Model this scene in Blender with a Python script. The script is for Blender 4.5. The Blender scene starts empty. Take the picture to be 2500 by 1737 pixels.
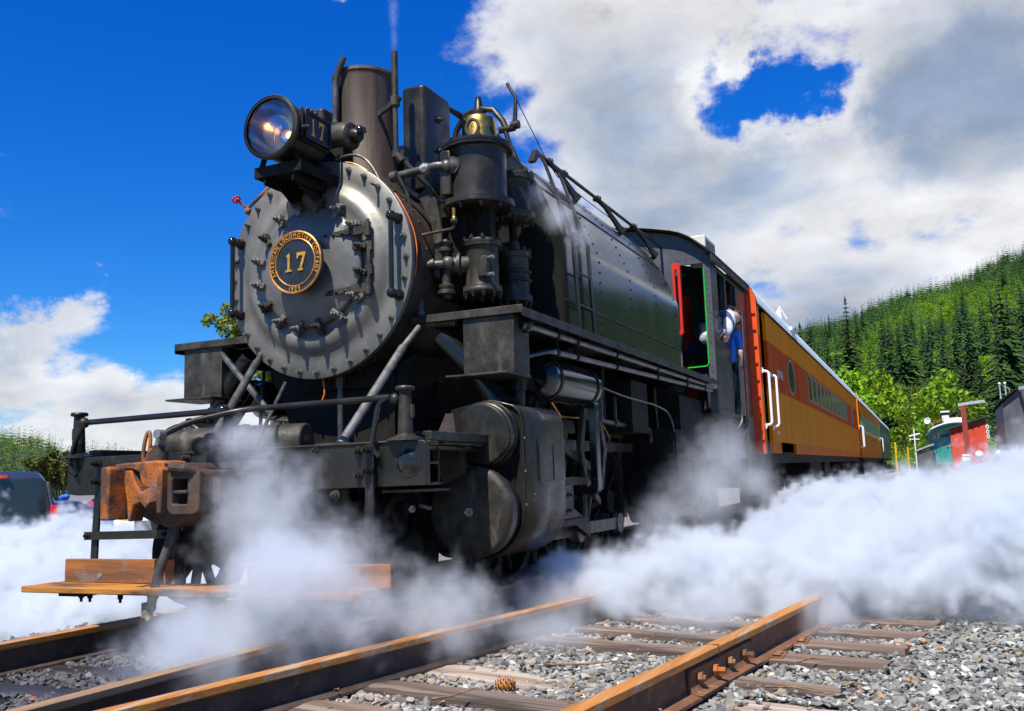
import bpy, bmesh, math, random
import numpy as np
from mathutils import Vector, Matrix
SC = bpy.context.scene
COL = SC.collection
PI = math.pi
R_ = math.radians
random.seed(7)

# ------------------------------------------------------------------ camera
cam_d = bpy.data.cameras.new('camera')
cam_d.sensor_width = 36.0
cam_d.lens = 33.104
cam_d.clip_start = 0.05
cam_d.clip_end = 12000
cam = bpy.data.objects.new('camera', cam_d)
COL.objects.link(cam)
_y, _p, _r = R_(24.4674), R_(7.6341), R_(1.8332)
_F = Vector((-math.sin(_y)*math.cos(_p), math.cos(_y)*math.cos(_p), math.sin(_p)))
_R0 = Vector((math.cos(_y), math.sin(_y), 0)); _U0 = _R0.cross(_F)
_R = math.cos(_r)*_R0 - math.sin(_r)*_U0
_U = math.sin(_r)*_R0 + math.cos(_r)*_U0
CAMLOC = Vector((3.7678, -4.2773, 0.7387))
cam.matrix_world = Matrix(((_R.x, _U.x, -_F.x, CAMLOC.x), (_R.y, _U.y, -_F.y, CAMLOC.y), (_R.z, _U.z, -_F.z, CAMLOC.z), (0, 0, 0, 1)))
SC.camera = cam

# ------------------------------------------------------------------ light
SUN_D = Vector((0.03, 1.0, -1.55)).normalized()        # direction the light travels
sun_el = math.asin(-SUN_D.z)
sun_l = bpy.data.lights.new('sun', 'SUN')
sun_l.energy = 5.0
sun_l.angle = R_(0.53)
sun_l.color = (1.0, 0.955, 0.88)
sun = bpy.data.objects.new('sun', sun_l)
sun.rotation_euler = SUN_D.to_track_quat('-Z', 'Y').to_euler()
COL.objects.link(sun)
SC.view_settings.view_transform = 'Standard'
SC.view_settings.look = 'None'
SC.view_settings.exposure = 0.58
SC.view_settings.gamma = 1.0
SC.view_settings.use_curve_mapping = False
SC.cycles.volume_bounces = 5
SC.cycles.max_bounces = 10
SC.cycles.transparent_max_bounces = 16
SC.cycles.volume_step_rate = 1.0
SC.cycles.volume_max_steps = 320
SC.cycles.use_denoising = True
SC.cycles.sample_clamp_indirect = 6.0

def build_world():
    w = bpy.data.worlds.new('World'); SC.world = w; w.use_nodes = True
    nt = w.node_tree; N = nt.nodes; L = nt.links
    bg = N['Background']
    sky = N.new('ShaderNodeTexSky'); sky.sky_type = 'NISHITA'; sky.sun_disc = False
    sky.sun_elevation = sun_el
    sky.sun_rotation = math.atan2(-SUN_D.x, -SUN_D.y)
    sky.air_density = 1.0; sky.dust_density = 0.3; sky.ozone_density = 3.0
    hs = N.new('ShaderNodeHueSaturation'); hs.inputs['Saturation'].default_value = 1.4; hs.inputs['Value'].default_value = 1.0
    hs.inputs['Hue'].default_value = 0.503
    L.new(sky.outputs[0], hs.inputs['Color'])
    tc = N.new('ShaderNodeTexCoord')
    d = tc.outputs['Generated']
    def math_(op, a, b=None, c=None, clamp=False):
        n = N.new('ShaderNodeMath'); n.operation = op; n.use_clamp = clamp
        for i, v in enumerate((a, b, c)):
            if v is None: continue
            if isinstance(v, (int, float)): n.inputs[i].default_value = v
            else: L.new(v, n.inputs[i])
        return n.outputs[0]
    sep = N.new('ShaderNodeSeparateXYZ'); L.new(d, sep.inputs[0])
    zc = math_('ADD', math_('MAXIMUM', sep.outputs[2], 0.0), 0.42)
    comb = N.new('ShaderNodeCombineXYZ')
    L.new(math_('DIVIDE', sep.outputs[0], zc), comb.inputs[0]); L.new(math_('DIVIDE', sep.outputs[1], zc), comb.inputs[1])
    L.new(math_('MULTIPLY', sep.outputs[2], 1.3), comb.inputs[2])
    def noise(scale, det, rough, off=(0, 0, 0), dist=0.0):
        mp = N.new('ShaderNodeMapping'); mp.inputs['Location'].default_value = off
        L.new(comb.outputs[0], mp.inputs[0])
        n = N.new('ShaderNodeTexNoise'); n.inputs['Scale'].default_value = scale; n.inputs['Detail'].default_value = det
        n.inputs['Roughness'].default_value = rough; n.inputs['Distortion'].default_value = dist
        L.new(mp.outputs[0], n.inputs['Vector']); return n.outputs[0]
    n1 = noise(2.3, 9, 0.56, (3.1, 1.7, 0.4), 0.25)
    n2 = noise(6.5, 8, 0.6, (0.3, 7.1, 2.0), 0.1)
    n3 = noise(1.6, 6, 0.5, (3.25, 1.55, 0.9), 0.3)
    base = math_('ADD', n1, math_('MULTIPLY', math_('SUBTRACT', n2, 0.5), 0.50))
    # where the banks and the gaps stand in the sky (directions in the world)
    acc = base
    wn = N.new('ShaderNodeTexNoise'); wn.inputs['Scale'].default_value = 5.5; wn.inputs['Detail'].default_value = 7; wn.inputs['Roughness'].default_value = .62; L.new(d, wn.inputs['Vector'])
    w1 = N.new('ShaderNodeVectorMath'); w1.operation = 'MULTIPLY_ADD'; L.new(wn.outputs['Color'], w1.inputs[0]); w1.inputs[1].default_value = (.22, .22, .22); w1.inputs[2].default_value = (-.11, -.11, -.11)
    w2 = N.new('ShaderNodeVectorMath'); w2.operation = 'ADD'; L.new(w1.outputs[0], w2.inputs[0]); L.new(d, w2.inputs[1]); dw = w2.outputs[0]
    for (dx, dy, dz), rad, amt in CLOUDS:
        v = Vector((dx, dy, dz)).normalized()
        vm = N.new('ShaderNodeVectorMath'); vm.operation = 'DISTANCE'; L.new(dw, vm.inputs[0]); vm.inputs[1].default_value = v
        mr = N.new('ShaderNodeMapRange'); mr.interpolation_type = 'SMOOTHSTEP'
        mr.inputs['From Min'].default_value = 0.0; mr.inputs['From Max'].default_value = rad
        mr.inputs['To Min'].default_value = amt; mr.inputs['To Max'].default_value = 0.0
        L.new(vm.outputs['Value'], mr.inputs['Value'])
        acc = math_('ADD', acc, mr.outputs[0])
    cov = N.new('ShaderNodeMapRange'); cov.interpolation_type = 'SMOOTHERSTEP'
    cov.inputs['From Min'].default_value = 0.60; cov.inputs['From Max'].default_value = 0.80
    L.new(acc, cov.inputs['Value'])
    cover = cov.outputs[0]
    thick = N.new('ShaderNodeMapRange'); thick.interpolation_type = 'SMOOTHSTEP'
    thick.inputs['From Min'].default_value = 0.68; thick.inputs['From Max'].default_value = 1.12
    L.new(math_('ADD', acc, math_('MULTIPLY', math_('SUBTRACT', n3, 0.5), 1.15)), thick.inputs['Value'])
    ramp = N.new('ShaderNodeMix'); ramp.data_type = 'RGBA'
    L.new(thick.outputs[0], ramp.inputs['Factor'])
    ramp.inputs[6].default_value = (10.2, 10.2, 10.3, 1); ramp.inputs[7].default_value = (3.7, 4.7, 6.4, 1)
    det = N.new('ShaderNodeMix'); det.data_type = 'RGBA'; det.blend_type = 'MULTIPLY'; det.inputs['Factor'].default_value = 1
    mrd = N.new('ShaderNodeMapRange'); mrd.inputs['From Min'].default_value = .3; mrd.inputs['From Max'].default_value = .7
    mrd.inputs['To Min'].default_value = .70; mrd.inputs['To Max'].default_value = 1.16; L.new(n2, mrd.inputs['Value'])
    cx = N.new('ShaderNodeCombineColor')
    for i in range(3): L.new(mrd.outputs[0], cx.inputs[i])
    L.new(ramp.outputs[2], det.inputs[6]); L.new(cx.outputs[0], det.inputs[7])
    mix = N.new('ShaderNodeMix'); mix.data_type = 'RGBA'
    L.new(math_('MULTIPLY', cover, 0.96), mix.inputs['Factor'])
    tint = N.new('ShaderNodeMix'); tint.data_type = 'RGBA'; tint.blend_type = 'MULTIPLY'; tint.inputs['Factor'].default_value = 1
    tg = N.new('ShaderNodeMapRange'); tg.inputs['From Max'].default_value = .5; L.new(sep.outputs[2], tg.inputs['Value'])
    tm = N.new('ShaderNodeMix'); tm.data_type = 'RGBA'; L.new(tg.outputs[0], tm.inputs['Factor']); tm.inputs[6].default_value = (.62, 1.12, 1.55, 1); tm.inputs[7].default_value = SKYTINT; L.new(tm.outputs[2], tint.inputs[7])
    L.new(hs.outputs[0], tint.inputs[6])
    L.new(tint.outputs[2], mix.inputs[6]); L.new(det.outputs[2], mix.inputs[7])
    L.new(mix.outputs[2], bg.inputs['Color'])
    bg.inputs['Strength'].default_value = 0.062
SKYTINT = (0.16, 1.06, 1.95, 1)
# cloud banks (+) and gaps (-): direction, angular radius, amount
CLOUDS = [((-0.20, 0.93, 0.29), 0.34, 0.30), ((-0.02, 0.97, 0.24), 0.30, 0.26), ((-0.26, 0.85, 0.47), 0.22, 0.28),
          ((0.08, 0.93, 0.36), 0.22, 0.28), ((-0.185, 0.905, 0.382), 0.058, -0.30), ((-0.125, 0.919, 0.370), 0.062, -0.36), ((-0.075, 0.925, 0.360), 0.045, -0.22), ((-.15, .90, .41), .05, .10), ((-0.02, .94, .33), .06, .14), ((0.06, .95, .30), .12, .18),
          ((-0.60, 0.70, 0.36), 0.30, -0.22), ((-0.80, 0.50, 0.36), 0.36, -0.18), ((-0.66, 0.72, 0.22), 0.14, -0.14),
          ((-0.446, 0.809, 0.383), 0.06, -0.08), ((-0.74, 0.67, 0.05), 0.22, 0.36), ((-0.79, 0.60, 0.14), 0.10, 0.36), ((-.70, .69, .14), .08, .16), ((-0.62, 0.78, 0.05), 0.14, 0.24), ((-0.74, .66, .20), .10, .13), ((-.76, .56, .32), .07, .19),
          ((-0.745, 0.641, 0.195), 0.055, 0.22), ((0.5, 0.8, 0.3), 0.5, 0.15), ((-0.1, 0.99, 0.05), 0.25, 0.2), ((-0.524, 0.714, 0.470), 0.04, 0.32)]
build_world()

# ------------------------------------------------------------------ materials
def _nt(name):
    m = bpy.data.materials.new(name); m.use_nodes = True
    nt = m.node_tree; return m, nt, nt.nodes, nt.links, nt.nodes['Principled BSDF']
def rgba(c): return (c[0], c[1], c[2], 1)
def M(name, c1, c2=None, rough=.5, metal=0.0, scale=5, det=6, bump=.15, bscale=60, lo=.42, hi=.62, stretch=(1, 1, 1),
      rough2=None, coat=0.0, c3=None, lo3=.58, hi3=.66, s3=9, rnd=0.0, spec=.5, world=False, stretch3=(1, 1, 1)):
    m, nt, N, L, b = _nt(name)
    tc = N.new('ShaderNodeTexCoord'); src = tc.outputs['Object']
    if world:
        g = N.new('ShaderNodeNewGeometry'); src = g.outputs['Position']
    def nz(sc, dt, st, off=0):
        mp = N.new('ShaderNodeMapping'); mp.inputs['Scale'].default_value = st; mp.inputs['Location'].default_value = (off, off*.7, off*1.3)
        L.new(src, mp.inputs[0]); n = N.new('ShaderNodeTexNoise'); n.inputs['Scale'].default_value = sc
        n.inputs['Detail'].default_value = dt; n.inputs['Roughness'].default_value = .6; L.new(mp.outputs[0], n.inputs['Vector']); return n.outputs[0]
    def mr(v, a, b_, x=0, y=1):
        n = N.new('ShaderNodeMapRange'); n.inputs['From Min'].default_value = a; n.inputs['From Max'].default_value = b_
        n.inputs['To Min'].default_value = x; n.inputs['To Max'].default_value = y; L.new(v, n.inputs['Value']); return n.outputs[0]
    def mx(f, a, b_):
        n = N.new('ShaderNodeMix'); n.data_type = 'RGBA'; L.new(f, n.inputs['Factor'])
        for i, v in ((6, a), (7, b_)):
            if isinstance(v, tuple): n.inputs[i].default_value = v
            else: L.new(v, n.inputs[i])
        return n.outputs[2]
    col = rgba(c1); f = None
    if c2 is not None:
        f = mr(nz(scale, det, stretch), lo, hi); col = mx(f, rgba(c1), rgba(c2))
    if c3 is not None:
        f3 = mr(nz(s3, 7, stretch3, 5.3), lo3, hi3); col = mx(f3, col, rgba(c3))
    if rnd:
        oi = N.new('ShaderNodeObjectInfo'); h = N.new('ShaderNodeHueSaturation')
        L.new(mr(oi.outputs['Random'], 0, 1, 1-rnd, 1+rnd), h.inputs['Value'])
        if isinstance(col, tuple): h.inputs['Color'].default_value = col
        else: L.new(col, h.inputs['Color'])
        col = h.outputs[0]
    if isinstance(col, tuple): b.inputs['Base Color'].default_value = col
    else: L.new(col, b.inputs['Base Color'])
    b.inputs['Metallic'].default_value = metal
    b.inputs['Specular IOR Level'].default_value = spec; b.inputs['Specular Tint'].default_value = (1, .90, .76, 1)
    b.inputs['Coat Weight'].default_value = coat; b.inputs['Coat Roughness'].default_value = .12
    if rough2 is not None:
        L.new(mr(nz(scale*1.7, 5, stretch, 2.2), .35, .65, rough, rough2), b.inputs['Roughness'])
    else: b.inputs['Roughness'].default_value = rough
    if bump:
        bp = N.new('ShaderNodeBump'); bp.inputs['Strength'].default_value = bump; bp.inputs['Distance'].default_value = .01
        L.new(nz(bscale, 4, stretch), bp.inputs['Height']); L.new(bp.outputs[0], b.inputs['Normal'])
    return m
MT = {}
MT['black'] = M('black_paint', (.009, .0083, .0068), (.020, .0185, .0145), .30, spec=.4, scale=2.5, rough2=.5, bump=.10, bscale=25, c3=(.060, .054, .042), lo3=.60, hi3=.78, s3=8, stretch3=(1, 1, .3))
MT['tank'] = M('tank_black_gloss', (.009, .0095, .0075), (.018, .018, .014), .17, scale=1.2, coat=.35, rough2=.26, bump=.25, bscale=2.2, c3=(.03, .031, .024), lo3=.6, hi3=.8, s3=3, stretch3=(1, .5, 2))
MT['dull'] = M('sooty_black', (.006, .0055, .0045), (.014, .0125, .010), .65, spec=.2, scale=6, rough2=.75, bump=.2)
MT['dusty'] = M('dusty_black_iron', (.017, .0155, .012), (.048, .043, .033), .36, spec=.4, scale=7, rough2=.66, bump=.3, bscale=30, c3=(.10, .085, .06), lo3=.57, hi3=.74, s3=12, stretch3=(1, 1, .35))
MT['jacket'] = M('jacket_black', (.012, .011, .009), (.030, .027, .020), .22, spec=.42, scale=4, rough2=.46, bump=.22, bscale=6, c3=(.060, .055, .042), lo3=.58, hi3=.8, s3=5, stretch3=(1, 1, .3))
MT['smokebox'] = M('graphite_grey', (.125, .118, .10), (.20, .19, .16), .38, spec=.5, metal=.3, scale=2.6, rough2=.55, bump=.35, bscale=5,
                   c3=(.13, .075, .04), lo3=.60, hi3=.80, s3=4, stretch3=(1, 1, .4))
MT['nut'] = M('worn_nut', (.17, .16, .135), (.09, .082, .07), .4, metal=.3, scale=30, bump=.1)
MT['digit_orange'] = M('orange_digit', (.95, .36, .04), None, .4, bump=0)
MT['door_blue'] = M('graphite_door', (.11, .107, .098), (.17, .162, .14), .38, spec=.5, metal=.3, scale=3, rough2=.5, bump=.3, bscale=5, c3=(.15, .11, .08), lo3=.64, hi3=.82, s3=6)
MT['brown'] = M('heated_brown_steel', (.022, .016, .012), (.045, .03, .02), .5, scale=6, rough2=.65, bump=.15)
MT['stack'] = M('weathered_stack', (.075, .055, .040), (.040, .030, .024), .55, metal=.2, scale=7, rough2=.7, bump=.25, bscale=45, stretch=(1, 1, .12),
                c3=(.15, .045, .022), lo3=.54, hi3=.68, s3=7, stretch3=(1, 1, .10))
MT['rust'] = M('orange_rust', (.36, .095, .010), (.075, .038, .022), .75, lo=.44, hi=.58, scale=6, rough2=.85, bump=.5, bscale=70, c3=(.17, .15, .14), lo3=.55, hi3=.68, s3=7)
MT['rust_dark'] = M('dark_rusty_iron', (.035, .022, .017), (.09, .045, .025), .6, scale=8, rough2=.75, bump=.4, bscale=60, c3=(.05, .05, .05), lo3=.5, hi3=.7, s3=5)
MT['rail'] = M('rail_side_rust', (.20, .085, .035), (.13, .06, .03), .7, scale=8, rough2=.85, bump=.35, bscale=60, stretch=(1, .25, 1), c3=(.26, .14, .07), lo3=.56, hi3=.7, s3=20)
MT['rail_dark'] = M('oily_rail_side', (.035, .025, .02), (.07, .045, .03), .6, scale=8, rough2=.75, bump=.35, bscale=60, c3=(.14, .08, .045), lo3=.6, hi3=.75, s3=12)
MT['railhead'] = M('rail_head_rust', (.52, .20, .035), (.36, .14, .03), .5, metal=.1, scale=10, rough2=.65, bump=.25, bscale=60, stretch=(3, .15, 1), c3=(.40, .30, .19), lo3=.5, hi3=.62, s3=16, stretch3=(3, .12, 1))
MT['railtan'] = M('worn_rail_head', (.34, .22, .12), (.25, .15, .08), .5, metal=.15, scale=10, rough2=.65, bump=.25, bscale=60, stretch=(3, .15, 1), c3=(.42, .18, .04), lo3=.56, hi3=.64, s3=18, stretch3=(3, .12, 1))
MT['steel'] = M('bare_steel', (.42, .41, .38), (.30, .27, .23), .35, metal=.8, scale=20, rough2=.5, bump=.2, c3=(.22, .12, .06), lo3=.6, hi3=.75, s3=40)
MT['pipe'] = M('worn_pipe', (.05, .05, .048), (.12, .115, .10), .35, metal=.4, scale=9, rough2=.5, bump=.1)
MT['pipe_lt'] = M('light_worn_pipe', (.20, .19, .165), (.12, .11, .095), .4, metal=.4, scale=14, rough2=.55, bump=.2)
MT['brass'] = M('brass', (.80, .47, .11), (.62, .33, .06), .22, metal=1.0, scale=8, rough2=.38, bump=.05)
MT['copper'] = M('copper_trim', (.78, .36, .10), (.52, .22, .06), .3, metal=.85, scale=20, rough2=.45, bump=.1)
MT['goldpaint'] = M('gold_lettering', (.72, .38, .06), (.58, .28, .04), .35, metal=.5, scale=20, bump=.05)
MT['plateblack'] = M('number_plate_black', (.012, .015, .019), (.02, .024, .03), .3, scale=8, rough2=.45, bump=.1)
MT['wood'] = M('weathered_plank', (.33, .115, .020), (.12, .055, .025), .7, scale=7, rough2=.8, bump=.5, bscale=30, stretch=(.12, 1, 1), c3=(.20, .18, .17), lo3=.58, hi3=.72, s3=5)
MT['wood_oil'] = M('oiled_plank', (.44, .17, .022), (.07, .035, .018), .6, scale=9, rough2=.75, bump=.5, bscale=40, stretch=(.15, 1, 1), lo=.45, hi=.6)
MT['tie'] = M('weathered_tie', (.17, .115, .08), (.06, .042, .032), .85, scale=5, rough2=.95, bump=1.0, bscale=14, stretch=(.08, 1, 1), c3=(.21, .165, .125), lo3=.54, hi3=.62, s3=14, stretch3=(.05, 1, 1), rnd=.2)
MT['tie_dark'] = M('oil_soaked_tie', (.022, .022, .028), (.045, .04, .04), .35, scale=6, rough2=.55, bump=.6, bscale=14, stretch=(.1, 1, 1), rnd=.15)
MT['tie_pale'] = M('pale_split_tie', (.42, .34, .26), (.20, .13, .09), .85, scale=9, bump=1, bscale=20, stretch=(.05, 1, 1))
MT['hose'] = M('rubber_hose', (.028, .029, .028), (.06, .06, .055), .6, scale=12, rough2=.75, bump=.2)
MT['hosefit'] = M('brassy_fitting', (.45, .38, .20), (.22, .20, .13), .4, metal=.6, scale=25, rough2=.6, bump=.4)
MT['glossy'] = M('gloss_black', (.010, .011, .011), (.016, .016, .015), .08, scale=4, rough2=.14, bump=.03, bscale=8)
MT['red'] = M('bright_red_paint', (.62, .025, .012), (.5, .02, .012), .35, scale=6, bump=.05)
MT['green_trim'] = M('bright_green_trim', (.01, .42, .035), None, .35, bump=0)
MT['dkgreen'] = M('dark_green_paint', (.008, .045, .03), (.012, .06, .04), .4, scale=6, bump=.05)
MT['cab'] = M('cab_olive_black', (.022, .024, .018), (.034, .036, .025), .28, scale=3, rough2=.4, bump=.1, bscale=9, c3=(.05, .052, .035), lo3=.55, hi3=.8, s3=2.5, stretch3=(1, 1, .3))
MT['cabfront'] = M('cab_front_grey', (.055, .056, .064), (.075, .076, .082), .4, scale=5, rough2=.5, bump=.1)
MT['coach_red'] = M('coach_end_red', (.72, .068, .006), (.62, .055, .006), .45, scale=4, rough2=.55, bump=.1, c3=(.60, .28, .12), lo3=.74, hi3=.78, s3=16)
MT['coach_ochre'] = M('coach_ochre', (.86, .255, .001), (.76, .215, .001), .5, spec=.05, scale=2, rough2=.52, bump=.25, bscale=2.0, stretch=(1, 1, .3), c3=(.50, .17, .004), lo3=.56, hi3=.78, s3=3, stretch3=(1, 2.2, .12))
MT['coach_band'] = M('coach_red_band', (.62, .075, .002), (.52, .055, .002), .5, spec=.05, scale=2, rough2=.55, bump=.2, bscale=2, c3=(.30, .035, .003), lo3=.58, hi3=.8, s3=3, stretch3=(1, 2.2, .15))
MT['coach_skirt'] = M('coach_orange_skirt', (.80, .17, .004), (.68, .13, .004), .5, spec=.05, scale=3, rough2=.4, bump=.15, bscale=2)
MT['roofsilver'] = M('silver_roof', (.74, .78, .78), (.62, .67, .67), .45, metal=.1, scale=3, rough2=.6, bump=.2, bscale=6)
MT['white'] = M('white_paint', (.80, .80, .78), None, .4, bump=.05)
MT['offwhite'] = M('off_white_housing', (.62, .62, .50), (.5, .5, .42), .5, scale=5, bump=.1)
MT['teal'] = M('teal_paint', (.02, .22, .19), (.03, .27, .22), .5, scale=4, bump=.1)
MT['shedred'] = M('shed_red', (.60, .055, .018), (.45, .04, .016), .6, scale=4, bump=.1)
MT['darkwall'] = M('dark_metal_wall', (.055, .058, .065), (.085, .09, .1), .5, scale=3, bump=.1)
MT['poleRed'] = M('faded_red_post', (.28, .035, .03), (.2, .03, .03), .6, scale=9, bump=.2)
MT['greygalv'] = M('galvanised_pole', (.45, .47, .46), (.36, .38, .38), .5, metal=.3, scale=8, bump=.1)
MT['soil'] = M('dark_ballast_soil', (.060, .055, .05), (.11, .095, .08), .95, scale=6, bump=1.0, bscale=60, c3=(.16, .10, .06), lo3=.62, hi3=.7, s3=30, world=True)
MT['groundgrey'] = M('ballast_bed', (.20, .20, .19), (.12, .115, .105), .95, scale=10, bump=1.0, bscale=90, c3=(.30, .29, .27), lo3=.5, hi3=.6, s3=45, world=True)
MT['asphalt'] = M('gravel_lot', (.14, .135, .125), (.19, .18, .165), .95, scale=2, bump=.6, bscale=30, world=True)
MT['grassland'] = M('grass_slope', (.045, .085, .02), (.09, .11, .03), .95, scale=.05, bump=.3, bscale=2, world=True)
MT['hillgreen'] = M('wooded_ground', (.014, .030, .009), (.032, .055, .014), .95, scale=.05, bump=.8, bscale=.5, world=True)
MT['bark'] = M('bark', (.10, .085, .065), (.05, .042, .034), .9, scale=6, bump=.5, bscale=20, stretch=(1, 1, .2))
MT['skin'] = M('skin', (.50, .27, .18), None, .5, bump=.05)
MT['tyre'] = M('tyre', (.02, .02, .02), None, .8, bump=.1)
MT['chrome'] = M('chrome', (.8, .8, .8), None, .12, metal=1, bump=0)
MT['cone'] = M('pine_cone', (.42, .17, .04), (.22, .08, .03), .8, scale=40, bump=.6, bscale=80)
MT['twig'] = M('dry_twig', (.26, .15, .07), (.12, .07, .04), .9, scale=30, bump=.4)
MT['orangevest'] = M('orange_vest', (.9, .22, .02), None, .7, bump=.1)
MT['bluecloth'] = M('blue_cloth', (.02, .16, .62), (.015, .12, .5), .8, scale=8, bump=.4, bscale=10)
MT['darkcloth'] = M('dark_cloth', (.015, .017, .025), (.03, .03, .04), .85, scale=8, bump=.4, bscale=10)
MT['orangewire'] = M('orange_wire', (.75, .14, .01), None, .5, bump=0)

def stripe_cloth():
    m, nt, N, L, b = _nt('striped_shirt')
    tc = N.new('ShaderNodeTexCoord'); w = N.new('ShaderNodeTexWave'); w.inputs['Scale'].default_value = 3.2; w.inputs['Distortion'].default_value = 1.2
    w.inputs['Detail'].default_value = 1; w.bands_direction = 'Y'
    L.new(tc.outputs['Object'], w.inputs[0]); r = N.new('ShaderNodeMapRange'); r.inputs['From Min'].default_value = .62; r.inputs['From Max'].default_value = .72
    L.new(w.outputs[1], r.inputs['Value']); mx = N.new('ShaderNodeMix'); mx.data_type = 'RGBA'; L.new(r.outputs[0], mx.inputs['Factor'])
    mx.inputs[6].default_value = (.62, .63, .66, 1); mx.inputs[7].default_value = (.05, .07, .12, 1); L.new(mx.outputs[2], b.inputs['Base Color'])
    b.inputs['Roughness'].default_value = .85
    n = N.new('ShaderNodeTexNoise'); n.inputs['Scale'].default_value = 9; L.new(tc.outputs['Object'], n.inputs['Vector'])
    bp = N.new('ShaderNodeBump'); bp.inputs['Strength'].default_value = .6; bp.inputs['Distance'].default_value = .05; L.new(n.outputs[0], bp.inputs['Height']); L.new(bp.outputs[0], b.inputs['Normal'])
    return m
MT['stripe'] = stripe_cloth()
def glass(name, tint=(1, 1, 1), rough=0.0, ior=1.45):
    m, nt, N, L, b = _nt(name)
    b.inputs['Base Color'].default_value = rgba(tint); b.inputs['Roughness'].default_value = rough
    b.inputs['Transmission Weight'].default_value = 1; b.inputs['IOR'].default_value = ior
    return m
def pane_glass(name):
    m, nt, N, L, b = _nt(name); t = N.new('ShaderNodeBsdfTransparent'); g = N.new('ShaderNodeBsdfGlossy'); g.inputs['Roughness'].default_value = .02
    f = N.new('ShaderNodeFresnel'); f.inputs['IOR'].default_value = 1.35; ms = N.new('ShaderNodeMixShader'); L.new(f.outputs[0], ms.inputs[0]); L.new(t.outputs[0], ms.inputs[1]); L.new(g.outputs[0], ms.inputs[2])
    L.new(ms.outputs[0], N['Material Output'].inputs['Surface']); return m
MT['lens'] = pane_glass('headlight_glass')
MT['winglass'] = M('coach_window_glass', (.006, .010, .010), (.012, .02, .018), .06, scale=3, rough2=.14, bump=.12, bscale=1.2, spec=.12)
MT['carglass'] = M('car_window_glass', (.02, .022, .025), None, .05, bump=0, spec=.8)
MT['mirror'] = M('silvered_reflector', (.62, .62, .60), None, .13, metal=1, bump=.04, bscale=8)
def emis(name, col, s):
    m, nt, N, L, b = _nt(name); b.inputs['Base Color'].default_value = rgba(col)
    b.inputs['Emission Color'].default_value = rgba(col); b.inputs['Emission Strength'].default_value = s; return m
MT['bulb'] = emis('lit_bulb', (1, .40, .06), 24)
MT['redlens'] = M('red_tail_lamp', (.75, .01, .01), None, .15, bump=0, coat=.6)
MT['amberlens'] = M('amber_lamp', (.9, .4, .05), None, .2, bump=0, coat=.5)
def carpaint(name, c): return M(name, c, None, .25, metal=.2, bump=0, coat=.8)
MT['car_grey'] = carpaint('grey_car_paint', (.035, .04, .055)); MT['car_blue'] = carpaint('blue_car_paint', (.06, .14, .32))
MT['car_red'] = carpaint('crimson_car_paint', (.42, .015, .06)); MT['car_white'] = carpaint('white_car_paint', (.75, .76, .78))
MT['car_yellow'] = carpaint('yellow_paint', (.85, .5, .02))
MT['foilcap'] = M('grease_cap_yellow', (.95, .55, .01), None, .4, bump=0)

def leafmat(name, a, b_, c, sc=.6, rnd=.25, trans=.25):
    m, nt, N, L, b = _nt(name)
    tc = N.new('ShaderNodeTexCoord'); n = N.new('ShaderNodeTexNoise'); n.inputs['Scale'].default_value = sc; n.inputs['Detail'].default_value = 4
    L.new(tc.outputs['Object'], n.inputs['Vector'])
    cr = N.new('ShaderNodeValToRGB'); e = cr.color_ramp.elements
    e[0].position = .34; e[0].color = rgba(a); e[1].position = .66; e[1].color = rgba(c); k = e.new(.5); k.color = rgba(b_)
    L.new(n.outputs[0], cr.inputs[0])
    oi = N.new('ShaderNodeObjectInfo'); h = N.new('ShaderNodeHueSaturation')
    r = N.new('ShaderNodeMapRange'); r.inputs['To Min'].default_value = 1-rnd; r.inputs['To Max'].default_value = 1+rnd; L.new(oi.outputs['Random'], r.inputs['Value'])
    r2 = N.new('ShaderNodeMapRange'); r2.inputs['To Min'].default_value = .485; r2.inputs['To Max'].default_value = .515; L.new(oi.outputs['Random'], r2.inputs['Value'])
    L.new(r.outputs[0], h.inputs['Value']); L.new(r2.outputs[0], h.inputs['Hue']); L.new(cr.outputs[0], h.inputs['Color'])
    L.new(h.outputs[0], b.inputs['Base Color']); b.inputs['Roughness'].default_value = .6; b.inputs['Specular IOR Level'].default_value = .25
    if trans:
        tr = N.new('ShaderNodeBsdfTranslucent'); L.new(h.outputs[0], tr.inputs[0]); ms = N.new('ShaderNodeMixShader'); ms.inputs[0].default_value = trans
        L.new(b.outputs[0], ms.inputs[1]); L.new(tr.outputs[0], ms.inputs[2]); L.new(ms.outputs[0], N['Material Output'].inputs['Surface'])
    return m
MT['conifer'] = leafmat('conifer_needles', (.010, .032, .008), (.026, .065, .012), (.065, .11, .016), .5, .5, .15)
MT['broadleaf'] = leafmat('spring_leaves', (.09, .19, .006), (.18, .32, .008), (.30, .42, .012), .8, .25, .3)
MT['olive'] = leafmat('olive_leaves', (.06, .08, .012), (.12, .14, .02), (.2, .19, .03), .8, .3, .2)
MT['near_leaf'] = leafmat('near_tree_leaves', (.05, .10, .012), (.12, .18, .02), (.34, .28, .03), 2.5, .1, .3)

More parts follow.
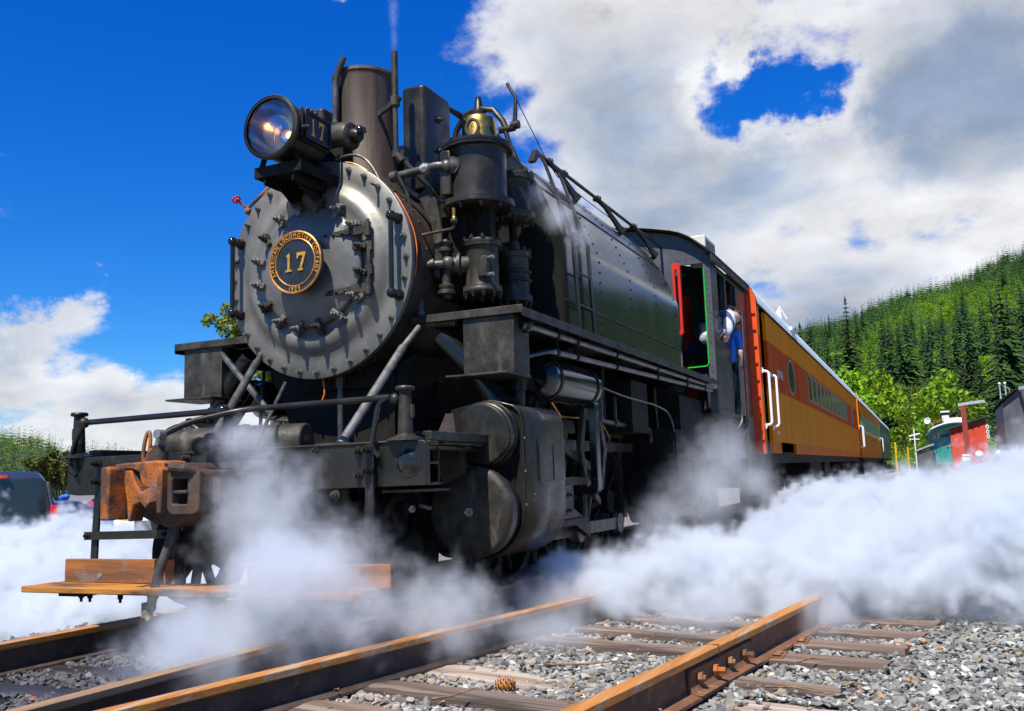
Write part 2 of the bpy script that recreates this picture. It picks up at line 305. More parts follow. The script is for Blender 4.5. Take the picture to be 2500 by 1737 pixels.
# ------------------------------------------------------------------ mesh helpers
ORG = {}
def _fr(d):
    d = Vector(d).normalized(); u = d.orthogonal().normalized()
    if abs(d.z) < .99: u = Vector((0, 0, 1)).cross(d).normalized()
    return d, u, d.cross(u)
class MB:
    def __init__(s): s.v = []; s.f = []
    def add(s, vs, fs):
        o = len(s.v); s.v += [tuple(v) for v in vs]; s.f += [tuple(i+o for i in f) for f in fs]; return s
    def box(s, x0, x1, y0, y1, z0, z1):
        vs = [(x, y, z) for z in (z0, z1) for y in (y0, y1) for x in (x0, x1)]
        return s.add(vs, [(0, 2, 3, 1), (4, 5, 7, 6), (0, 1, 5, 4), (2, 6, 7, 3), (0, 4, 6, 2), (1, 3, 7, 5)])
    def bar(s, p, q, w, h, up=(0, 0, 1)):
        p = Vector(p); q = Vector(q); d = (q-p).normalized(); u = Vector(up).cross(d)
        if u.length < 1e-4: u = Vector((1, 0, 0)).cross(d)
        u.normalize(); t = d.cross(u); vs = []
        for c in (p, q):
            for a, b in ((-1, -1), (1, -1), (1, 1), (-1, 1)): vs.append(c+u*a*w/2+t*b*h/2)
        return s.add(vs, [(0, 3, 2, 1), (4, 5, 6, 7)]+[(i, (i+1) % 4, 4+(i+1) % 4, 4+i) for i in range(4)])
    def tube(s, pts, r, n=10, caps=True, closed=False):
        pts = [Vector(p) for p in pts]; rs = r if isinstance(r, (list, tuple)) else [r]*len(pts); m = len(pts)
        d0 = (pts[1]-pts[0]).normalized(); _, u, v = _fr(d0); vs = []
        for i, p in enumerate(pts):
            if closed: d = (pts[(i+1) % m]-pts[i-1])
            else: d = (pts[min(i+1, m-1)]-pts[max(i-1, 0)])
            d.normalize(); u = (u-d*u.dot(d))
            if u.length < 1e-5: u = d.orthogonal()
            u.normalize(); v = d.cross(u)
            for k in range(n): a = 2*PI*k/n; vs.append(p+(u*math.cos(a)+v*math.sin(a))*rs[i])
        fs = []; M_ = m if closed else m-1
        for i in range(M_):
            j = (i+1) % m
            for k in range(n): fs.append((i*n+k, i*n+(k+1) % n, j*n+(k+1) % n, j*n+k))
        if caps and not closed: fs += [tuple(range(n))[::-1], tuple((m-1)*n+k for k in range(n))]
        return s.add(vs, fs)
    def bend(s, pts, r, n=10, rad=None, seg=4):
        return s.tube(rounded(pts, rad or r*2.5, seg), r, n)
    def cyl(s, p, q, r0, r1=None, n=24, caps=True):
        return s.tube([p, q], [r0, r0 if r1 is None else r1], n, caps)
    def lathe(s, prof, o, ax, n=32, a0=0, a1=2*PI):
        d, u, v = _fr(ax); o = Vector(o); vs = []; fs = []; full = abs(a1-a0-2*PI) < 1e-6; m = n if full else n+1
        for r, t in prof:
            for k in range(m): a = a0+(a1-a0)*k/n; vs.append(o+d*t+(u*math.cos(a)+v*math.sin(a))*r)
        for i in range(len(prof)-1):
            for k in range(n): k2 = (k+1) % m; fs.append((i*m+k, i*m+k2, (i+1)*m+k2, (i+1)*m+k))
        return s.add(vs, fs)
    def prism(s, poly, o, u, v, w, holes=None):
        # polygon (a,b) in plane o+a*u+b*v, extruded by vector w
        o = Vector(o); u = Vector(u); v = Vector(v); w = Vector(w); n = len(poly)
        vs = [o+u*a+v*b for a, b in poly]; vs += [p+w for p in vs]
        return s.add(vs, [tuple(range(n))[::-1], tuple(range(n, 2*n))]+[(i, (i+1) % n, n+(i+1) % n, n+i) for i in range(n)])
    def ringplate(s, outer, inner, o, u, v, w):
        # same-count outer and inner loops, a plate with an opening
        o = Vector(o); u = Vector(u); v = Vector(v); w = Vector(w); n = len(outer)
        P_ = [o+u*a+v*b for a, b in outer]; Q = [o+u*a+v*b for a, b in inner]
        vs = P_+Q+[p+w for p in P_]+[p+w for p in Q]; fs = []
        for i in range(n):
            j = (i+1) % n
            fs += [(i, n+i, n+j, j), (2*n+i, 2*n+j, 3*n+j, 3*n+i), (i, j, 2*n+j, 2*n+i), (n+i, 3*n+i, 3*n+j, n+j)]
        return s.add(vs, fs)
    def sph(s, c, r, n=12, m=8, sc=(1, 1, 1)):
        c = Vector(c); vs = [c+Vector((0, 0, r*sc[2]))]; fs = []
        for i in range(1, m):
            t = PI*i/m
            for k in range(n): a = 2*PI*k/n; vs.append(c+Vector((r*sc[0]*math.sin(t)*math.cos(a), r*sc[1]*math.sin(t)*math.sin(a), r*sc[2]*math.cos(t))))
        vs.append(c-Vector((0, 0, r*sc[2]))); e = len(vs)-1
        for k in range(n): fs.append((0, 1+k, 1+(k+1) % n)); fs.append((e, 1+(m-2)*n+(k+1) % n, 1+(m-2)*n+k))
        for i in range(m-2):
            for k in range(n): fs.append((1+i*n+k, 1+(i+1)*n+k, 1+(i+1)*n+(k+1) % n, 1+i*n+(k+1) % n))
        return s.add(vs, fs)
    def bolt(s, c, ax, r=.016, h=.018, stud=.012):
        c = Vector(c); d = Vector(ax).normalized()
        s.cyl(c, c+d*h*.25, r*1.45, n=10); s.cyl(c+d*h*.2, c+d*h, r, n=6); s.cyl(c+d*h, c+d*(h+stud), r*.55, n=8); return s
    def rivet(s, c, ax, r=.008):
        d, u, v = _fr(ax); c = Vector(c); vs = [c+(u*math.cos(a)+v*math.sin(a))*r for a in [i*PI/3 for i in range(6)]]+[c+d*r*.5+(u*math.cos(a)+v*math.sin(a))*r*.6 for a in [i*PI/3 for i in range(6)]]
        return s.add(vs, [(i, (i+1) % 6, 6+(i+1) % 6, 6+i) for i in range(6)]+[tuple(range(6, 12))])
    def xf(s, mat): s.v = [tuple(mat @ Vector(v)) for v in s.v]; return s
    def mesh(s, name, mats, org=(0, 0, 0), sharp=35, smooth=True):
        me = bpy.data.meshes.new(name); o = org
        me.from_pydata([(v[0]-o[0], v[1]-o[1], v[2]-o[2]) for v in s.v], [], s.f)
        for m in (mats if isinstance(mats, (list, tuple)) else [mats]): me.materials.append(MT[m] if isinstance(m, str) else m)
        bm = bmesh.new(); bm.from_mesh(me); bmesh.ops.recalc_face_normals(bm, faces=bm.faces); bm.to_mesh(me); bm.free()
        if smooth:
            me.polygons.foreach_set('use_smooth', [True]*len(me.polygons)); me.set_sharp_from_angle(angle=R_(sharp))
        return me
    def build(s, name, mat, parent=None, bevel=0, seg=2, sharp=35, smooth=True, kind=None, label=None):
        org = ORG.get(parent, (0, 0, 0)) if parent else (0, 0, 0)
        me = s.mesh(name, mat, org, sharp, smooth); ob = bpy.data.objects.new(name, me); COL.objects.link(ob)
        if parent: ob.parent = parent; ORG[ob] = org
        else: ORG[ob] = (0, 0, 0)
        if bevel:
            b = ob.modifiers.new('bevel', 'BEVEL'); b.width = bevel; b.segments = seg; b.limit_method = 'ANGLE'; b.angle_limit = R_(40); b.harden_normals = False
        if kind: ob['kind'] = kind
        if label: ob['label'] = label
        return ob
def rounded(pts, rad, seg=4):
    pts = [Vector(p) for p in pts]; out = [pts[0]]
    for i in range(1, len(pts)-1):
        a, b, c = pts[i-1], pts[i], pts[i+1]; d1 = (a-b); d2 = (c-b); r = min(rad, d1.length*.45, d2.length*.45)
        p = b+d1.normalized()*r; q = b+d2.normalized()*r
        for k in range(seg+1): t = k/seg; out.append(p*(1-t)**2+b*2*t*(1-t)+q*t*t)
    out.append(pts[-1]); return out
def tag(o, label=None, cat=None, group=None, kind=None):
    if label: o['label'] = label
    if cat: o['category'] = cat
    if group: o['group'] = group
    if kind: o['kind'] = kind
    return o
def thing(name, label, cat, loc=(0, 0, 0), rz=0, group=None, kind=None):
    o = bpy.data.objects.new(name, None); COL.objects.link(o); o.location = loc; o.rotation_euler = (0, 0, rz); o.empty_display_size = .1
    ORG[o] = tuple(loc) if rz == 0 else (0, 0, 0)
    return tag(o, label, cat, group, kind)
def local(o): ORG[o] = (0, 0, 0); return o
def copy_tree(o, parent=None):
    c = o.copy(); COL.objects.link(c); c.parent = parent
    for ch in list(o.children): copy_tree(ch, c)
    return c
def kid(parent, name, data):
    o = bpy.data.objects.new(name, data); COL.objects.link(o); o.parent = parent; ORG[o] = ORG.get(parent, (0, 0, 0)); return o
def textmesh(txt, size, depth, bold=0.0):
    cu = bpy.data.curves.new('t', 'FONT'); cu.body = txt; cu.size = size; cu.extrude = depth/2; cu.align_x = 'CENTER'; cu.align_y = 'CENTER'; cu.resolution_u = 2; cu.offset = bold
    ob = bpy.data.objects.new('t', cu); COL.objects.link(ob); bpy.context.view_layer.update()
    me = bpy.data.meshes.new_from_object(ob.evaluated_get(bpy.context.evaluated_depsgraph_get()))
    vs = [Vector(v.co) for v in me.vertices]; fs = [tuple(p.vertices) for p in me.polygons]
    bpy.data.objects.remove(ob); bpy.data.meshes.remove(me); bpy.data.curves.remove(cu); return vs, fs
def ellipse_pts(n, rx, ry, cx=0, cy=0, a0=0): return [(cx+rx*math.cos(a0+2*PI*i/n), cy+ry*math.sin(a0+2*PI*i/n)) for i in range(n)]
def rrect(x0, x1, y0, y1, r, k=4):
    p = []
    for cx, cy, a in ((x1-r, y1-r, 0), (x0+r, y1-r, PI/2), (x0+r, y0+r, PI), (x1-r, y0+r, 1.5*PI)):
        for i in range(k+1): t = a+PI/2*i/k; p.append((cx+r*math.cos(t), cy+r*math.sin(t)))
    return p
# ================================================================== LOCOMOTIVE
loco = thing('steam_locomotive', 'black steam locomotive with a lit headlight and the number 17 on its grey smokebox door', 'locomotive', (0, 0, 0))
Z0 = 2.205
def L_(name, mat, mb, parent=None, **k): return mb.build(name, mat, parent or loco, **k)

# --- smokebox
m = MB(); m.lathe([(.700, .862), (.715, .90), (.715, 2.20), (.70, 2.20)], (0, 0, Z0), (0, 1, 0), 96)
m.lathe([(.725, .905), (.737, .915), (.737, .97), (.725, .98)], (0, 0, Z0), (0, 1, 0), 96)
smoke = L_('smokebox', 'brown', m)
mr_ = MB()
for yy in (.945, 1.12, 1.9):
    for i in range(44):
        a = i*2*PI/44; c = Vector((math.cos(a)*(.737 if yy < 1 else .715), yy, Z0+math.sin(a)*(.737 if yy < 1 else .715))); mr_.rivet(c, (math.cos(a), 0, math.sin(a)), .013)
mr_.build('rivet', 'brown', smoke, kind='stuff')
m = MB(); m.lathe([(.735, .902), (.746, .895), (.746, .860), (.742, .857), (.64, .856), (.605, .852), (.575, .838), (.55, .818), (.525, .805), (.50, .80), (.475, .806), (.455, .815), (.43, .815), (.0, .815)], (0, 0, Z0), (0, 1, 0), 128)
front = L_('smokebox_front', 'smokebox', m, sharp=50)
for i in range(32):
    a = R_(11.25*i); rr = .703
    mb = MB().bolt((rr*math.cos(a), .856, Z0+rr*math.sin(a)), (0, -1, 0), .0155, .022, .018)
    if i == 14 or i == 4: mb.cyl((rr*math.cos(a), .84, Z0+rr*math.sin(a)), (rr*math.cos(a), .765, Z0+rr*math.sin(a)), .009, n=8)
    mb.build('bolt', 'nut', front)
m = MB(); m.lathe([(.405, .815), (.408, .79), (.398, .775), (.36, .77), (.32, .752), (.26, .738), (.15, .732), (.0, .730)], (0, 0, Z0), (0, 1, 0), 96)
door = L_('smokebox_door', 'door_blue', m, sharp=50)
for i in range(16):
    a = R_(11.25+22.5*i); ca, sa = math.cos(a), math.sin(a); tw = R_(random.uniform(-22, 22)); c2, s2 = math.cos(a+tw), math.sin(a+tw)
    c = Vector((.425*ca, .78, Z0+.425*sa)); dv = Vector((c2, 0, s2))
    mb = MB(); mb.bar(c+dv*.042+Vector((0, -.015, 0)), c-dv*.058+Vector((0, -.02, 0)), .034, .026, (0, 1, 0))
    mb.bar(c+dv*.050+Vector((0, .03, 0)), c+dv*.026+Vector((0, .03, 0)), .034, .07, (0, 1, 0))
    mb.cyl(c+Vector((0, .03, 0)), c+Vector((0, -.045, 0)), .024, n=14)
    mb.cyl(c+Vector((0, -.04, 0)), c+Vector((0, -.075, 0)), .0165, n=6); mb.cyl(c+Vector((0, -.07, 0)), c+Vector((0, -.095, 0)), .010, n=8)
    mb.build('door_clamp', 'nut' if i % 3 else 'dusty', door, bevel=.003)
for zz, x0 in ((2.395, .13), (2.010, .15)):
    mb = MB(); mb.bar((x0, .745, zz-.012), (.36, .752, zz+.002), .035, .014, (0, 1, 0)); mb.bar((.35, .752, zz), (.47, .765, zz), .055, .016, (0, 1, 0))
    for k in (x0+.03, x0+.09, x0+.16): mb.bolt((k, .740, zz-.010), (0, -1, 0), .009, .012, .008)
    mb.cyl((.472, .765, zz-.045), (.472, .765, zz+.05), .022, n=12); mb.cyl((.472, .765, zz-.065), (.472, .765, zz+.07), .012, n=8)
    mb.build('hinge_strap', 'dusty', door, bevel=.002)
MB().cyl((.472, .775, 2.03), (.472, .775, 2.38), .013, n=10).bar((.47, .80, 2.10), (.47, .80, 2.16), .06, .05).bar((.47, .80, 2.26), (.47, .80, 2.32), .06, .05).build('hinge_pin', 'dusty', door)

# --- round number plate standing off the door
px, py, pz = 0.005, .62, 2.205
m = MB(); m.lathe([(.0, .03), (.204, .03), (.208, .02), (.208, .0), (.0, .0)], (px, py, pz), (0, 1, 0), 96)
plate = L_('number_plate', 'plateblack', m)
MB().lathe([(.05, .02), (.05, .14)], (px, py, pz), (0, 1, 0), 24).build('plate_boss', 'dull', plate)
def ring(r, t): return MB().tube([(px+r*math.cos(2*PI*i/96), py-.002, pz+r*math.sin(2*PI*i/96)) for i in range(96)], t, 8, closed=True)
ring(.2035, .0085).build('rim', 'copper', plate); ring(.1575, .0055).build('rim', 'copper', plate)
def arc_text(txt, r, a_c, span, size, up=1):
    mb = MB(); wd = {' ': .55, 'I': .42, 'M': 1.25, 'A': 1.05, 'O': 1.1, '1': .55}; ws = [wd.get(c, 1) for c in txt]; tot = sum(ws); acc = 0
    for c, w_ in zip(txt, ws):
        t = (acc+w_/2)/tot; acc += w_
        a = a_c+span/2-span*t if up else a_c-span/2+span*t
        if c == ' ': continue
        vs, fs = textmesh(c, size, .008, .0008); rot = a-PI/2 if up else a+PI/2
        out = [(px+r*math.cos(a)+(v.x*.8*math.cos(rot)-v.y*math.sin(rot)), py-.004-v.z, pz+r*math.sin(a)+(v.x*.8*math.sin(rot)+v.y*math.cos(rot))) for v in vs]
        mb.add(out, fs)
    return mb
arc_text('AMERICAN LOCOMOTIVE COMPANY', .179, R_(90), R_(238), .040).build('lettering', 'goldpaint', plate, smooth=False, kind='stuff')
arc_text('1929', .180, R_(-90), R_(31), .044, 0).build('lettering', 'goldpaint', plate, smooth=False, kind='stuff')
one = [(-.016, .052), (.004, .062), (.010, .062), (.010, -.045), (.026, -.048), (.026, -.060), (-.024, -.060), (-.024, -.048), (-.008, -.045), (-.008, .040), (-.018, .042)]
sev = [(-.034, .062), (.036, .062), (.036, .050), (.006, -.045), (.016, -.048), (.016, -.060), (-.026, -.060), (-.026, -.048), (-.012, -.045), (.014, .040), (-.020, .040), (-.024, .022), (-.034, .022)]
MB().prism([(a+px-.050, b+pz) for a, b in one], (0, py-.001, 0), (1, 0, 0), (0, 0, 1), (0, -.007, 0)).build('digit', 'goldpaint', plate, smooth=False)
MB().prism([(a+px+.050, b+pz) for a, b in sev], (0, py-.001, 0), (1, 0, 0), (0, 0, 1), (0, -.007, 0)).build('digit', 'goldpaint', plate, smooth=False)

# --- grab rails on the smokebox front
for s, x in ((1, .647), (-1, -.645)):
    yb = .765
    mb = MB().cyl((x, yb, 1.955), (x, yb, 2.47), .0165, n=14)
    g = L_('grab_rail', 'glossy', mb)
    for zz in (1.955, 2.465):
        k = MB().sph((x, yb, zz), .034, 16, 12); k.cyl((x, yb, zz), (x+.0, .84, zz), .018, n=10); k.sph((x, .825, zz), .033, 16, 12); k.lathe([(.034, .0), (.04, .02)], (x, .84, zz), (0, 1, 0), 16)
        k.build('knob', 'glossy', g)

# --- headlight, its shelf and the number boards
hx, hz = 0.0, 3.045
m = MB(); m.lathe([(.186, .36), (.205, .362), (.207, .378), (.207, .41), (.196, .42), (.190, .44), (.190, .74), (.17, .76), (0, .76)], (hx, 0, hz), (0, 1, 0), 64)
m.box(.165, .192, .455, .74, 2.95, 3.165); m.box(-.192, -.165, .455, .74, 2.95, 3.165)
hl = L_('headlight', 'black', m, bevel=.004)
MB().lathe([(.184, .372), (.176, .40), (.150, .50), (.11, .575), (.06, .62), (.0, .635)], (hx, 0, hz), (0, 1, 0), 64).build('reflector', 'mirror', hl, sharp=80)
MB().lathe([(.0, .372), (.185, .372), (.185, .376), (.0, .376)], (hx, 0, hz), (0, 1, 0), 64).build('lens', 'lens', hl)
MB().sph((hx+.03, .53, hz-.01), .022, 12, 8).build('bulb', 'bulb', hl)
MB().cyl((hx-.02, .43, hz-.16), (hx-.01, .42, hz+.02), .003, n=6).build('lamp_wire', 'steel', hl)
MB().lathe([(.206, .0), (.213, .008), (.213, .022), (.206, .03)], (hx, .36, hz), (0, 1, 0), 64).build('rim', 'dusty', hl)
for s in (1, -1):
    x = s*.197
    nb = MB().ringplate([(.455, 2.965), (.735, 2.965), (.735, 3.155), (.455, 3.155)], [(.475, 2.985), (.715, 2.985), (.715, 3.135), (.475, 3.135)], (x, 0, 0), (0, 1, 0), (0, 0, 1), (s*.018, 0, 0)).build('number_board', 'black', hl, bevel=.003)
    MB().box(min(x, x+s*.008), max(x, x+s*.008), .470, .720, 2.98, 3.14).build('board_glass', 'plateblack', nb)
    for poly, cy in ((one, .545), (sev, .635)):
        MB().prism([(cy+a*s*.78, 3.06+b*.95) for a, b in poly], (x+s*.009, 0, 0), (0, 1, 0), (0, 0, 1), (s*.002, 0, 0)).build('digit', 'digit_orange', nb, smooth=False)
for yy in (.56, .60, .65): MB().sph((.15, yy, 3.20), .016, 10, 6).build('latch_knob', 'black', hl)
MB().cyl((.20, .43, 3.02), (.245, .43, 3.02), .018, n=10).sph((.25, .43, 3.02), .014).cyl((.205, .43, 2.97), (.205, .43, 3.16), .008, n=6).build('latch', 'black', hl)
# shelf of channel iron
m = MB(); m.box(-.186, .186, .44, .862, 2.806, 2.822); m.box(-.186, -.174, .44, .90, 2.750, 2.806); m.box(.174, .186, .44, .90, 2.750, 2.806); m.box(-.174, .174, .44, .452, 2.750, 2.806)
m.box(-.12, -.106, .452, .86, 2.70, 2.76); m.box(.106, .12, .452, .86, 2.70, 2.76)
m.prism([(.45, 2.76), (.83, 2.76), (.83, 2.60), (.76, 2.60)], (-.09, 0, 0), (0, 1, 0), (0, 0, 1), (.012, 0, 0)); m.prism([(.45, 2.76), (.83, 2.76), (.83, 2.60), (.76, 2.60)], (.078, 0, 0), (0, 1, 0), (0, 0, 1), (.012, 0, 0))
shelf = L_('headlight_shelf', 'dull', m, bevel=.002)
for xx, yy in ((-.15, .47), (.15, .47), (-.15, .72), (.15, .72)): MB().cyl((xx, yy, 2.822), (xx*.8, yy, 2.90), .018, n=8).build('mount', 'dull', shelf)
# --- turbo generator beside the headlight
m = MB(); ax = Vector((1, -.10, -.10)); m.lathe([(.0, -.16), (.085, -.15), (.102, -.13), (.104, -.01), (.110, -.008), (.110, .012), (.104, .014), (.103, .10), (.092, .135), (.06, .155), (0, .155)], (.12, .93, 3.13), ax, 32)
gen = L_('turbo_generator', 'dusty', m)
MB().lathe([(.052, .15), (.052, .185), (.04, .21), (.0, .215)], (.12, .93, 3.13), ax, 20).build('end_cap', 'black', gen)
for i in range(8):
    a = i*PI/4; d, u, v = _fr(ax); MB().rivet(Vector((.12, .93, 3.13))+d*.147+(u*math.cos(a)+v*math.sin(a))*.078, ax, .008).build('bolt', 'dusty', gen)
MB().sph((.325, .905, 3.14), .036, 12, 8).tube([(.33, .9, 3.15), (.37, .89, 3.14), (.375, .89, 3.11)], .014, 8).build('relief_valve', 'glossy', gen)
L_('generator_stand', 'dull', MB().box(0, .22, .86, .98, 2.88, 3.03))

# --- stack, pipes, sand boxes
SY = 1.47
m = MB(); m.lathe([(.195, 3.805), (.225, 3.805), (.243, 3.80), (.246, 3.775), (.238, 3.765), (.234, 3.74), (.232, 2.98), (.27, 2.92), (.30, 2.85)], (0, SY, 0), (0, 0, 1), 64)
m.lathe([(.195, 3.805), (.19, 3.0)], (0, SY, 0), (0, 0, 1), 64)
st = L_('smoke_stack', 'stack', m)
MB().box(-.085, -.055, SY-.262, SY-.215, 3.2, 3.66).build('stack_strap', 'dull', st)
L_('whistle_pipe', 'dusty', MB().bend([(.43, 1.2, 3.80), (.43, 1.2, 3.05), (.60, 1.3, 2.84), (.66, 1.45, 2.70)], .0195, 12, .05))
L_('whistle_sleeve', 'dusty', MB().cyl((.43, 1.2, 3.42), (.43, 1.2, 3.805), .024, n=14)); L_('pipe_elbow', 'dusty', MB().cyl((.43, 1.2, 3.02), (.43, 1.2, 3.07), .03, n=14).cyl((.435, 1.2, 3.04), (.47, 1.215, 2.99), .03, n=14))
L_('pipe_clamp', 'dusty', MB().cyl((.43, 1.2, 3.40), (.43, 1.2, 3.47), .034, n=14).bar((.43, 1.2, 3.435), (.20, 1.34, 3.435), .02, .04).bolt((.47, 1.19, 3.44), (.6, -.6, 0), .013, .02))
L_('vent_pipe', 'pipe', MB().bend([(-.085, 1.2, 2.9), (-.075, 1.2, 3.72), (.0, 1.2, 3.86)], .0245, 12, .12))
for s in (1, -1):
    x0, x1 = sorted((s*.345, s*.545))
    m = MB(); poly = rrect(x0, x1, 1.42, 1.83, .04, 4); m.prism(poly, (0, 0, 2.84), (1, 0, 0), (0, 1, 0), (0, 0, .79))
    b = L_('sand_box', 'jacket' if s > 0 else 'dusty', m, bevel=.018, seg=3)
    for zz in (3.18, 3.42): MB().bolt((x1 if s > 0 else x0, 1.62, zz), (s, 0, 0), .02, .02, .02).build('bolt', 'dusty', b)
L_('sand_pipe', 'black', MB().bend([(.50, 1.78, 3.60), (.52, 2.05, 3.62), (.52, 2.1, 3.35)], .013, 8))
L_('handrail_stub', 'black', MB().bend([(.48, 1.83, 3.615), (.50, 2.15, 3.60), (.50, 2.18, 3.3)], .012, 8))

# --- boiler behind the smokebox
L_('boiler', 'dull', MB().lathe([(.69, 2.2), (.72, 2.22), (.80, 2.9), (.80, 6.74)], (0, 0, 2.28), (0, 1, 0), 64))

# --- cross compound air pump
def flange_bolts(parent, c, r, z, ax, n=10, mat='dusty', br=.013):
    mb = MB()
    for i in range(n):
        a = 2*PI*i/n+.2; mb.bolt((c[0]+r*math.cos(a), c[1]+r*math.sin(a), z), ax, br, .016, .012)
    mb.build('flange_bolt', mat, parent, kind='stuff')
def column(name, cx, cy, z0, z1, rb, rf, mat, fl=.022, ribs=()):
    prof = [(0, z0-.008), (rf*.8, z0-.008), (rf*.97, z0), (rf, z0+.006), (rf, z0+fl), (rf*.985, z0+fl+.003), (rf*.985, z0+2*fl), (rb+.004, z0+2*fl+.004), (rb, z0+2*fl+.02), (rb, z1-2*fl-.02), (rb+.004, z1-2*fl-.004), (rf*.985, z1-2*fl), (rf*.985, z1-fl-.003), (rf, z1-fl), (rf, z1-.006), (rf*.97, z1), (0, z1)]
    o = L_(name, mat, MB().lathe(prof, (cx, cy, 0), (0, 0, 1), 48))
    flange_bolts(o, (cx, cy), rf*.9, z0-.006, (0, 0, -1)); flange_bolts(o, (cx, cy), rf*.9, z1, (0, 0, 1), br=.015)
    for zz in ribs: MB().lathe([(rb, -.012), (rb+.018, -.004), (rb+.018, .008), (rb, .018)], (cx, cy, zz), (0, 0, 1), 32).build('rib', mat, o)
    return o
PX, PY = 1.01, 1.32
up = column('steam_cylinder', PX, PY, 2.585, 3.03, .196, .246, 'jacket')
lw = column('air_cylinder', PX+.01, PY, 2.0, 2.36, .112, .134, 'dusty')
up2 = column('steam_cylinder', PX+.06, PY+.42, 2.60, 2.93, .13, .165, 'dusty')
lw2 = column('air_cylinder', PX+.06, PY+.42, 2.0, 2.36, .105, .125, 'dusty', ribs=(2.15, 2.21))
MB().box(PX+.035, PX+.105, PY-.125, PY-.07, 2.09, 2.23).build('valve_chest', 'dusty', lw, bevel=.006)
MB().cyl((PX+.10, PY-.10, 2.215), (PX+.155, PY-.12, 2.215), .012, n=8).build('oil_cup', 'steel', lw); MB().cyl((PX+.09, PY-.10, 2.10), (PX+.15, PY-.12, 2.10), .013, n=8).build('oil_cup', 'steel', lw)
MB().cyl((PX+.06, PY+.42, 2.36), (PX+.06, PY+.42, 2.44), .05, .04, 12).cyl((PX+.06, PY+.42, 2.43), (PX+.06, PY+.42, 2.47), .03, n=6).build('plug', 'dusty', lw2)
MB().box(PX-.19, PX-.11, PY-.20, PY-.12, 2.66, 2.97).build('steam_chest', 'jacket', up, bevel=.01)
MB().cyl((PX-.10, PY-.20, 2.86), (PX-.10, PY-.16, 2.86), .06, n=20).build('pipe_flange', 'dusty', up)
L_('pump_frame', 'dull', MB().cyl((PX, PY, 2.34), (PX, PY, 2.62), .035, n=14).box(PX-.12, PX-.07, PY-.05, PY+.45, 2.36, 2.60).box(PX+.03, PX+.1, PY-.04, PY+.04, 2.36, 2.60).cyl((PX+.06, PY+.42, 2.34), (PX+.06, PY+.42, 2.62), .03, n=12).box(PX-.30, PX-.12, PY, PY+.5, 2.0, 2.95))
L_('lifting_eye', 'rust_dark', MB().tube([(PX+.03+.045*math.cos(t)*(1-.25*max(0, math.sin(t))*0), PY-.13, 3.12+.058*math.sin(t)) for t in [2*PI*i/20 for i in range(20)]], .0125, 8, closed=True).cyl((PX+.03, PY-.13, 3.02), (PX+.03, PY-.13, 3.07), .02, n=8))
L_('pump_head', 'dusty', MB().box(PX-.02, PX+.12, PY-.05, PY+.2, 3.03, 3.085).cyl((PX-.12, PY-.1, 3.03), (PX-.12, PY-.1, 3.07), .035, n=8), bevel=.008)
L_('oil_cock', 'brass', MB().cyl((PX-.09, PY-.2, 2.50), (PX-.09, PY-.2, 2.56), .012, n=8).sph((PX-.09, PY-.2, 2.49), .018, 8, 6))
L_('oil_pipe', 'dusty', MB().bend([(PX-.09, PY-.2, 2.50), (PX-.09, PY-.2, 2.42), (.62, 1.10, 2.40)], .011, 8).sph((PX-.09, PY-.2, 2.47), .028, 8, 6))
# suction valves on the inner side
for zz, rr in ((2.31, .055), (2.02, .06)):
    L_('pump_valve', 'dusty', MB().lathe([(0, -.06), (rr*.5, -.055), (rr*.6, -.03), (rr, -.02), (rr, .0), (rr*.75, .01), (rr*.9, .025), (rr*.9, .04), (rr*.5, .05), (rr*.35, .065), (0, .065)], (PX-.20, PY-.12, zz), (0, 0, 1), 20))
L_('pump_elbow', 'dusty', MB().cyl((PX-.20, PY-.12, 1.98), (PX-.20, PY-.12, 2.33), .032, n=12).cyl((PX-.22, PY-.10, 2.20), (PX-.05, PY-.05, 2.20), .062, n=20).cyl((PX-.12, PY-.09, 2.20), (PX-.10, PY-.085, 2.20), .078, n=20))
L_('delivery_pipe', 'pipe', MB().bend([(PX-.18, PY-.16, 2.20), (.645, 1.12, 2.20), (.65, 1.12, 1.80), (.92, 1.12, 1.785)], .0275, 14, .06))
L_('pipe_elbow', 'pipe', MB().cyl((.735, 1.125, 2.20), (.76, 1.13, 2.20), .036, n=14).cyl((.648, 1.12, 2.10), (.648, 1.12, 2.125), .036, n=14).cyl((.65, 1.12, 1.86), (.65, 1.12, 1.885), .036, n=14).cyl((.71, 1.12, 1.80), (.735, 1.12, 1.80), .036, n=14).sph((PX-.17, PY-.15, 2.205), .045, 14, 10))
L_('steam_pipe', 'pipe', MB().bend([(.475, 1.08, 2.835), (.72, 1.09, 2.855), (.84, 1.10, 2.87), (.91, 1.16, 2.83)], .0275, 14, .06))
L_('pipe_union', 'steel', MB().cyl((.715, 1.09, 2.852), (.745, 1.09, 2.858), .042, n=8).cyl((.70, 1.09, 2.851), (.76, 1.092, 2.86), .034, n=14))
L_('pipe_elbow', 'pipe', MB().cyl((.465, 1.08, 2.834), (.515, 1.08, 2.838), .038, n=14).sph((.875, 1.12, 2.86), .042, 14, 10).cyl((.89, 1.13, 2.86), (.93, 1.16, 2.86), .05, n=16))
L_('pipe', 'pipe', MB().bend([(.50, 1.09, 2.83), (.60, 1.18, 2.70), (.80, 1.25, 2.66)], .022, 10).bend([(.52, 1.05, 2.86), (.56, 1.12, 2.72), (.58, 1.2, 2.5)], .014, 8))
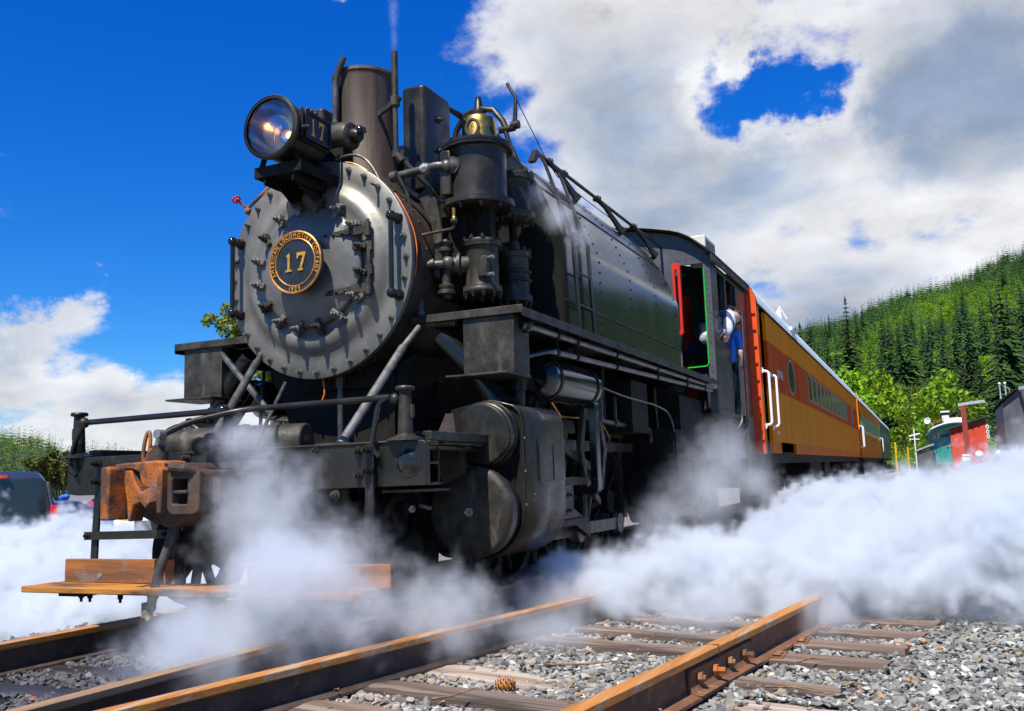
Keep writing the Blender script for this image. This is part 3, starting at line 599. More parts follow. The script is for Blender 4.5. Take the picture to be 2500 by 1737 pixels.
# dark bracket plate from smokebox to pump
L_('pump_bracket', 'dusty', MB().prism([(.62, 2.70), (.70, 2.76), (.76, 2.66), (.80, 2.45), (.80, 2.25), (.77, 2.10), (.735, 2.12), (.745, 2.3), (.72, 2.5), (.66, 2.62)], (0, 1.16, 0), (1, 0, 0), (0, 0, 1), (0, .03, 0)), bevel=.004)
L_('conduit', 'pipe', MB().tube([(.16+.44*t, .86+.02*math.sin(3*t), 2.945+.055*math.sin(PI*t)-.42*t*t*t-.05*t) for t in [i/24 for i in range(25)]], .0105, 8))
L_('wire', 'copper', MB().tube([(.15+.40*t, .88, 2.93+.01*math.sin(PI*t)-.28*t*t) for t in [i/16 for i in range(17)]], .004, 6))
L_('wire', 'orangewire', MB().tube([(.742*math.cos(a), .925+.01*math.sin(a*9), Z0+.742*math.sin(a)) for a in [R_(38-3.0*i) for i in range(17)]], .004, 6))
L_('copper_line', 'copper', MB().bend([(-.44, .88, 2.83), (-.56, .93, 2.74), (-.60, .98, 2.66), (-.735, 1.0, 2.45), (-.745, 1.0, 2.2)], .008, 8))
L_('valve_stem', 'rust', MB().cyl((-.42, .9, 2.87), (-.60, .86, 2.72), .013, n=8).cyl((-.595, .86, 2.715), (-.635, .81, 2.765), .009, n=8).sph((-.59, .86, 2.70), .026, 10, 8))
L_('valve_wheel', 'red', MB().tube([Vector((-.645, .80, 2.778))+Vector((.6, 0, .5)).normalized()*.028*math.cos(t)+Vector((0, 1, 0))*.028*math.sin(t) for t in [2*PI*i/16 for i in range(16)]], .007, 6, closed=True).cyl((-.64, .80, 2.77), (-.65, .80, 2.79), .012, n=8))

# --- bell and its hanger
bx, by = .40, 2.60
prof = [(.185, 3.47), (.176, 3.49), (.160, 3.56), (.150, 3.64), (.142, 3.74), (.130, 3.79), (.095, 3.815), (.0, 3.82)]
L_('bell', 'brass', MB().lathe(prof+[(0, 3.80), (.12, 3.75), (.155, 3.55), (.185, 3.47)], (bx, by, 0), (0, 0, 1), 48))
yk = MB(); yk.lathe([(0, 3.815), (.06, 3.815), (.065, 3.85), (.04, 3.88), (.035, 3.94), (.025, 3.96), (.025, 3.99), (0, 3.99)], (bx, by, 0), (0, 0, 1), 16)
yk.tube([(bx-.24, by, 3.60), (bx-.22, by, 3.73), (bx-.14, by, 3.85), (bx, by, 3.89), (bx+.14, by, 3.85), (bx+.22, by, 3.74), (bx+.25, by, 3.67)], .027, 10)
L_('bell_yoke', 'black', yk)
L_('bell_stand', 'black', MB().tube([(bx+.24, by, 3.67), (bx+.27, by, 3.55), (bx+.33, by+.02, 3.38), (bx+.36, by, 3.2), (bx+.30, by, 2.95)], [.022, .02, .024, .035, .05], 10).tube([(bx-.24, by, 3.62), (bx-.27, by, 3.4), (bx-.22, by, 3.1)], [.02, .02, .03], 10).cyl((bx+.19, by, 3.66), (bx+.33, by, 3.66), .03, n=14).cyl((bx-.30, by, 3.61), (bx-.18, by, 3.61), .03, n=14))
L_('bell_lever', 'black', MB().tube([(bx+.33, by, 3.68), (bx+.34, by, 3.80), (bx+.345, by, 3.92), (bx+.30, by, 4.0), (bx+.275, by, 4.055)], [.024, .018, .014, .013, .016], 8).cyl((bx+.30, by, 3.68), (bx+.37, by, 3.68), .035, n=12))
L_('bell_cord', 'dull', MB().tube([(bx+.34, by, 3.93), (.80, 3.05, 3.55), (.85, 3.2, 3.40), (.9, 3.8, 3.33), (.93, 4.4, 3.30), (.93, 5.2, 3.27), (.9, 6.0, 3.25)], .0042, 5))
L_('smokebox_saddle_dome', 'dull', MB().lathe([(.30, 2.95), (.30, 3.35), (.22, 3.45), (0, 3.48)], (.0, 2.3, 0), (0, 0, 1), 32))

# --- saddle/side tank
half = [(1.292, 1.86), (1.298, 2.2), (1.300, 2.49), (1.285, 2.58), (1.255, 2.66), (1.19, 2.81), (1.13, 2.94), (1.05, 3.06), (.97, 3.17), (.86, 3.28), (.70, 3.37), (.48, 3.44), (.2, 3.48)]
prof = half+[(-x, z) for x, z in half[::-1]]
m = MB(); nseg = [2.08, 2.6, 3.4, 4.2, 4.9, 5.48]; n = len(prof); vs = []; fs = []
for y in nseg:
    for x, z in prof: vs.append((x, y, z))
for i in range(len(nseg)-1):
    for k in range(n-1): fs.append((i*n+k, i*n+k+1, (i+1)*n+k+1, (i+1)*n+k))
fs += [tuple(range(n)), tuple((len(nseg)-1)*n+k for k in range(n))]; m.add(vs, fs)
tank = L_('water_tank', 'tank', m, sharp=30)
mb = MB(); off = 1.006
mb.tube([(x*1.004, 2.085, z+.002) for x, z in half], .012, 6); mb.build('edge_bead', 'dull', tank)
mb = MB(); mb.bar((1.303, 2.1, 2.065), (1.303, 5.46, 2.065), .008, .014); mb.bar((1.12, 2.1, 2.965), (1.12, 5.46, 2.965), .008, .01, (1, 0, 1)); mb.build('seam_strip', 'dusty', tank)
rv = MB()
def outline(t):
    seg = []; tot = 0
    for a, b in zip(half[:-1], half[1:]): l = math.dist(a, b); seg.append((tot, l, a, b)); tot += l
    t *= tot
    for s0, l, a, b in seg:
        if t <= s0+l+1e-9: k = (t-s0)/l; x = a[0]+(b[0]-a[0])*k; z = a[1]+(b[1]-a[1])*k; nx, nz = (b[1]-a[1])/l, -(b[0]-a[0])/l; return x, z, abs(nx), abs(nz)
for y in (2.95, 3.78, 4.62, 5.35):
    for i in range(20): x, z, nx, nz = outline((i+.5)/26); rv.rivet((x+nx*.002, y, z), (nx, 0, nz), .0125)
rv.build('rivet', 'tank', tank, kind='stuff')

# running boards, their pipes and the front step boxes
for s in (1, -1):
    x0, x1 = sorted((s*.62, s*1.43))
    b = L_('running_board', 'dusty', MB().box(x0, x1, 1.045, 6.70, 1.806, 1.826).box(min(s*1.424, s*1.436), max(s*1.424, s*1.436), 1.04, 6.70, 1.768, 1.826).box(x0, x1, 1.036, 1.046, 1.790, 1.842), bevel=.003)
    for k in range(9): MB().rivet((s*(.70+.085*k), 1.036, 1.835), (0, -1, 0), .006).build('rivet', 'dusty', b)
    for yy in (1.3, 2.4, 3.5, 4.6, 5.7): MB().prism([(s*.7, 1.80), (s*1.38, 1.80), (s*1.38, 1.775), (s*.7, 1.60)], (0, yy, 0), (1, 0, 0), (0, 0, 1), (0, .02, 0)).build('bracket', 'dull', b)
    xa, xb = sorted((s*.996, s*1.356))
    sb = L_('step_box', 'dusty', MB().box(xa, xb, 1.06, 1.075, 1.418, 1.79).box(min(s*.996, s*1.008), max(s*.996, s*1.008), 1.075, 1.30, 1.418, 1.79).box(min(s*1.344, s*1.356), max(s*1.344, s*1.356), 1.075, 1.30, 1.418, 1.79), bevel=.004)
    xa2, xb2 = sorted((s*.95, s*1.38))
    MB().box(xa2, xb2, .90, 1.26, 1.398, 1.412).build('step_plate', 'dusty', sb, bevel=.003)
    for k in range(4): MB().rivet((s*(1.05+.08*k), 1.06, 1.45), (0, -1, 0), .007).build('rivet', 'dusty', sb)
    # two long steam pipes under the board
    for zz, xx, y0 in ((1.735, 1.375, 1.25), (1.615, 1.37, 1.66)):
        p_ = L_('long_pipe', 'pipe_lt', MB().cyl((s*xx, y0, zz), (s*xx, 6.5, zz+(.09 if y0 > 1.5 else .015)), .020, n=14))
        for yy in (1.72, 2.1, 3.0, 4.2, 5.3, 6.1):
            zc = zz+(yy-y0)/(6.5-y0)*(.09 if y0 > 1.5 else .015); MB().cyl((s*xx, yy, zc), (s*xx, yy+.035, zc), .029, n=14).bar((s*xx, yy+.017, zc+.02), (s*xx, yy+.017, 1.80), .012, .03).build('pipe_hanger', 'dull', p_)
    L_('pipe_valve', 'glossy', MB().sph((s*1.37, 1.22, 1.735), .05, 14, 10).cyl((s*1.36, 1.15, 1.735), (s*1.37, 1.25, 1.735), .035, n=14).bend([(s*1.37, 1.66, 1.615), (s*1.36, 1.60, 1.61), (s*1.25, 1.2, 1.52)], .02, 10))
lad = MB()
for yb_, yt_ in ((2.24, 2.90), (2.57, 3.24)):
    lad.bar((.86, yt_, 3.44), (1.335, yb_, 2.56), .016, .05, (0, 1, 0)).bar((1.335, yb_, 2.57), (1.345, yb_+.06, 1.83), .016, .05, (0, 1, 0)).cyl((.86, yt_, 3.43), (.81, yt_+.02, 3.51), .014, n=8)
L_('ladder', 'black', lad)
for z, x, y_ in ((3.05, 1.07, 2.60), (2.62, 1.30, 2.28), (2.30, 1.338, 2.26), (2.05, 1.341, 2.28)): L_('rung', 'dusty', MB().cyl((x, y_, z), (x, y_+.33, z), .010, n=8))
hr = L_('handrail', 'black', MB().cyl((.80, 2.86, 3.52), (.80, 6.9, 3.52), .017, n=12))
for y in (3.15, 4.42, 5.62, 6.80):
    MB().tube([(.80, y, 3.52), (.86, y+.06, 3.44), (.93, y+.16, 3.30), (.98, y+.2, 3.20)], [.026, .022, .028, .036], 10).sph((.80, y, 3.52), .036, 12, 8).cyl((.76, y, 3.52), (.84, y, 3.52), .022, n=8).cyl((.96, y+.19, 3.22), (.99, y+.21, 3.19), .05, n=14).build('rail_post', 'black', hr)
MB().prism([(2.74, 3.40), (2.80, 3.40), (2.92, 3.52), (2.84, 3.53)], (.775, 0, 0), (0, 1, 0), (0, 0, 1), (.05, 0, 0)).build('rail_end', 'black', hr); MB().cyl((.80, 3.5, 3.52), (.80, 3.56, 3.52), .03, n=10).build('rail_collar', 'black', hr)

# --- cab
cabw = 1.385
def roofz(x): return 3.80-.13*(x/.9)**2 if abs(x) < .9 else 3.67-.36*((abs(x)-.9)/.5)**1.6
arc = [(x, roofz(x)) for x in [cabw*(-1+i/12) for i in range(25)]]
m = MB()
dr = (1.0, 1.30, 2.01, 3.25)
m.prism([(dr[1], 1.5), (cabw, 1.5)]+[(x, z) for x, z in arc[::-1] if x > dr[1]-.06]+[(dr[1], 3.25)], (0, 6.75, 0), (1, 0, 0), (0, 0, 1), (0, .03, 0))
m.prism([(-cabw, 3.27), (cabw, 3.27)]+[(x, z+.001) for x, z in arc[::-1]], (0, 6.751, 0), (1, 0, 0), (0, 0, 1), (0, .028, 0))
m.box(-cabw, -.80, 6.75, 6.78, 1.5, 3.27); m.box(.62, .99, 6.75, 6.78, 1.5, 3.27)
cf = L_('cab_front', 'cabfront', m)
rr_ = MB()
for k in range(24): rr_.rivet((1.345, 6.75, 1.6+.071*k), (0, -1, 0), .012)
for k in range(8): rr_.rivet((.62+.095*k, 6.75, 3.33), (0, -1, 0), .012)
for k in range(12): x = 1.3-.1*k; rr_.rivet((x, 6.75, roofz(x)-.04), (0, -1, 0), .012)
rr_.build('rivet', 'cabfront', cf, kind='stuff')
L_('door_trim', 'green_trim', MB().bend([(1.306, 6.742, 3.20), (1.306, 6.742, 2.02), (1.05, 6.742, 2.015)], .009, 6, .05))
L_('window_frame', 'red', MB().ringplate(rrect(.955, 1.05, 2.4, 3.28, .04), rrect(.985, 1.02, 2.45, 3.20, .015), (0, 6.62, 0), (1, 0, 0), (0, 0, 1), (0, .05, 0)))
SH = 1.50
# side sheets with window and door openings
for s in (1, -1):
    x0, x1 = sorted((s*1.36, s*1.39)); wy = 6.781
    m = MB(); m.box(x0, x1, wy, 7.08, SH, 3.28); m.box(x0, x1, 7.08, 7.68, SH, 2.37); m.box(x0, x1, 7.08, 8.17, 3.22, 3.28); m.box(x0, x1, 7.50, 7.56, 2.37, 3.22); m.box(x0, x1, 8.17, 8.84, SH, 3.30)
    sd = L_('cab_side', 'cab', m, bevel=.003)
    rv = MB()
    for k in range(26): rv.rivet((s*1.39, 6.80, 1.54+.068*k), (s, 0, 0), .009)
    for k in range(14): rv.rivet((s*1.39, 6.85+.06*k, 1.53), (s, 0, 0), .009); rv.rivet((s*1.39, 6.86+.06*k, 2.32), (s, 0, 0), .008)
    for k in range(8): rv.rivet((s*1.39, 7.64, 1.56+.1*k), (s, 0, 0), .008)
    rv.build('rivet', 'cab', sd, kind='stuff')
    for yy in (7.51, 7.66, 8.12):
        MB().box(min(s*1.33, s*1.355), max(s*1.33, s*1.355), yy, yy+.09, SH if yy > 7.6 else 2.37, 3.22).build('frame_post', 'dkgreen', sd)
    MB().box(min(s*1.30, s*1.39), max(s*1.30, s*1.39), 6.76, 8.9, SH-.04, SH-.003).build('sill_angle', 'dusty', sd)
    for (y_, z1_, z0_) in ((7.80, 2.88, 1.30), (8.18, 2.88, 1.25)):
        MB().bend([(s*1.38, y_-.12 if y_ < 8 else y_+.0, z1_), (s*1.45, y_, z1_-.005), (s*1.45, y_, z0_+.1), (s*1.40, y_-.12, z0_)], .014, 10, .06).build('cab_handrail', 'pipe_lt', sd)
    L_('cab_step', 'black', MB().box(min(s*1.15, s*1.45), max(s*1.15, s*1.45), 8.0, 8.5, .62, .65).box(min(s*1.40, s*1.42), max(s*1.40, s*1.42), 8.2, 8.8, .65, 1.5).box(min(s*1.15, s*1.45), max(s*1.15, s*1.45), 8.0, 8.5, .95, .97))
# lettering on the cab side, worn number
vs, fs = textmesh('17', .26, .004); MB().add([(1.392+v.z, 7.38+v.x*.8, 1.93+v.y) for v in vs], fs).build('digit', 'pipe_lt', loco, smooth=False, kind='stuff')
m = MB()
vs = []; fs = []; ys = [6.62, 6.9, 8.6, 8.95]
for j, y in enumerate(ys):
    for x, z in arc: vs.append((x*1.03, y, z+.03-(.02 if j in (0,) else 0)))
n = len(arc)
for j in range(len(ys)-1):
    for k in range(n-1): fs.append((j*n+k, j*n+k+1, (j+1)*n+k+1, (j+1)*n+k))
m.add(vs, fs); rf = L_('cab_roof', 'cab', m)
sm = rf.modifiers.new('s', 'SOLIDIFY'); sm.thickness = .02; sm.offset = 1
MB().bar((1.43, 6.62, 3.30), (1.43, 8.95, 3.30), .02, .07).build('gutter', 'dusty', rf)
ac = L_('roof_hatch', 'offwhite', MB().box(.88, 1.19, 7.45, 8.05, 3.50, 3.80), bevel=.02)
for k in range(5): MB().box(1.191, 1.196, 7.50, 8.0, 3.56+.04*k, 3.575+.04*k).build('louvre', 'dull', ac)
L_('cab_back', 'dkgreen', MB().box(.75, 1.355, 8.80, 8.83, 1.5, 2.45).box(.65, .80, 8.80, 8.83, 2.4, 3.3)); L_('cab_back', 'dkgreen', MB().box(-1.355, -.55, 8.80, 8.83, 1.5, 2.45).box(-1.36, -.6, 8.80, 8.83, 2.4, 3.3))
L_('cab_back', 'dkgreen', MB().prism([(-cabw+.03, 3.30), (cabw-.03, 3.30)]+[(x*.98, z-.005) for x, z in arc[::-1]], (0, 8.85, 0), (1, 0, 0), (0, 0, 1), (0, .02, 0)))
L_('cab_floor', 'dull', MB().box(-1.35, 1.35, 6.79, 8.8, 1.46, 1.50))
L_('backhead', 'dull', MB().lathe([(0, 7.30), (.70, 7.30), (.72, 7.28), (.78, 6.74)], (-.1, 0, 2.28), (0, 1, 0), 40).box(-.6, .5, 7.0, 7.4, 1.5, 2.2))
L_('rear_frame', 'dull', MB().box(-1.2, 1.2, 6.5, 8.85, .95, 1.44).box(1.0, 1.3, 7.6, 8.8, 1.0, 1.4))
L_('coal_bunker_side', 'dkgreen', MB().box(1.36, 1.385, 8.845, 8.93, 1.05, 3.25).box(-1.385, -1.36, 8.845, 8.93, 1.05, 3.25))
L_('rear_coupler', 'rust_dark', MB().box(-.13, .13, 8.8, 9.2, .72, .98))
# --- pilot beam (cast, with pockets at its ends)
m = MB()
body = [(-1.20, .975), (1.20, .975), (1.30, .970), (1.315, .955), (1.315, .735), (.62, .730), (.50, .66), (.30, .62), (-.30, .62), (-.55, .64), (-.70, .70), (-.78, .74), (-1.22, .74), (-1.285, .75), (-1.30, .80), (-1.285, .83), (-1.30, .95)]
m.prism(body, (0, .0, 0), (1, 0, 0), (0, 0, 1), (0, .04, 0))
m.box(-1.25, 1.25, .04, .32, .955, .972); m.box(-1.25, 1.25, .04, .30, .738, .75); m.box(1.20, 1.315, .04, .14, .945, .970); m.box(1.20, 1.315, .04, .14, .735, .752); m.box(1.20, 1.315, .04, .14, .845, .860); m.box(1.19, 1.20, .04, .14, .75, .95)
m.box(1.303, 1.315, .128, .14, .735, .97)
beam = L_('pilot_beam', 'black', m, bevel=.004)
MB().lathe([(.0, -.022), (.03, -.021), (.055, -.012), (.07, .0), (.078, .001), (.078, .004)], (1.205, -.003, .853), (0, 1, 0), 32).build('pocket_cover', 'glossy', beam, sharp=70)
for x, z in ((.90, .93), (.90, .80), (.62, .94), (.30, .93), (-.30, .94), (-.55, .93), (.75, .70), (.10, .70)): MB().bolt((x, 0, z), (0, -1, 0), .018, .03, .02).build('bolt', 'dusty', beam)
mb = MB()
for i in range(5):
    for j in range(3): mb.rivet((-.78+.03*j, 0, .945-.02*i), (0, -1, 0), .008)
for z in (.86, .84, .81, .79): mb.rivet((-.70, 0, z), (0, -1, 0), .010)
for z in (.93, .915, .78, .765): mb.rivet((-.86, 0, z), (0, -1, 0), .012)
for z in (.945, .90, .86, .80, .77): mb.rivet((1.0, 0, z), (0, -1, 0), .009)
mb.build('rivet', 'black', beam, kind='stuff')
L_('beam_lip', 'dusty', MB().box(-.33, 1.18, -.012, 0, .964, .974).box(-.15, .4, -.05, -.001, .865, .90), bevel=.003)
# cut lever, corner posts, front handrails
for s, x in ((-1, -1.235), (1, 1.175)):
    p_ = L_('corner_post', 'dusty' if s > 0 else 'black', MB().lathe([(.10, .972), (.098, .985), (.06, .995), (.042, 1.01), (.038, 1.10), (.034, 1.19), (.032, 1.235), (.050, 1.24), (.054, 1.252), (.048, 1.262), (0, 1.262)], (x, .03, 0), (0, 0, 1), 24))
    MB().sph((x-s*.055, .02, 1.195), .034, 14, 10).cyl((x, .03, 1.195), (x-s*.12, .02, 1.195), .017, n=10).build('rail_socket', 'black', p_)
    MB().box(x+.032 if s > 0 else x-.052, x+.052 if s > 0 else x-.032, .02, .04, 1.09, 1.16).build('lug', 'dusty', p_)
L_('front_handrail', 'glossy', MB().cyl((-1.17, .02, 1.195), (-.055, .02, 1.205), .0185, n=12))
L_('rail_ball', 'glossy', MB().sph((-.055, .02, 1.205), .036, 16, 12).cyl((-.05, .02, 1.20), (-.05, .05, 1.20), .018, n=10))
L_('centre_post', 'dull', MB().bar((-.05, .06, .96), (-.05, .06, 1.20), .045, .03, (0, 1, 0)))
L_('coupler_lever', 'black', MB().bend([(1.10, .0, 1.205), (.30, .0, 1.20), (.12, -.03, 1.195), (-.08, -.22, 1.13), (-.15, -.33, 1.065)], .0175, 12, .12))
for pts in ([(-1.14, -.01, 1.195), (-1.21, -.025, 1.06), (-1.245, -.03, .93), (-1.18, -.025, .865)], [(1.09, -.0, 1.205), (1.045, -.03, 1.17), (1.0, -.035, .94), (1.045, -.025, .893)]):
    L_('bent_grab_rod', 'glossy', MB().tube(rounded(pts, .10, 5), .0145, 10))

# --- knuckle coupler
cy = -.36
cp = L_('coupler', 'rust_dark', MB().prism([(-.19, .62), (-.17, .90), (.02, .90), (.05, .87), (.05, .61), (-.05, .555), (-.13, .55)], (-.05, -.30, 0), (1, 0, 0), (0, 0, 1), (0, .22, 0)).box(-.16, .05, -.12, .02, .66, .86), bevel=.014)
MB().prism([(-.425, .60), (-.425, .885), (-.375, .89), (-.36, .88), (-.36, .60)], (0, -.52, 0), (1, 0, 0), (0, 0, 1), (.02, .22, 0)).build('guard_arm', 'rust', cp, bevel=.01)
MB().prism([(-.44, .62), (-.43, .885), (-.16, .905), (-.14, .78), (-.20, .60), (-.30, .56)], (0, -.235, 0), (1, 0, 0), (0, 0, 1), (0, .05, 0)).build('coupler_back', 'rust_dark', cp, bevel=.008)  # dark rusty iron, its dark tone also painted in as the recess's shade
MB().prism([(-.44, .875), (-.43, .905), (-.12, .915), (-.07, .905), (-.07, .76), (-.12, .76), (-.20, .765), (-.235, .80), (-.25, .855), (-.30, .87)], (.0, -.42, 0), (1, 0, 0), (0, 0, 1), (0, .18, 0)).build('top_lug', 'rust', cp, bevel=.010)
MB().prism([(-.42, .865), (-.34, .868), (-.31, .80), (-.27, .745), (-.20, .775), (-.10, .77), (-.10, .70), (-.20, .685), (-.235, .655), (-.27, .69), (-.32, .675), (-.345, .60), (-.345, .59), (-.36, .59), (-.37, .70), (-.39, .78)], (.035, -.42, 0), (1, 0, 0), (0, 0, 1), (0, .10, 0)).build('knuckle', 'rust', cp, bevel=.009)
MB().prism([(-.105, .63), (-.105, .86), (-.085, .88), (-.07, .86), (-.07, .63)], (.02, -.455, 0), (1, 0, 0), (0, 0, 1), (0, .13, 0)).build('knuckle_nose', 'rust', cp, bevel=.008)
MB().ringplate(rrect(-.05, .13, .62, .865, .04), rrect(-.022, .062, .675, .81, .012), (.0, -.40, 0), (1, .28, 0), (0, 0, 1), (0, .10, 0)).box(-.03, .07, -.395, -.32, .730, .750).build('knuckle_web', 'rust_dark', cp, bevel=.006)
MB().tube([(-.03, -.41, .875), (.06, -.40, .865), (.12, -.33, .84), (.16, -.22, .83)], [.026, .026, .02, .02], 10).build('arm_rib', 'rust_dark', cp)
MB().cyl((-.20, -.33, .90), (-.20, -.33, .965), .055, n=18).cyl((-.20, -.33, .96), (-.20, -.33, 1.0), .035, n=14).build('pin_boss', 'rust_dark', cp)
MB().tube([(-.275+.022*math.cos(t)*1.0, -.34+.012*math.sin(t), .995+.085*math.sin(t)) for t in [2*PI*i/20 for i in range(20)]], .011, 8, closed=True).build('chain_link', 'rust', cp)
MB().tube([(-.235+.016*math.cos(t), -.33+.018*math.cos(t), .935+.05*math.sin(t)) for t in [2*PI*i/16 for i in range(16)]], .009, 8, closed=True).build('chain_link', 'rust', cp)
MB().bar((-.16, -.36, 1.06), (-.21, -.34, .97), .03, .014, (0, 1, 0)).cyl((-.16, -.385, 1.06), (-.16, -.335, 1.06), .026, n=14).build('lift_clevis', 'steel', cp)
L_('air_hose', 'hose', MB().tube(rounded([(-.17, -.22, .60), (-.185, -.24, .48), (-.235, -.27, .32), (-.275, -.27, .20)], .1, 5), .026, 14))
hf = L_('hose_coupling', 'hosefit', MB().cyl((-.272, -.27, .215), (-.282, -.27, .165), .031, n=16).cyl((-.28, -.27, .175), (-.295, -.27, .12), .026, n=14).sph((-.30, -.27, .115), .034, 12, 8).tube([(-.30, -.27, .12), (-.315, -.275, .08), (-.29, -.28, .045)], [.032, .03, .02], 10).box(-.345, -.325, -.29, -.25, .06, .14))
L_('signal_hose', 'glossy', MB().tube(rounded([(-.12, -.05, .99), (-.05, -.12, 1.06), (.04, -.06, 1.03), (.09, .0, .96)], .08, 5), .02, 12))
L_('hose_bracket', 'dull', MB().sph((-.10, -.12, 1.0), .05, 12, 8).box(-.16, -.02, -.10, .0, .955, 1.0))

# --- footboards
for x in (-.975, -.33, .37, .99):
    L_('step_hanger', 'black', MB().bar((x, -.03, .90), (x+.01, -.06, .50), .052, .016, (0, 1, 0)).bar((x+.01, -.06, .50), (x+.02, -.08, .20), .052, .016, (0, 1, 0)), bevel=.003)
for x in (-.975, .99):
    for z in (.93, .82): MB().bolt((x, -.04, z), (0, -1, 0), .02, .05, .02).build('step_bolt', 'black', beam)
L_('tie_bar', 'black', MB().bar((-1.02, -.09, .495), (-.35, -.09, .503), .016, .048, (0, 0, 1)).bolt((-.99, -.10, .497), (0, -1, 0), .015, .015).bolt((-.38, -.10, .503), (0, -1, 0), .015, .015))
L_('tie_bar', 'black', MB().bar((.33, -.09, .498), (1.02, -.09, .50), .016, .048, (0, 0, 1)))
L_('toe_board', 'wood', MB().box(-1.13, -.215, -.135, -.10, .225, .362), bevel=.004)
L_('toe_board', 'wood', MB().box(.26, 1.172, -.135, -.10, .225, .345), bevel=.004)
L_('foot_board', 'wood_oil', MB().prism([(-1.22, 0), (.36, 0), (.36, .30), (-1.22, .30)], (0, -.36, .188), (1, 0, 0), (0, 1, 0), (0, 0, .036)), bevel=.006)
L_('foot_board', 'wood_oil', MB().prism([(.40, 0), (1.10, 0), (1.10, .30), (.40, .30)], (0, -.36, .188), (1, 0, 0), (0, 1, 0), (0, 0, .036)), bevel=.006)
for x in (-.91, -.84, -.05, -.60, .6, 1.1): MB().bolt((x, -.20, .188), (0, 0, -1), .015, .045, .02).build('board_bolt', 'dull', beam)
for x in (-.84, -.38, .30, 1.0): MB().bolt((x, -.136, .265), (0, -1, 0), .014, .006, 0).build('board_bolt', 'steel', beam)
L_('board_brace', 'dull', MB().box(-.98, -.78, -.30, -.12, .165, .185))
L_('front_steps_strap', 'dull', MB().box(-.245, -.215, -.15, -.09, .20, .48))

# --- smokebox braces down to the beam, dark deck and saddle
for s in (1, -1):
    L_('smokebox_brace', 'pipe_lt' if s > 0 else 'pipe', MB().cyl((s*.70 if s > 0 else -.28, .12, .975), (s*.70 if s > 0 else -.46, .80, 1.60), .027, n=14).cyl((s*.70 if s > 0 else -.46, .80, 1.60), (s*.735 if s > 0 else -.50, .95, 1.75), .02, n=12))
L_('smokebox_brace', 'pipe', MB().cyl((.11, .10, .98), (-.10, .65, 1.42), .012, n=10))
L_('smokebox_brace', 'pipe', MB().cyl((-.94, 1.0, 1.72), (-.30, .75, 1.24), .022, n=12))
L_('brace_foot', 'dusty', MB().box(.60, .82, .02, .16, .972, .984))
L_('deck_plate', 'dusty', MB().box(-1.2, 1.2, .20, 1.0, .93, .945))
L_('frame', 'dull', MB().box(-.62, -.50, .30, 6.4, .38, .95).box(.50, .62, .30, 6.4, .38, .95).box(-.62, .62, .32, .40, .45, .95).box(-.30, .45, 1.1, 1.5, .5, 1.5).box(-.30, .35, 1.05, 1.6, 1.4, 1.55).box(-.55, .55, 1.5, 6.4, 1.2, 1.5))
L_('buffer_drum', 'dusty', MB().cyl((-.75, .35, 1.03), (.15, .55, 1.03), .115, n=28), bevel=.01)
L_('saddle', 'dull', MB().prism([(-.62, 1.60), (-.3, 1.50), (.3, 1.50), (.62, 1.60), (.45, 1.25), (.40, 1.0), (-.40, 1.0), (-.45, 1.25)], (0, 1.12, 0), (1, 0, 0), (0, 0, 1), (0, .7, 0)))
for i in range(9): a = R_(-130+10*i); MB().bolt((.70*math.cos(a), .99, Z0+.70*math.sin(a)), (math.cos(a), 0, math.sin(a)), .016, .03).build('bolt', 'dusty', smoke)
L_('drain_pipe', 'pipe', MB().cyl((.10, .98, 1.50), (.10, .98, 1.02), .02, n=10).cyl((.10, .98, 1.47), (.10, .98, 1.40), .032, n=10))
L_('wire_loop', 'orangewire', MB().tube([(.0, .92, 1.47), (.02, .91, 1.40), (.02, .91, 1.36), (-.01, .91, 1.29)], .006, 6))

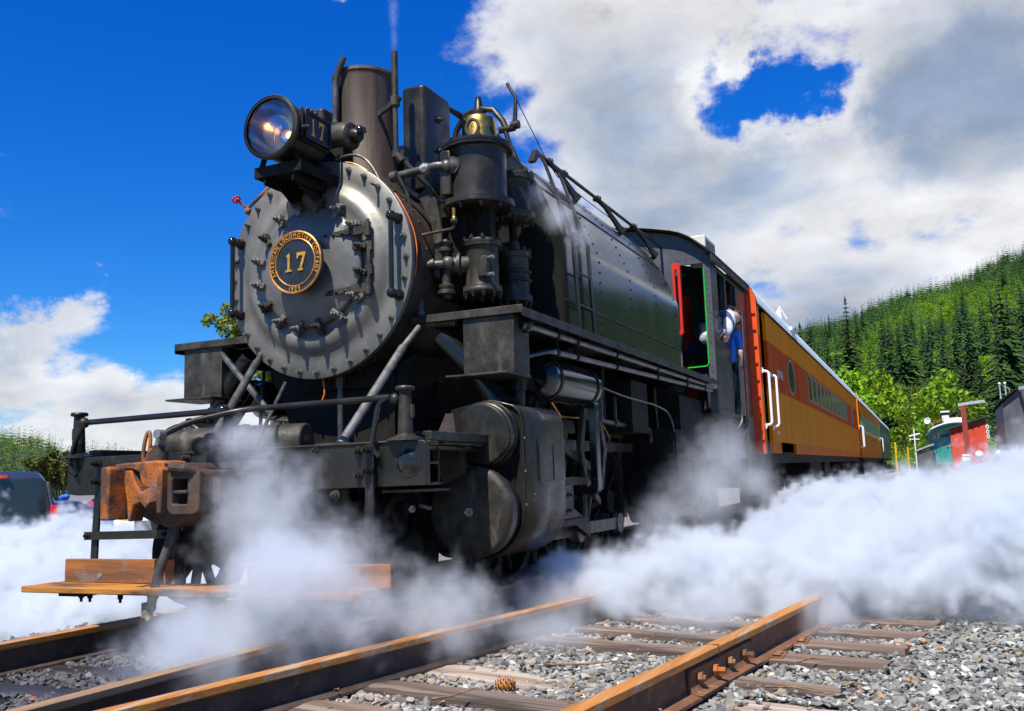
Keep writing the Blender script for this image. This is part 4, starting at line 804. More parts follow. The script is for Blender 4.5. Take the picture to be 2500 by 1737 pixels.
# --- cylinders with piston valves
for s in (1, -1):
    cx, cz, vx, vz = s*1.145, .567, s*1.215, 1.03
    front_y = .80
    c = L_('cylinder_block', 'dull', MB().cyl((cx, .86, cz), (cx, 1.66, cz), .272, n=48).cyl((vx, .90, vz), (vx, 1.62, vz), .19, n=48).box(min(s*.5, s*1.38), max(s*.5, s*1.38), .95, 1.6, .45, 1.05))
    MB().lathe([(0, -.004), (.24, -.004), (.262, .004), (.277, .02), (.277, .085), (.268, .09), (.268, .16)], (cx, .80, cz), (0, 1, 0), 64).build('cylinder_head', 'glossy' if s < 0 else 'dusty', c)
    MB().bolt((cx, .80, cz), (0, -1, 0), .018, .03, .02).build('bolt', 'steel', c)
    MB().lathe([(0, .0), (.176, .0), (.183, .006), (.186, .02), (.186, .035), (.196, .04), (.199, .055), (.199, .09), (.205, .095), (.205, .12)], (vx, .83, vz), (0, 1, 0), 64).build('valve_head', 'jacket', c)
    # jacket sheet wrapping both
    def arcp(x, z, r, a0, a1, k): return [(x+s*r*math.cos(R_(a0+(a1-a0)*i/k)), z+r*math.sin(R_(a0+(a1-a0)*i/k))) for i in range(k+1)]
    out = arcp(vx, vz, .215, 100, 70, 3)+[(s*1.385, 1.205), (s*1.428, 1.165), (s*1.442, 1.11), (s*1.445, .85), (s*1.440, .60)]+arcp(cx, cz, .293, -5, -95, 8)
    vs = []; fs = []; n = len(out)
    for y in (.945, 1.63):
        for x, z in out: vs.append((x, y, z))
    for k in range(n-1): fs.append((k, k+1, n+k+1, n+k))
    j = MB().add(vs, fs).build('cylinder_jacket', 'jacket', c); sm = j.modifiers.new('s', 'SOLIDIFY'); sm.thickness = .012
    jf = [(s*.95, 1.2)]+out+[(s*.95, .30)]
    MB().prism(jf, (0, .962, 0), (1, 0, 0), (0, 0, 1), (0, .02, 0)).build('jacket_end', 'dull', c)
    MB().prism(rrect(1.155, 1.42, .735, 1.0, .03), (s*1.449, 0, 0), (0, 1, 0), (0, 0, 1), (s*.004, 0, 0)).build('hatch_cover', 'jacket', c, bevel=.002)
    for yy in (1.17, 1.405):
        MB().box(min(s*1.452, s*1.456), max(s*1.452, s*1.456), yy-.006, yy+.006, .745, .97).build('hatch_slot', 'dull', c)
    for yy, zz in ((.965, 1.0), (.965, .8), (.965, .6), (1.61, 1.0), (1.61, .75), (1.61, .5), (1.1, .66)): MB().rivet((s*1.447, yy, zz), (s, 0, 0), .008).build('rivet', 'steel', c)
    for yy in (1.05, 1.2, 1.42, 1.52): MB().cyl((vx+s*.07, yy, 1.23), (vx+s*.08, yy, 1.275), .022, n=8).build('stud', 'dull', c)
    MB().cyl((vx+s*.06, 1.3, 1.22), (vx+s*.06, 1.3, 1.40), .035, n=14).cyl((vx+s*.06, 1.3, 1.33), (vx+s*.06, 1.3, 1.37), .05, n=8).build('relief_valve', 'dusty', c)
    MB().tube([(s*1.18, 1.2, 1.2), (s*1.05, 1.15, 1.45), (s*.80, 1.15, 1.70)], .075, 16).build('steam_pipe', 'glossy', c)
    MB().cyl((s*1.24, 1.4, 1.2), (s*1.05, 1.5, 1.55), .05, n=14).build('steam_pipe', 'glossy', c)
    # rusty casting between beam and cylinders
    L_('bumper_bracket', 'rust_dark', MB().prism([(s*.90, .99), (s*.98, 1.06), (s*1.03, 1.16), (s*1.08, 1.16), (s*1.13, .80), (s*1.0, .74)], (0, .74, 0), (1, 0, 0), (0, 0, 1), (0, .16, 0)))
    L_('bumper_beam_end', 'dusty', MB().box(min(s*1.15, s*1.27), max(s*1.15, s*1.27), .14, .84, .975, 1.025), bevel=.004)
    L_('bumper_beam_end', 'dusty', MB().box(min(s*1.10, s*1.25), max(s*1.10, s*1.25), .18, .80, .955, .972), bevel=.002)
    L_('bumper_step', 'rust_dark', MB().box(min(s*.98, s*1.18), max(s*.98, s*1.18), .10, .50, .70, .715))
    L_('drain_cock', 'steel', MB().cyl((s*.95, .55, .62), (s*1.02, .55, .60), .012, n=8).bolt((s*.93, .50, .60), (0, -1, 0), .014, .02))

# --- main air reservoir with straps
for s in (1, -1):
    r = L_('air_reservoir', 'glossy', MB().lathe([(0, 1.70), (.10, 1.72), (.148, 1.78), (.152, 1.82), (.152, 2.72), (.148, 2.76), (.10, 2.82), (0, 2.84)], (s*1.20, 0, 1.455), (0, 1, 0), 48))
    for y in (1.86, 2.62): MB().lathe([(.153, y), (.158, y+.001), (.158, y+.04), (.153, y+.041)], (s*1.20, 0, 1.455), (0, 1, 0), 48).build('strap', 'dull', r)
    L_('copper_line', 'pipe', MB().tube(rounded([(s*1.30, 2.8, 1.47), (s*1.34, 3.3, 1.42), (s*1.36, 4.2, 1.40), (s*1.36, 4.7, 1.35), (s*1.33, 5.0, 1.0)], .3, 6), .008, 6))

# --- wheels: pony, two groups of three drivers
def wheel(cx, cy, r, s, spokes=14):
    w_ = MB(); w_.lathe([(r+.028, .0), (r+.028, .02), (r, .03), (r-.004, .135), (r-.06, .135), (r-.075, .10), (r-.075, .03), (r-.06, .0)], (cx, cy, r), (s, 0, 0), 48)
    w_.lathe([(r+.028, .0), (r-.06, .0)], (cx, cy, r), (s, 0, 0), 48)
    o = L_('wheel', 'dull', w_); mb = MB(); mb.cyl((cx, cy, r), (cx+s*.17, cy, r), .11, n=20)
    for i in range(spokes): a = 2*PI*i/spokes+.13; mb.bar((cx+s*.07, cy+.08*math.cos(a), r+.08*math.sin(a)), (cx+s*.07, cy+(r-.06)*math.cos(a), r+(r-.06)*math.sin(a)), .05, .04, (1, 0, 0))
    mb.build('spokes', 'dull', o, kind='stuff'); return o
DR = .53
axles = [1.98, 3.1, 4.22]; axles2 = [6.1, 7.2, 8.3]
for s in (1, -1):
    wheel(s*.70, .62, .36, s, 10)
    for cy_ in axles+axles2: wheel(s*.70, cy_, DR, s)
    for ax_ in (axles, axles2):
        L_('side_rod', 'pipe_lt', MB().bar((s*.93, ax_[0], DR-.2), (s*.93, ax_[2], DR-.2), .03, .10, (0, 0, 1)).cyl((s*.90, ax_[0], DR-.2), (s*.96, ax_[0], DR-.2), .09, n=16).cyl((s*.90, ax_[1], DR-.2), (s*.99, ax_[1], DR-.2), .10, n=16).cyl((s*.90, ax_[2], DR-.2), (s*.96, ax_[2], DR-.2), .09, n=16))
    # guide bars, crosshead, piston rod
    L_('guide_bar', 'rust_dark', MB().box(min(s*1.08, s*1.20), max(s*1.08, s*1.20), 1.66, 2.72, .70, .76).box(min(s*1.08, s*1.20), max(s*1.08, s*1.20), 1.66, 2.72, .40, .45), bevel=.004)
    L_('crosshead', 'dusty', MB().box(min(s*1.06, s*1.24), max(s*1.06, s*1.24), 2.05, 2.30, .46, .70).bolt((s*1.24, 2.12, .63), (s, 0, 0), .014, .02).bolt((s*1.24, 2.19, .63), (s, 0, 0), .014, .02).bolt((s*1.24, 2.12, .52), (s, 0, 0), .014, .02).bolt((s*1.24, 2.19, .52), (s, 0, 0), .014, .02), bevel=.004)
    L_('piston_rod', 'steel', MB().cyl((s*1.145, 1.6, cz), (s*1.145, 2.1, cz), .035, n=14))
    L_('main_rod', 'dusty', MB().bar((s*1.16, 2.15, .57), (s*1.04, 3.1, DR-.2), .05, .11, (0, 0, 1)))
    L_('valve_stem_guide', 'dusty', MB().box(min(s*1.17, s*1.26), max(s*1.17, s*1.26), 1.63, 2.0, .985, 1.02).cyl((s*1.215, 1.6, 1.03), (s*1.215, 2.0, 1.03), .022, n=10).box(min(s*1.17, s*1.27), max(s*1.17, s*1.27), 1.80, 1.92, .93, 1.10), bevel=.003)
    L_('grease_cap', 'foilcap', MB().cyl((s*1.22, 1.83, 1.10), (s*1.22, 1.83, 1.175), .021, n=12))
    L_('radius_rod', 'dusty', MB().bar((s*1.20, 1.95, .98), (s*1.17, 2.25, .98), .03, .05, (0, 0, 1)).bar((s*1.17, 2.25, .99), (s*1.13, 2.95, .84), .03, .065, (0, 0, 1)))
    # link support: tall casting with a six-sided opening
    hexo = [(2.72, 1.30), (2.92, 1.36), (3.10, 1.30), (3.24, .98), (3.10, .66), (2.92, .60), (2.72, .66), (2.60, .98)]
    hexi = [(2.76, 1.22), (2.92, 1.27), (3.06, 1.22), (3.16, .98), (3.06, .74), (2.92, .69), (2.76, .74), (2.68, .98)]
    L_('link_support', 'dusty', MB().ringplate(hexo, hexi, (s*1.16, 0, 0), (0, 1, 0), (0, 0, 1), (s*.035, 0, 0)), bevel=.004)
    L_('guide_yoke', 'glossy', MB().ringplate(rrect(.86, 1.30, .62, 1.36, .05), rrect(.92, 1.24, .68, 1.30, .04), (0, 2.68, 0), (s, 0, 0), (0, 0, 1), (0, .09, 0)), bevel=.008)
    L_('reach_bracket', 'pipe_lt', MB().bar((s*1.22, 2.98, 1.2), (s*1.22, 2.98, 1.46), .012, .075, (1, 0, 0)))
    L_('reverse_link', 'dull', MB().tube([(s*1.08, 2.80+.10*math.cos(t), .98+.26*math.sin(t)) for t in [R_(-70+14*i) for i in range(11)]], .03, 8))
    # second engine's cylinders under the cab front
    L_('rear_cylinder', 'dull', MB().cyl((s*1.12, 4.75, .62), (s*1.12, 5.5, .62), .25, n=40).box(min(s*.6, s*1.36), max(s*.6, s*1.36), 4.85, 5.4, .6, 1.2).cyl((s*1.17, 4.8, 1.05), (s*1.17, 5.45, 1.05), .17, n=32))
    for (a_, b_, c_, d_, e_, f_) in ((1.05, 1.12, 3.40, 3.46, 1.2, 1.8), (.8, 1.22, 3.9, 4.4, 1.15, 1.62), (.8, 1.22, 5.6, 6.6, 1.0, 1.6)): L_('frame_hanger', 'dull', MB().box(min(s*a_, s*b_), max(s*a_, s*b_), c_, d_, e_, f_))
for y in (.62,)+tuple(axles+axles2): L_('axle', 'dull', MB().cyl((-.72, y, .36 if y < 1 else DR), (.72, y, .36 if y < 1 else DR), .08, n=16))

# springs, brake gear, sand pipes and small plumbing about the running gear
for s in (1, -1):
    for cy_ in axles+axles2:
        sp = MB()
        for k in range(5): sp.bar((s*.86, cy_-.40+.06*k, 1.14+.022*k), (s*.86, cy_+.40-.06*k, 1.14+.022*k), .075, .018, (0, 0, 1))
        sp.bar((s*.86, cy_-.38, .92), (s*.86, cy_-.38, 1.16), .02, .03, (0, 1, 0)); sp.bar((s*.86, cy_+.38, .92), (s*.86, cy_+.38, 1.16), .02, .03, (0, 1, 0)); sp.bar((s*.86, cy_, 1.0), (s*.86, cy_, 1.27), .05, .07, (0, 1, 0))
        L_('leaf_spring', 'dusty', sp)
        L_('brake_hanger', 'dusty', MB().bar((s*.80, cy_+.52, 1.05), (s*.80, cy_+.58, .45), .04, .03, (0, 1, 0)).bar((s*.80, cy_+.57, .62), (s*.80, cy_+.55, .36), .07, .09, (0, 1, 0)))
        L_('sand_pipe', 'pipe', MB().bend([(s*.95, cy_-.50, 1.70), (s*.98, cy_-.52, 1.1), (s*.84, cy_-.50, .5), (s*.76, cy_-.46, .12)], .014, 8))
    L_('frame_rail', 'dusty', MB().bar((s*.90, 1.7, 1.02), (s*.90, 6.4, 1.04), .03, .09, (0, 0, 1)))
    L_('oil_line', 'copper', MB().bend([(s*1.10, 1.75, 1.62), (s*1.12, 2.4, 1.22), (s*1.12, 3.3, 1.24), (s*1.0, 3.9, 1.1)], .007, 6))
    L_('steam_line', 'pipe', MB().bend([(s*1.12, 2.9, 1.25), (s*1.14, 3.5, 1.22), (s*1.14, 4.7, 1.20), (s*1.10, 4.9, 1.0)], .022, 10))
    L_('pipe_tee', 'dusty', MB().cyl((s*1.14, 3.6, 1.22), (s*1.14, 3.68, 1.22), .036, n=12).cyl((s*1.14, 3.64, 1.22), (s*1.14, 3.64, 1.45), .02, n=10))
    L_('eccentric_rod', 'pipe', MB().bar((s*1.13, 2.85, .72), (s*1.08, 3.30, .55), .03, .05, (0, 0, 1)))
    L_('combination_lever', 'dusty', MB().bar((s*1.20, 2.08, 1.02), (s*1.22, 2.16, .48), .025, .05, (1, 0, 0)).cyl((s*1.17, 2.08, 1.0), (s*1.25, 2.08, 1.0), .03, n=10))
    for yy in (1.05, 1.25, 1.45): MB().cyl((s*1.10, yy, 1.20), (s*1.10, yy, 1.24), .028, n=6).build('bolt', 'dusty', loco)
# ================================================================== PEOPLE
def skin_figure(name, mat, pts, edges, parent, sub=2, smooth=True):
    me = bpy.data.meshes.new(name); me.from_pydata([p[:3] for p in pts], edges, []); ob = bpy.data.objects.new(name, me); COL.objects.link(ob)
    if parent: ob.parent = parent
    ORG[ob] = (0, 0, 0); me.materials.append(MT[mat])
    sk = ob.modifiers.new('skin', 'SKIN'); sk.use_smooth_shade = True
    if not me.skin_vertices: 
        bm = bmesh.new(); bm.from_mesh(me); bm.verts.layers.skin.verify(); bm.to_mesh(me); bm.free()
    for i, p in enumerate(pts): me.skin_vertices[0].data[i].radius = (p[3], p[4] if len(p) > 4 else p[3])
    me.skin_vertices[0].data[0].use_root = True
    ob.modifiers.new('sub', 'SUBSURF').levels = sub; ob.modifiers['sub'].render_levels = sub
    return ob
# the engineer leans far out of the cab window, back to the camera side
eng = thing('person', 'person in a pale striped shirt leaning out of the cab side window', 'person', (0, 0, 0))
skin_figure('body', 'stripe', [(1.10, 7.38, 2.34, .15, .13), (1.24, 7.36, 2.55, .15, .14), (1.40, 7.36, 2.72, .14, .13), (1.48, 7.42, 2.78, .11, .10), (1.46, 7.30, 2.70, .10), (1.475, 7.22, 2.54, .082), (1.43, 7.22, 2.42, .055)],
            [(0, 1), (1, 2), (2, 3), (2, 4), (4, 5), (5, 6)], eng)
skin_figure('forearm', 'skin', [(1.46, 7.21, 2.46, .045), (1.42, 7.25, 2.40, .038), (1.38, 7.28, 2.385, .042), (1.36, 7.33, 2.378, .02)], [(0, 1), (1, 2), (2, 3)], eng)
for k in range(4): skin_figure('finger', 'skin', [(1.385+.0*k, 7.27+.018*k, 2.39, .011), (1.415, 7.275+.018*k, 2.388, .010), (1.425, 7.275+.018*k, 2.36, .009)], [(0, 1), (1, 2)], eng, 1)
skin_figure('head', 'skin', [(1.46, 7.50, 2.74, .055), (1.47, 7.60, 2.72, .085, .075), (1.475, 7.66, 2.68, .08, .08)], [(0, 1), (1, 2)], eng)
MB().sph((1.47, 7.64, 2.76), .088, 16, 10, (1, 1, .6)).tube([(1.475, 7.70, 2.72), (1.48, 7.77, 2.67)], [.06, .045], 10).build('cap', 'darkcloth', eng)
MB().sph((1.475, 7.745, 2.65), .016, 8, 6).build('nose', 'skin', eng)
# second crew member in blue at the cab doorway
b2 = thing('person', 'person in blue shirt and dark trousers standing in the cab doorway behind the leaning one', 'person', (0, 0, 0))
skin_figure('body', 'bluecloth', [(1.34, 7.86, 2.15, .11, .10), (1.38, 7.84, 2.34, .12, .10), (1.36, 7.84, 2.52, .13, .10), (1.32, 7.84, 2.62, .06), (1.45, 7.80, 2.52, .055), (1.49, 7.78, 2.32, .045)], [(0, 1), (1, 2), (2, 3), (2, 4), (4, 5)], b2)
skin_figure('trousers', 'darkcloth', [(1.33, 7.87, 2.14, .11), (1.30, 7.80, 1.95, .08), (1.28, 7.80, 1.56, .055), (1.30, 7.95, 1.95, .08), (1.28, 7.96, 1.56, .055)], [(0, 1), (1, 2), (0, 3), (3, 4)], b2)
skin_figure('forearm', 'skin', [(1.49, 7.78, 2.33, .038), (1.47, 7.80, 2.16, .03), (1.46, 7.81, 2.10, .035)], [(0, 1), (1, 2)], b2)
skin_figure('head', 'skin', [(1.32, 7.84, 2.62, .05), (1.32, 7.82, 2.72, .08), (1.32, 7.82, 2.80, .075)], [(0, 1), (1, 2)], b2)
# fireman as a dark shape inside the cab
b3 = thing('person', 'person in dark clothes seen from outside through the open front doorway of the cab', 'person', (0, 0, 0))
skin_figure('body', 'darkcloth', [(1.10, 7.7, 1.75, .16, .14), (1.10, 7.68, 2.1, .16, .14), (1.08, 7.66, 2.40, .19, .13), (1.06, 7.66, 2.52, .07), (.90, 7.62, 2.38, .07), (.82, 7.55, 2.15, .06), (1.26, 7.62, 2.38, .07), (1.28, 7.5, 2.15, .06), (1.03, 7.7, 1.52, .09), (1.17, 7.7, 1.52, .09)],
            [(0, 1), (1, 2), (2, 3), (2, 4), (4, 5), (2, 6), (6, 7), (0, 8), (0, 9)], b3)
skin_figure('head', 'skin', [(1.08, 7.66, 2.50, .05), (1.08, 7.64, 2.62, .08, .075), (1.08, 7.64, 2.70, .075)], [(0, 1), (1, 2)], b3)
MB().sph((1.08, 7.64, 2.73), .09, 14, 8, (1, 1, .6)).build('cap', 'darkcloth', b3)

# ================================================================== COACHES
G = .0085
def coach(o, ln, end_mat, upper, band, lower, skirt, wins, oval, label_txt=None, detail=True, openend=False):
    # local frame: right wall at x=0, near end at y=0, floor line z=1.03
    W = 2.9; zb, zt = 1.03, 3.12
    def C(name, mat, mb, parent=None, **k): return mb.build(name, mat, parent or o, **k)
    roofarc = [(0.02, 3.10), (-.0, 3.20), (-.05, 3.33), (-.14, 3.45), (-.30, 3.55), (-.55, 3.63), (-.9, 3.70), (-1.45, 3.74)]
    full = roofarc+[(-W-x, z) for x, z in roofarc[-2::-1]]
    n = len(full); vs = [(x, y, z) for y in (.05, ln-.05) for x, z in full]
    C('roof', 'roofsilver', MB().add(vs, [(k, k+1, n+k+1, n+k) for k in range(n-1)]), sharp=50)
    inn = [(x*.985-.01, z-.02) for x, z in full]
    C('end_wall', end_mat, MB().prism([(-.0, zb-.02), (0.0, 3.10)]+[(x, z-.012) for x, z in full[1:-1]]+[(-W, 3.10), (-W, zb-.02)], (0, .0, 0), (1, 0, 0), (0, 0, 1), (0, .06, 0)))
    C('end_wall', end_mat, MB().prism([(-.0, zb-.02), (0.0, 3.10)]+[(x, z-.012) for x, z in full[1:-1]]+[(-W, 3.10), (-W, zb-.02)], (0, ln-.06, 0), (1, 0, 0), (0, 0, 1), (0, .06, 0)))
    d0, d1 = .20, .82        # vestibule door
    e1 = ln-.82; e0 = ln-.20
    def strip(z0, z1, mat, name, x=0.0, y0=.06, y1=None):
        return C(name, mat, MB().box(x-.05, x, y0, y1 or ln-.06, z0, z1))
    # wall in bands, cut by door openings and windows
    def cutband(z0, z1, mat, name, cuts, x=0.0):
        cuts = sorted(cuts); ys = .06; mb = MB()
        for a, b in cuts:
            if a > ys: mb.box(x-.05, x, ys, a, z0, z1)
            ys = b
        mb.box(x-.05, x, ys, ln-.06, z0, z1)
        if len(cuts) > 4:
            for q in range(0, len(mb.v), 8): C('window_pier', mat, MB().add(mb.v[q:q+8], [(0, 2, 3, 1), (4, 5, 7, 6), (0, 1, 5, 4), (2, 6, 7, 3), (0, 4, 6, 2), (1, 3, 7, 5)]))
            return
        return C(name, mat, mb)
    cutband(2.682, 3.10, upper, 'upper_panel', [(d0, d1), (e0, e1)] if 0 else [(d0, d1)], .0)
    cutband(zb+.17, 1.98, lower, 'lower_panel', [(d0, d1)])
    cutband(zb-.005, zb+.168, skirt, 'skirt', [(d0, d1), (1.7, 3.6) if detail else (0, 0)])
    cutband(1.982, 2.10, band, 'band_panel', [(d0, d1)]); cutband(2.635, 2.680, band, 'band_panel', [(d0, d1)])
    cuts = [(d0, d1)]+[(a, b) for a, b in wins]+([(oval[0], oval[1])] if oval else [])
    cutband(2.102, 2.633, band, 'window_band', cuts)
    for a, b in wins:
        fr = C('window', 'roofsilver' if 0 else 'greygalv', MB().ringplate(rrect(a, b, 2.10, 2.635, .06), rrect(a+.02, b-.02, 2.12, 2.615, .05), (-.006, 0, 0), (0, 1, 0), (0, 0, 1), (.012, 0, 0)))
        MB().prism(rrect(a+.02, b-.02, 2.12, 2.615, .05), (-.012, 0, 0), (0, 1, 0), (0, 0, 1), (.012, 0, 0)).build('pane', 'winglass', fr)
        C('window_corner', band, MB().ringplate([(y, z) for y, z in rrect(a-.001, b+.001, 2.102, 2.633, .002)], rrect(a, b, 2.103, 2.632, .06), (-.045, 0, 0), (0, 1, 0), (0, 0, 1), (.045, 0, 0)))
    if oval:
        a, b = oval; c = (a+b)/2; ry = (b-a)/2-.05
        ep = ellipse_pts(32, ry, .30, c, 2.345)
        sq = []
        for i in range(32):
            t = 2*PI*i/32; cx_, cz_ = math.cos(t), math.sin(t); k = min((b-a)/2/max(abs(cx_), 1e-6), .345/max(abs(cz_), 1e-6)); sq.append((c+cx_*k, 2.345+cz_*k))
        C('oval_surround', band, MB().ringplate(sq, ep, (-.05, 0, 0), (0, 1, 0), (0, 0, 1), (.052, 0, 0)))
        fr = C('oval_window', 'greygalv', MB().ringplate(ep, ellipse_pts(32, ry-.02, .28, c, 2.345), (-.006, 0, 0), (0, 1, 0), (0, 0, 1), (.014, 0, 0)))
        MB().prism(ellipse_pts(32, ry-.02, .28, c, 2.345), (-.012, 0, 0), (0, 1, 0), (0, 0, 1), (.014, 0, 0)).build('pane', 'winglass', fr)
    C('side_wall', lower, MB().box(-W, -W+.05, .06, ln-.06, zb, 3.1)); C('floor', 'dull', MB().box(-W+.05, -.05, .06, ln-.06, zb-.15, zb+.02)); C('ceiling', 'dull', MB().box(-W+.05, -.05, .06, ln-.06, 3.02, 3.06))
    C('eave_strip', 'dull', MB().box(.0, .022, .06, ln-.06, 3.085, 3.112))
    door_ = C('vestibule_door', band, MB().box(-.16, -.12, d0, d1, zb, 3.02)); MB().box(-.118, -.115, d0+.12, d1-.12, 2.2, 2.9).build('pane', 'winglass', door_)
    for y in (d0-.05, d1+.06):
        g_ = C('grab_iron', 'white', MB().bend([(.0, y, 2.17), (.09, y, 2.15), (.09, y, 1.42), (.0, y, 1.40)], .018, 8, .04)); MB().box(-.0, .02, y-.03, y+.03, 2.14, 2.21).box(-.0, .02, y-.03, y+.03, 1.36, 1.43).build('foot', 'white', g_)
    C('steps', 'dull', MB().box(-.35, -.02, d0, d1, .40, .44).box(-.35, -.02, d0, d1, .70, .74).box(-.35, .01, d0-.02, d0, .40, 1.0).box(-.35, .01, d1, d1+.02, .40, 1.0))
    if detail:
        for k in range(8): C('end_ladder_rung', end_mat, MB().bar((-.02, -.03, 1.35+.235*k), (-.42, -.03, 1.35+.235*k), .02, .018))
        C('end_ledge', end_mat, MB().box(-.5, .0, -.03, .0, 1.20, 1.215))
        C('pilaster', band, MB().box(.0, .012, 4.35, 4.42, 2.0, 2.69))
        C('vestibule_diaphragm', 'dull', MB().box(-1.85, -1.05, -.35, .0, 1.0, 3.1))
        hp = C('roof_duct', 'white', MB().prism([(-1.15, 3.70), (-.62, 3.58), (-.60, 3.66), (-1.13, 3.82)], (0, .12, 0), (1, 0, 0), (0, 0, 1), (0, 1.1, 0)), bevel=.01)
        C('roof_antenna', 'white', MB().tube([(-.30, 4.2, 3.5), (-.20, 4.3, 3.72), (-.1, 4.4, 3.5)], .018, 8).box(-.15, .03, 4.0, 4.7, 3.24, 3.30).box(-.28, -.2, 4.45, 4.55, 3.5, 3.68))
    for yt in (2.7, ln-2.7):
        tr = C('truck', 'dull', MB().box(-.42, -.34, yt-1.2, yt+1.2, .45, .78).box(-2.56, -2.48, yt-1.2, yt+1.2, .45, .78).box(-2.5, -.4, yt-.2, yt+.2, .5, .9))
        for dy in (-.95, .95):
            for xx, s in ((-.62, 1), (-2.28, -1)): MB().lathe([(0, .12), (.28, .12), (.38, .14), (.42, .14), (.42, .02), (.45, .0), (0, 0)], (xx, yt+dy, .42), (s, 0, 0), 28).build('wheel', 'rust_dark', tr)
    C('underframe', 'dull', MB().box(-1.9, -1.0, .3, ln-.3, .62, .95).box(-.75, -.25, 8, 10.5, .45, .95).box(-.7, -.3, 12, 13.5, .5, .95))
    if label_txt:
        for txt, y, z, sz in label_txt:
            vs, fs = textmesh(txt, sz, .004, .001); C('lettering', 'white', MB().add([(.004+v.z*.5, y+v.x, z+v.y) for v in vs], fs), smooth=False, kind='stuff')
ang = math.atan2(.56, 23.1)
def place(o, x, y, z=0):
    o.location = (x, y, z); o.rotation_mode = 'XYZ'; o.rotation_euler = (math.atan(G), 0, ang)
c1 = local(thing('passenger_coach', 'ochre and red passenger coach with white grab irons, coupled right behind the locomotive', 'railway coach'))
W1 = [(6.30+.935*k, 6.99+.935*k) for k in range(12)]+[(19.4, 20.0)]
coach(c1, 22.6, 'coach_red', 'coach_ochre', 'coach_band', 'coach_ochre', 'coach_skirt', W1, (3.02, 4.05), [('CRF 545', 2.05, 2.26, .19), ('A 1908', 1.42, 1.33, .08)])
place(c1, 1.515, 8.99)
c2 = local(thing('passenger_coach', 'grimy ochre passenger coach with a red end post, second coach behind the locomotive', 'railway coach'))
coach(c2, 20.0, 'coach_skirt', 'coach_ochre', 'car_grey', 'coach_ochre', 'coach_skirt', [(3+1.2*k, 3.9+1.2*k) for k in range(12)], None, None, False)
place(c2, 1.515-.0242*23.4, 8.99+23.4, 23.4*G)
c3 = local(thing('passenger_coach', 'dark green passenger coach at the far end of the visible train', 'railway coach'))
coach(c3, 20.0, 'teal', 'dkgreen', 'dkgreen', 'dkgreen', 'dkgreen', [(3+1.4*k, 4.0+1.4*k) for k in range(10)], None, None, False)
place(c3, 1.515-.0242*44.2-.02, 8.99+44.2, 44.2*G)
for ob_ in (c3,):
    pass
# ================================================================== GROUND, TRACKS, BALLAST
def sstep(a, b, x):
    t = np.clip((x-a)/(b-a), 0, 1); return t*t*(3-2*t)
def gz(x, y):
    # the yard rises gently behind the engine and the lot on the left lies lower
    return -.205+G*np.clip(y-9, 0, 220)-.55*sstep(-2.2, -6.0, x)*1.0*sstep(-2.2, -6.0, x)
def grid_mesh(name, xs, ys, zf, mat, label=None, kind='structure'):
    X, Y = np.meshgrid(xs, ys); Z = zf(X, Y); n, m = X.shape
    v = np.stack([X, Y, Z], -1).reshape(-1, 3); idx = np.arange(n*m).reshape(n, m)
    f = np.stack([idx[:-1, :-1], idx[:-1, 1:], idx[1:, 1:], idx[1:, :-1]], -1).reshape(-1, 4)
    me = bpy.data.meshes.new(name); me.from_pydata(v.tolist(), [], f.tolist()); me.materials.append(MT[mat])
    me.polygons.foreach_set('use_smooth', [True]*len(me.polygons))
    o = bpy.data.objects.new(name, me); COL.objects.link(o); o['kind'] = kind
    if label: o['label'] = label
    return o
def gsp(a, b, k): return np.concatenate([-np.geomspace(a, b, k)[::-1], np.geomspace(a, b, k)])
def smoothbump(x, y): return .5*(np.sin(x*3.1+1.3*np.sin(y*2.3))*np.cos(y*2.7)+.6*np.sin(x*7+y*5))
def gsp2(): return np.concatenate([-np.geomspace(6, 6000, 26)[::-1], np.linspace(-5.5, 6.5, 60), np.geomspace(7, 6000, 26)])
xs = gsp2(); ys = np.concatenate([-np.geomspace(6, 6000, 20)[::-1], np.linspace(-5, 10, 70), np.geomspace(10.6, 6000, 40)])
grid_mesh('ground', xs, ys, lambda x, y: gz(x, y)-.02+.004*smoothbump(x, y)*(np.hypot(x, y) < 15), 'asphalt')
grid_mesh('ballast_ground', np.linspace(1.0, 7.5, 70), np.linspace(-3.5, 16, 120), lambda x, y: gz(x, y)-.004+.010*smoothbump(x, y), 'groundgrey')
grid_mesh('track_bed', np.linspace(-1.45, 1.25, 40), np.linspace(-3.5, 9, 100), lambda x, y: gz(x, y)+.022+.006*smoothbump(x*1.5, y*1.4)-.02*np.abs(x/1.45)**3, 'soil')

def rail(name, x0, sl, y0, y1, label, side, head, hw=.034, grp=None, zoff=0.0, hgt=.165):
    n = max(2, int((y1-y0)/2)); o = thing(name, label, 'rail', (0, 0, 0), 0, grp)
    ysq = [y0+(y1-y0)*(i/n)**1.5 for i in range(n+1)]
    def sweep(prof):
        vs = []; fs = []; m = len(prof)
        for y in ysq:
            z = zoff+G*max(0, y-9)
            for a, b in prof: vs.append((x0+sl*y+a, y-a*sl, z+b))
        for i in range(len(ysq)-1):
            for k in range(m): j = (k+1) % m; fs.append((i*m+k, i*m+j, (i+1)*m+j, (i+1)*m+k))
        fs += [tuple(range(m)), tuple(len(vs)-m+k for k in range(m))]; return MB().add(vs, fs)
    h = hgt
    sweep([(-hw, -.032), (-hw, -.006), (-hw+.008, -.001), (0, .002), (hw-.008, -.001), (hw, -.006), (hw, -.032), (.010, -.042), (-.010, -.042)]).build('rail_head', head, o)
    sweep([(-.009, -.041), (.009, -.041), (.010, -h+.032), (.022, -h+.022), (.068, -h+.012), (.070, -h), (-.070, -h), (-.068, -h+.012), (-.022, -h+.022), (-.010, -h+.032)]).build('rail_web', side, o)
    return o
